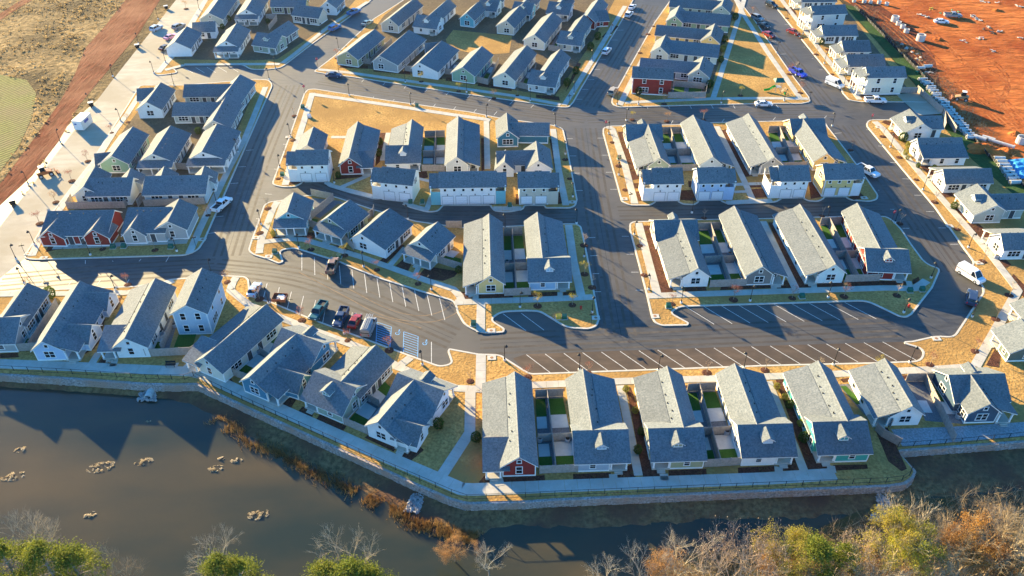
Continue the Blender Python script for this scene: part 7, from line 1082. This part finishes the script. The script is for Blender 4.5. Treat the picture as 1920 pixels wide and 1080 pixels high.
# ------------------------------------------------------------------ plants
def leaf(mb, p, s, mi=0):
    a = Vector((random.gauss(0, 1), random.gauss(0, 1), random.gauss(0, 1))); a.normalize(); b = a.orthogonal().normalized()
    c = a.cross(b)
    p = Vector(p); t = random.uniform(0, 6.28); b, c = b * math.cos(t) + c * math.sin(t), c * math.cos(t) - b * math.sin(t)
    mb.add([p - b * s, p + c * s * .6, p + b * s, p - c * s * .6], [(0, 1, 2, 3)], mi)
def branch(mb, tips, p, d, ln, r, depth, spread, up, n=3):
    q = p + d * ln
    mid = p.lerp(q, .5) + Vector((random.gauss(0, 1), random.gauss(0, 1), 0)) * ln * .05
    k = 5 if depth > 2 else 3
    mb.tube(p, mid, r, r * .8, k); mb.tube(mid, q, r * .8, r * .6, k)
    if depth == 0: tips.append(q); return
    for i in range(n):
        nd = d + Vector((random.gauss(0, 1), random.gauss(0, 1), random.gauss(0, .6))) * spread; nd.z += up; nd.normalize()
        st = mid.lerp(q, random.uniform(.2, 1.0))
        branch(mb, tips, st, nd, ln * random.uniform(.6, .82), r * .6, depth - 1, spread, up, n)
def baretree(seed, hgt, depth=5, spread=.5, up=.18, n=3):
    random.seed(seed); tr = MB(); tips = []; cr = MB()
    th = hgt * .24
    tr.tube((0, 0, -.3), (0, 0, th * .6), .17 * hgt / 10, .13 * hgt / 10, 7); tr.tube((0, 0, th * .6), (.1, .05, th), .13 * hgt / 10, .11 * hgt / 10, 7)
    for i in range(4):
        a = i * 1.57 + random.uniform(-.5, .5); d = Vector((math.cos(a) * .55, math.sin(a) * .55, 1)).normalized()
        branch(cr, tips, Vector((.1, .05, th * random.uniform(.7, 1))), d, hgt * .26, .07 * hgt / 10, depth - 1, spread, up, n)
    return tr, cr, tips
def scaled(mb, h):
    top = max(v[2] for v in mb.v); return top
PROTO = {}
def tree_proto(k, var):
    key = (k, var)
    if key in PROTO: return PROTO[key]
    sd = hash((k, var)) if False else sum(ord(c) for c in k) * 7 + var * 131
    H_ = 10
    if k == 'pine':
        random.seed(sd); tr = MB(); tr.tube((0, 0, -.3), (.1, 0, 9.2), .22, .06, 7); cr = MB(); lf = MB()
        for i in range(38):
            z = random.uniform(3.6, 9.6); a = random.uniform(0, 6.28); rr = (1 - ((z - 3.6) / 6.6) ** 1.6) * 2.6 * random.uniform(.5, 1.05)
            p = Vector((math.cos(a) * rr, math.sin(a) * rr, z)); cr.tube((0, 0, z - .5), p, .05, .02, 3)
            for j in range(190):
                q = p + Vector((random.gauss(0, .33), random.gauss(0, .33), random.gauss(0, .2))); leaf(lf, q, random.uniform(.05, .11))
        parts = [('trunk', tr, M_BARK), ('branches', cr, M_BARK), ('foliage', lf, M_LPINE)]
    elif k in ('bare', 'bare2', 'pinkbare'):
        tr, cr, tips = baretree(sd, H_, 6 if k != 'bare2' else 6, .5, .2 if k != 'bare2' else .1)
        m = dict(bare=M_TWIG, bare2=M_TWIG2, pinkbare=M_TWIGP)[k]
        parts = [('trunk', tr, M_BARK), ('branches', cr, m)]
        if k == 'pinkbare':
            lf = MB()
            for t in tips[::3]: leaf(lf, t, .07)
            parts.append(('buds', lf, M_TWIGP))
    else:
        tr, cr, tips = baretree(sd, H_, 5, .5, .15)
        lf = MB(); m = dict(yellow=M_LYEL, yellowgreen=M_LYG, orange=M_LOR, brown=M_LBR)[k]
        for t in tips:
            for j in range(34): leaf(lf, t + Vector((random.gauss(0, .3), random.gauss(0, .3), random.gauss(0, .25))), random.uniform(.045, .09))
        parts = [('trunk', tr, M_BARK), ('branches', cr, M_TWIG2), ('foliage', lf, m)]
    top = max(v[2] for _, b, _ in parts for v in b.v)
    PROTO[key] = ([(nm, b.mesh(nm, m, False)) for nm, b, m in parts], top)
    return PROTO[key]
WNAME = dict(pine='green pine', bare='pale bare tree', bare2='brown bare tree', pinkbare='pinkish bare tree', yellow='yellow leaved tree', yellowgreen='yellow green tree', orange='orange leaved tree', brown='low brown leaved tree')
cnt = {}
byk = {}
for i, (x, y, hh, k) in enumerate(WOOD):
    v = cnt.get(k, 0); cnt[k] = v + 1
    parts, top = tree_proto(k, v % 3)
    s = hh / top
    r_ = link(k.replace('bare2', 'bare').replace('pinkbare', 'bare').replace('yellowgreen', 'yellow') + '_tree', None); r_.location = (x, y, -1.5); r_.rotation_euler = (0, 0, i * 2.1); 
    wsc = s * (1.3 if k in ('brown',) else 1.25 if k == 'pine' else .85); r_.scale = (wsc, wsc, s)
    tag(r_, 'x', 'tree', 'trees along the near shore')
    for nm, me in parts:
        q_ = link(nm, me, r_)
        if nm in ('buds', 'foliage'): kind(q_, 'stuff')
    byk.setdefault(k, []).append((x, r_))
ORD = ['first', 'second', 'third', 'fourth', 'fifth', 'sixth', 'seventh', 'eighth', 'ninth', 'tenth', 'eleventh', 'twelfth', 'thirteenth', 'fourteenth', 'fifteenth', 'sixteenth', 'seventeenth']
for k, lst in byk.items():
    lst.sort(key=lambda t: t[0])
    for j, (x, o) in enumerate(lst): o['label'] = f'{ORD[j]} {WNAME[k]} from the left on the near shore'
# near shore ground under the woods
shore2 = [(14, 40), (18, 59), (24, 63.5), (34, 64.5), (42, 67), (50, 70.5), (58, 72.5), (66, 73), (90, 76), (200, 80), (200, -60), (14, -60)]
sheet('wood_floor', shore2, -1.55, mat('leaf_litter', (.13, .085, .045), 1.0, .5, 1.5, .3, (.08, .07, .03), .2, spec=.05))
sheet('near_shore', [(-200, -60), (-200, 52), (-60, 54), (-30, 52), (-14, 52), (-4, 48), (8, 40), (8, -60)], -1.57, mat('leaf_litter', (.13, .085, .045)))
random.seed(11)
mb = MB()
for k in range(5200):
    x = random.uniform(20, 96); lim = 62 + (x - 24) * .26 if x > 24 else 60
    y = random.uniform(44, min(lim, 74)); hgt = random.uniform(.8, 2.6)
    p = Vector((x, y, -1.55)); d = Vector((random.gauss(0, .35), random.gauss(0, .35), 1)); q = p + d * hgt
    mb.tube(p, q, .03, .008, 3)
    for j in range(2): mb.tube(p.lerp(q, random.uniform(.3, .8)), q + Vector((random.gauss(0, .5), random.gauss(0, .5), random.uniform(-.4, .3))), .015, .006, 3)
o = link('underbrush', mb.mesh('underbrush', M_TWIG2, False)); kind(o, 'stuff'); tag(o, 'dense leafless underbrush beneath the near shore woods', 'brush')
mb = MB()
rp = [Vector(p) for p in REEDS]
for k in range(4600):
    i = random.randrange(len(rp) - 1); p = rp[i].lerp(rp[i + 1], random.random()); o_ = random.gauss(0, .55)
    p = p + Vector((o_, o_ * .8))
    if noise.noise((p.x * .35, p.y * .35, 2)) < -.22: continue
    hgt = random.uniform(.35, 1.1); b = Vector((p.x, p.y, WZ - .05)); 
    t = b + Vector((random.gauss(0, .25), random.gauss(0, .25), hgt)); s = random.uniform(.03, .07)
    mb.add([b + Vector((-s, 0, 0)), b + Vector((s, 0, 0)), t], [(0, 1, 2)]); mb.add([b + Vector((0, -s, 0)), b + Vector((0, s, 0)), t], [(0, 1, 2)])
o = link('shore_reeds', mb.mesh('shore_reeds', M_REED, False)); kind(o, 'stuff'); tag(o, 'dry golden reeds along the curved pond shore', 'reeds')
for i, (x, y, s) in enumerate(WATERPLANTS):
    mb = MB(); random.seed(50 + i)
    for k in range(int(560 * s) + 60):
        a = random.uniform(0, 6.28); rr = math.sqrt(random.random()); px, py = math.cos(a) * rr * s * 1.05, math.sin(a) * rr * s * .6; px += py * .6
        if noise.noise((px * 1.7 + i * 9, py * 1.7, i)) < .02: continue
        leaf(mb, (px, py, random.uniform(.0, .28) * (1.2 - rr)), random.uniform(.05, .11))
    o = link('water_plant_clump', mb.mesh('water_plant_clump', M_WPL, False)); o.location = (x, y, WZ - .02)
    tag(o, ORD[i] + ' pale clump of pond plants', 'water plants', 'pale plant clumps in the pond'); kind(o, 'stuff')
cl = sorted([o for o in bpy.data.objects if o.name.startswith('water_plant_clump')], key=lambda o: o.location.x)
for j, o in enumerate(cl): o['label'] = f'{ORD[j]} pale plant clump from the left in the pond'
# street trees
def young(k):
    random.seed(ord(k)); tr = MB(); tips = []; cr = MB()
    tr.tube((0, 0, 0), (.03, 0, 1.5), .05, .04, 5)
    for i in range(5):
        a = i * 1.26; branch(cr, tips, Vector((.02, 0, 1.1 + i * .12)), Vector((math.cos(a) * .6, math.sin(a) * .6, 1)).normalized(), .62, .022, 2, .45, .15)
    lf = MB(); nl = {'b': 0, 'r': 5, 'o': 4, 'y': 7}[k]
    for t in tips:
        for j in range(nl): leaf(lf, t + Vector((random.gauss(0, .16), random.gauss(0, .16), random.gauss(0, .16))), random.uniform(.04, .085))
    mr = MB(); mr.lathe([(.75, 0), (.62, .07), (.1, .12)], 14)
    out = [('trunk', tr.mesh('trunk', M_BARK, False)), ('branches', cr.mesh('branches', M_TWIGP if k != 'y' else M_TWIG, False)), ('mulch_ring', mr.mesh('mulch_ring', M_MULCH, False))]
    if nl: out.insert(2, ('leaves', lf.mesh('leaves', {'r': M_LRED, 'o': M_LOR, 'y': M_LYEL}[k], False)))
    return out
YP = {k: young(k) for k in 'broy'}
random.seed(21); byk = {}
for (x, y, k) in TREES:
    r_ = link('young_street_tree', None); r_.location = (x, y, .12); r_.rotation_euler = (0, 0, random.uniform(0, 6)); sc_ = random.uniform(.85, 1.2); r_.scale = (sc_,) * 3
    tag(r_, 'x', 'young tree', 'young street trees')
    for nm, me in YP[k]: link(nm, me, r_)
    byk.setdefault(k, []).append((r_, x, y))
for k, lst in byk.items(): label_all(lst, {'b': 'bare young tree', 'r': 'red young tree', 'o': 'orange young tree', 'y': 'yellow young tree'}[k])
def shrubmesh(seed, m):
    random.seed(seed); lf = MB(); st = MB()
    for i in range(900):
        a = Vector((random.gauss(0, 1), random.gauss(0, 1), random.gauss(0, 1))).normalized() * random.uniform(.6, 1) ** .5
        nn = 1 + .25 * noise.noise(a * 2.2 + Vector((seed, 0, 0)))
        leaf(lf, (a.x * .95 * nn, a.y * .95 * nn, 1.0 + a.z * nn), random.uniform(.07, .15))
    for i in range(5): st.tube((0, 0, 0), (random.gauss(0, .3), random.gauss(0, .3), .9), .05, .02, 4)
    return lf.mesh('foliage', m, False), st.mesh('stems', M_BARK, False)
SHP = {('g', v): shrubmesh(3 + v, M_LGR) for v in range(2)}; SHP.update({('y', v): shrubmesh(8 + v, M_LGY) for v in range(2)})
things = []
for i, (x, y, s, k) in enumerate(SHRUBS):
    r_ = link('evergreen_shrub', None); r_.location = (x, y, .12); r_.rotation_euler = (0, 0, i * 1.7); r_.scale = (s * .72, s * .72, s * .8); tag(r_, 'x', 'shrub', 'shrubs beside the houses')
    f, st = SHP[(k, i % 2)]; link('foliage', f, r_); link('stems', st, r_); things.append((r_, x, y))
label_all(things, 'rounded shrub')
# small plants in the mulch beds
random.seed(5); mb = MB()
for poly in MULCH:
    c = Vector((0, 0))
    for p in poly: c += Vector(p) / len(poly)
    for k in range(max(4, int(abs(poly_area(poly)) * .35))):
        a = Vector(random.choice(poly)).lerp(Vector(random.choice(poly)), random.random()).lerp(c, random.uniform(.15, .7))
        for j in range(9): leaf(mb, (a.x + random.gauss(0, .16), a.y + random.gauss(0, .16), .2 + abs(random.gauss(0, .14))), random.uniform(.05, .1))
o = link('bed_plants', mb.mesh('bed_plants', leafmat('bed_leaves', (.20, .14, .055), (.10, .11, .03)), False)); kind(o, 'stuff'); tag(o, 'small low plants in the mulch beds round the houses', 'plants')
# wild scrub left of the dusty road
mb = MB(); random.seed(31)
for k in range(5200):
    y = random.uniform(150, 300); x = -100 - (y - 150) * .13 - random.uniform(8, 110)
    if abs(noise.noise((x * .03, y * .03, 0))) < .06: continue
    nn = noise.noise((x * .06, y * .06, 3))
    if nn < -.05 and random.random() < .8: continue
    def inside(poly):
        ins = False; j = len(poly) - 1
        for i in range(len(poly)):
            if (poly[i][1] > y) != (poly[j][1] > y) and x < (poly[j][0] - poly[i][0]) * (y - poly[i][1]) / (poly[j][1] - poly[i][1]) + poly[i][0]: ins = not ins
            j = i
        return ins
    if inside(GRAVELROAD) or inside(REDROAD) or inside(FIELD) or inside(REDTRACK): continue
    for j in range(5):
        leaf(mb, (x + random.gauss(0, .4), y + random.gauss(0, .4), abs(random.gauss(0, .25))), random.uniform(.15, .4))
o = link('dry_scrub', mb.mesh('dry_scrub', leafmat('scrub_leaves', (.34, .24, .11), (.20, .13, .06)), False)); kind(o, 'stuff'); tag(o, 'golden brown scrub on the wild ground left of the dusty road', 'scrub')
# ------------------------------------------------------------------ construction site and the rest
sheet('green_strip', GREENSTRIP, .134, mat('green_grass', (.05, .095, .03), 1.0, .35, 1.5, .1, (.04, .07, .025), .2, spec=.05))
M_SILT = mat('black_silt_fabric', (.012, .013, .016), .8, .1, 2.0)
sf = link('silt_fence', None); tag(sf, 'low black fabric silt fence between the gardens and the dirt site', 'fence')
sp_ = resample(SILT, 2.2)
pm = MB(); pm.box(-.03, .03, -.03, .03, 0, 1.0); pm = pm.mesh('stake', M_GREY, False); fm = MB(); fm.box(0, 1, -.01, .01, 0, .85); fm = fm.mesh('fabric', M_SILT, False)
for i, p in enumerate(sp_):
    link('stake', pm, sf, (p.x, p.y, 0))
    if i < len(sp_) - 1:
        d = sp_[i + 1] - p; link('fabric', fm, sf, (p.x, p.y, .02), math.atan2(d.y, d.x), (d.length, 1, 1))
def tubemesh(L, r, t, m, nm):
    mb = MB(); n = 14
    for k in range(n):
        a0, a1 = 2 * math.pi * k / n, 2 * math.pi * (k + 1) / n; q = []
        for xx in (-L / 2, L / 2):
            for rr in (r, r - t):
                for a in (a0, a1): q.append((xx, rr * math.cos(a), rr * math.sin(a)))
        mb.add(q, [(0, 4, 5, 1), (2, 3, 7, 6), (0, 1, 3, 2), (4, 6, 7, 5)])
    return mb.mesh(nm, m)
PT = {0: tubemesh(2.4, .42, .08, M_PIPE, 'pipe'), 1: tubemesh(2.6, .5, .09, M_PIPE, 'pipe'), 2: tubemesh(3.0, .55, .09, M_PIPE, 'pipe'), 3: tubemesh(6.0, .42, .07, M_PIPE, 'pipe')}
BELL = tubemesh(.3, .52, .12, M_PIPE, 'bell'); random.seed(77)
for i, (x, y, k) in enumerate(PIPES):
    r_ = link('concrete_pipe', None); r_.location = (x, y, .5); r_.rotation_euler = (0, 0, R(random.uniform(-6, 8)) if k < 2 else R(-42)); link('pipe_barrel', PT[k], r_); link('pipe_bell', BELL, r_, (-1.15 if k < 3 else 2.9, 0, 0))
    if k < 1 and i < 26: lb = f'{ORD[i] + " from top" if i < 17 else ORD[i - 17] + " last" if False else ORD[min(16, 25 - i)] + " from bottom"} concrete pipe in the long pipe row beside the dirt site'
    elif k == 1 and i < 34: lb = f'{ORD[i - 26]} concrete pipe from the top in the stack by the blue tarps'
    else: lb = ['short pale pipe left of the dirt mounds', 'short pale pipe in the middle of the dirt mounds', 'long pale pipe lying across the dirt mounds', 'upper pipe at the top of the long row', 'pipe with open end at the top of the long row'][i - 34]
    tag(r_, lb, 'pipe', 'concrete pipes beside the dirt site')
for i, (x, y, s) in enumerate(RINGS):
    r_ = link('manhole_ring', None); r_.location = (x, y, 0); tag(r_, f'{ORD[i]} white concrete manhole ring on the dirt site', 'concrete ring', 'manhole rings on the dirt site')
    mb = MB(); n = 16
    for k in range(n):
        a0, a1 = 2 * math.pi * k / n, 2 * math.pi * (k + 1) / n; q = []
        for zz in (0, s * 1.5):
            for rr in (s, s * .8):
                for a in (a0, a1): q.append((rr * math.cos(a), rr * math.sin(a), zz))
        mb.add(q, [(0, 1, 5, 4), (2, 6, 7, 3), (4, 5, 7, 6)])
    link('ring_wall', mb.mesh('ring_wall', mat('white_concrete', (.5, .47, .43), .9, .12, 2)), r_)
    mb = MB(); mb.lathe([(s * .79, .1), (s * .79, .12)], 12); link('ring_floor', mb.mesh('ring_floor', M_PIPE), r_)
for j, o in enumerate(sorted([o for o in bpy.data.objects if o.name.startswith('manhole_ring')], key=lambda o: o.location.x)): o['label'] = f'{ORD[j]} white manhole ring from the left on the dirt site'
for i, (x, y, s) in enumerate(PILES):
    mb = MB(); n = 22; m = 7; vs = []; random.seed(90 + i)
    for j in range(m + 1):
        rr = s * j / m
        for k in range(n):
            a = 2 * math.pi * k / n; px, py = math.cos(a) * rr * 1.25, math.sin(a) * rr * .9
            z = s * .38 * (1 - (j / m) ** 1.3) * (1 + .7 * noise.noise((px * .9 + i * 7, py * .9, i))) + .15 * noise.noise((px * 2.5, py * 2.5, i)) * (1 - j / m) - .02
            vs.append((px, py, max(-.05, z)))
    fs = [(j * n + k, j * n + (k + 1) % n, (j + 1) * n + (k + 1) % n, (j + 1) * n + k) for j in range(m) for k in range(n)]
    mb.add(vs, fs); o = link('dirt_pile', mb.mesh('dirt_pile', M_SITE)); o.location = (x, y, .01); tag(o, f'{ORD[i]} mound of red clay on the dirt site', 'dirt pile', 'clay mounds on the dirt site')
for j, o in enumerate(sorted([o for o in bpy.data.objects if o.name.startswith('dirt_pile')], key=lambda o: o.location.x)): o['label'] = f'{ORD[j]} mound of red clay from the left on the dirt site'
DM = dict(w=mat('pale_sack', (.45, .41, .36), .9, .15, 3), b=mat('dark_timber', (.06, .05, .045), .9, .3, 3), y=mat('yellow_plastic', (.5, .36, .05), .6, .05), g=mat('green_plastic', (.04, .24, .12), .6, .1, 2), t=mat('fresh_timber', (.5, .36, .18), .9, .2, 3))
random.seed(66); deb = []
for i, (x, y, k) in enumerate(DEBRIS):
    r_ = link('material_stack', None); r_.location = (x, y, .02); r_.rotation_euler = (0, 0, random.uniform(-.6, .6)); tag(r_, 'x', 'stack', 'material stacks on the dirt site'); deb.append(r_)
    for q in range(random.randint(3, 6)):
        mb = MB(); a, b, c = random.uniform(.2, .55), random.uniform(.1, .25), random.uniform(.1, .25); mb.box(-a, a, -b, b, 0, c)
        mb.v = [(vx + random.uniform(-.06, .06), vy + random.uniform(-.06, .06), vz) for vx, vy, vz in mb.v]
        link('piece', mb.mesh('piece', DM[k]), r_, (random.gauss(0, .55), random.gauss(0, .45), random.choice((0, 0, .2))), random.uniform(0, 3))
CN = dict(w='pale', b='dark', y='yellow', g='green', t='timber')
byc = {}
for o, d in zip(deb, DEBRIS): byc.setdefault(d[2], []).append(o)
for k, lst in byc.items():
    lst.sort(key=lambda o: (o.location.x)); NUM = ORD + ['eighteenth', 'nineteenth', 'twentieth', 'twenty first', 'twenty second', 'twenty third', 'twenty fourth']
    for j, o in enumerate(lst): o['label'] = f'{NUM[j]} {CN[k]} material stack from the left on the dirt site'
for poly, lb in zip(TARPS, ('bright blue tarp bundle beside the stacked pipes', 'lower blue tarp bundle at the right picture edge')):
    p = ccw([tuple(q) for q in poly]); mb = MB(); c = Vector((sum(q[0] for q in p) / 4, sum(q[1] for q in p) / 4)); n = 6; vs = []
    for i in range(n + 1):
        for j in range(n + 1):
            a = Vector(p[0]).lerp(Vector(p[1]), i / n); b = Vector(p[3]).lerp(Vector(p[2]), i / n); q = a.lerp(b, j / n)
            e = min(i, j, n - i, n - j); vs.append((q.x, q.y, .02 + (0 if e == 0 else .55 + .3 * noise.noise((q.x, q.y, 0)))))
    mb.add(vs, [(i * (n + 1) + j, (i + 1) * (n + 1) + j, (i + 1) * (n + 1) + j + 1, i * (n + 1) + j + 1) for i in range(n) for j in range(n)])
    tag(link('tarp_bundle', mb.mesh('tarp_bundle', mat('blue_tarp', (.03, .22, .45), .5, .3, 1.5))), lb, 'tarp')
# storage container by the dusty road
r_ = link('storage_container', None); r_.location = (CONTAINER[0], CONTAINER[1], .02); r_.rotation_euler = (0, 0, R(-4)); tag(r_, 'white portable storage container beside the dusty road', 'container')
mb = MB(); mb.box(-1.25, 1.25, -2.4, 2.4, .12, 2.6); link('box', mb.mesh('box', mat('container_paint', (.66, .62, .54), .6, .06, 1)), r_)
mb = MB(); mb.box(-1.29, 1.29, -2.44, 2.44, 2.6, 2.68); link('roof_panel', mb.mesh('roof_panel', M_WHITE), r_)
mb = MB(); mb.box(-1.1, 1.1, -2.44, -2.405, .2, 2.45); link('roller_door', mb.mesh('roller_door', M_WHITE), r_)
mb = MB(); mb.box(1.255, 1.28, -1.2, .8, 1.5, 2.2); link('logo_panel', mb.mesh('logo_panel', mat('logo_blue', (.04, .08, .30), .5, 0)), r_)
mb = MB(); mb.box(-.8, -.2, -2.47, -2.445, 1.6, 1.95); link('logo_panel', mb.mesh('logo_panel', mat('logo_blue', (.04, .08, .30), .5, 0)), r_)
def machine(name, loc, rz, label, cm):
    r_ = link(name, None); r_.location = (loc[0], loc[1], .02); r_.rotation_euler = (0, 0, rz); tag(r_, label, 'machine')
    body = bodyshape([(-1.6, .7), (-1.6, 1.5), (-.2, 1.55), (1.5, 1.1), (1.6, .75)], .85, .1); link('chassis', body.mesh('chassis', cm), r_)
    mb = MB(); mb.add([(-.9, -.6, 1.5), (.4, -.6, 1.45), (.4, .6, 1.45), (-.9, .6, 1.5), (-.75, -.5, 2.5), (.15, -.5, 2.5), (.15, .5, 2.5), (-.75, .5, 2.5)], [(0, 1, 5, 4), (1, 2, 6, 5), (2, 3, 7, 6), (3, 0, 4, 7), (4, 5, 6, 7)]); link('cab_glass', mb.mesh('cab_glass', M_GLASS), r_)
    mb = MB(); mb.box(-.85, .25, -.62, .62, 2.5, 2.6); link('cab_roof', mb.mesh('cab_roof', M_WHITE), r_)
    for wx in (-1.1, 1.15):
        for sg in (-1, 1): w_ = link('wheel', TY, r_, (wx, sg * .95, .55)); w_.rotation_euler = (R(90), 0, 0); w_.scale = (1.5, 1.5, 1.6); link('rim', RIM, w_)
    for sg in (-1, 1):
        mb = MB(); mb.tube((.2, sg * .6, 1.3), (2.3, sg * .6, .8), .1, .08, 6); link('lift_arm', mb.mesh('lift_arm', cm), r_)
    mb = MB(); mb.extrude([(2.2, .15), (2.9, .12), (2.95, .2), (2.45, .35), (2.4, .95), (2.25, .95)], lambda p, t: (p[0], t, p[1]), -1.0, 1.0); link('bucket', mb.mesh('bucket', mrust), r_)
machine('loader', TELE, R(38), 'orange wheel loader standing on the dusty road', mat('loader_orange', (.42, .11, .03), .5, .1, 2))
machine('loader', LOADER, R(160), 'tan loader alone on the red dirt site', mat('loader_tan', (.34, .2, .1), .6, .1, 2))
for j, (x, y) in enumerate(BINS):
    r_ = link('waste_bin', None); r_.location = (x, y, .02); r_.rotation_euler = (0, 0, R(30)); tag(r_, ['top', 'second', 'third', 'bottom'][j] + ' dark waste bin at the left edge of the dusty road', 'bin', 'bins along the dusty road')
    mb = MB(); mb.add([(-.5, -.4, .1), (.5, -.4, .1), (.5, .4, .1), (-.5, .4, .1), (-.65, -.55, 1.1), (.65, -.55, 1.1), (.65, .55, 1.1), (-.65, .55, 1.1)], [(0, 1, 5, 4), (1, 2, 6, 5), (2, 3, 7, 6), (3, 0, 4, 7), (0, 3, 2, 1)]); link('bin_body', mb.mesh('bin_body', M_BLACK), r_)
    mb = MB(); mb.box(-.68, .68, -.58, .58, 1.1, 1.18); link('bin_lid', mb.mesh('bin_lid', M_GREY), r_)
# playground
M_PG = mat('playground_green', (.03, .34, .05), .45, .05); M_PC = mat('canopy_green', (.01, .12, .09), .6, .08)
r_ = link('playground', None); r_.location = (PLAY[0], PLAY[1], .13); tag(r_, 'green playground slide and climbing tower in the park corner', 'playground')
mb = MB(); mb.box(-.7, .7, -.7, .7, 1.35, 1.45); link('platform', mb.mesh('platform', M_GREY), r_)
for sx_ in (-.7, .7):
    for sy_ in (-.7, .7): mb = MB(); mb.lathe([(.06, 0), (.06, 3.3)], 6, (sx_, sy_, 0)); link('tower_post', mb.mesh('tower_post', M_GREY), r_)
mb = MB(); mb.add([(-1.4, -1.3, 3.1), (1.4, -1.3, 3.1), (1.4, 1.3, 3.1), (-1.4, 1.3, 3.1), (-.9, 0, 3.95), (.9, 0, 3.95)], [(0, 1, 5, 4), (2, 3, 4, 5), (1, 2, 5), (3, 0, 4)]); link('canopy', mb.mesh('canopy', M_PC), r_)
mb = MB(); P0 = [(-.7, 1.5), (-1.4, 1.2), (-2.3, .5), (-3.2, .3), (-3.7, .25)]
for i in range(4):
    (x0, z0), (x1, z1) = P0[i], P0[i + 1]
    mb.add([(x0, -.35, z0), (x1, -.35, z1), (x1, .35, z1), (x0, .35, z0), (x0, -.42, z0 + .3), (x1, -.42, z1 + .3), (x1, .42, z1 + .3), (x0, .42, z0 + .3)], [(0, 1, 2, 3), (0, 1, 5, 4), (3, 2, 6, 7)])
link('slide', mb.mesh('slide', M_PG), r_)
for k in range(5): mb = MB(); mb.tube((1.1 + k * .22, -1.1, .2 + .25 * k), (1.1 + k * .22, .3, .2 + .25 * k), .035, .035, 5); link('climbing_rung', mb.mesh('climbing_rung', M_GREY), r_)
mb = MB(); mb.lathe([(.25, 0), (.25, .5), (.38, .55), (.38, .62)], 10, (1.6, -2.0, 0)); link('stool', mb.mesh('stool', M_PG), r_)


# bench on its pad by the promenade
r_ = link('park_bench', None); r_.location = (BENCH[0], BENCH[1], .14); r_.rotation_euler = (0, 0, R(2)); tag(r_, 'dark bench on a concrete pad beside the left promenade', 'bench')
mb = MB(); mb.box(-1.1, 1.1, -.8, .8, -.02, .04); link('pad', mb.mesh('pad', M_WALK), r_)
for k in range(4): mb = MB(); mb.box(-.85, .85, -.3 + k * .15, -.18 + k * .15, .46, .5); link('seat_slat', mb.mesh('seat_slat', M_BLACK), r_)
for k in range(3): mb = MB(); mb.box(-.85, .85, .32, .36, .58 + k * .14, .69 + k * .14); link('back_slat', mb.mesh('back_slat', M_BLACK), r_)
for x in (-.7, .7):
    mb = MB(); mb.extrude([(-.3, .04), (-.22, .04), (-.2, .44), (.3, .44), (.3, .04), (.38, .04), (.4, 1.0), (.34, 1.0), (.32, .5), (-.28, .5)], lambda p, t: (t, p[0], p[1]), x - .03, x + .03); link('leg', mb.mesh('leg', M_BLACK), r_)
# leafless brush on the dark clay
mb = MB(); random.seed(41)
for k in range(900):
    i = random.randrange(len(SILT) - 2); a = Vector(SILT[i]).lerp(Vector(SILT[i + 1]), random.random()); x = a.x + random.uniform(1.0, 6.5); y = a.y + random.uniform(-.5, 2); hgt = random.uniform(.4, 1.5)
    for j in range(4): mb.tube((x, y, 0), (x + random.gauss(0, .4), y + random.gauss(0, .4), hgt * random.uniform(.5, 1)), .02, .008, 3)
o = link('site_brush', mb.mesh('site_brush', M_TWIG2, False)); kind(o, 'stuff'); tag(o, 'thin leafless brush along the edge of the dirt site', 'brush')

# ------------------------------------------------------------------ thin morning haze
hz = MB(); hz.box(-1600, 1600, -700, 2600, -2.8, 97)
hm = bpy.data.materials.new('haze_air'); hm.use_nodes = True; ht = hm.node_tree; ht.nodes.clear()
ho = ht.nodes.new('ShaderNodeOutputMaterial'); hv = ht.nodes.new('ShaderNodeVolumePrincipled')
hv.inputs['Color'].default_value = (.9, .93, 1, 1); hv.inputs['Density'].default_value = .00002; hv.inputs['Anisotropy'].default_value = .65
ht.links.new(hv.outputs[0], ho.inputs['Volume'])
kind(link('haze', hz.mesh('haze', hm)), 'stuff')
SC.cycles.volume_bounces = 0
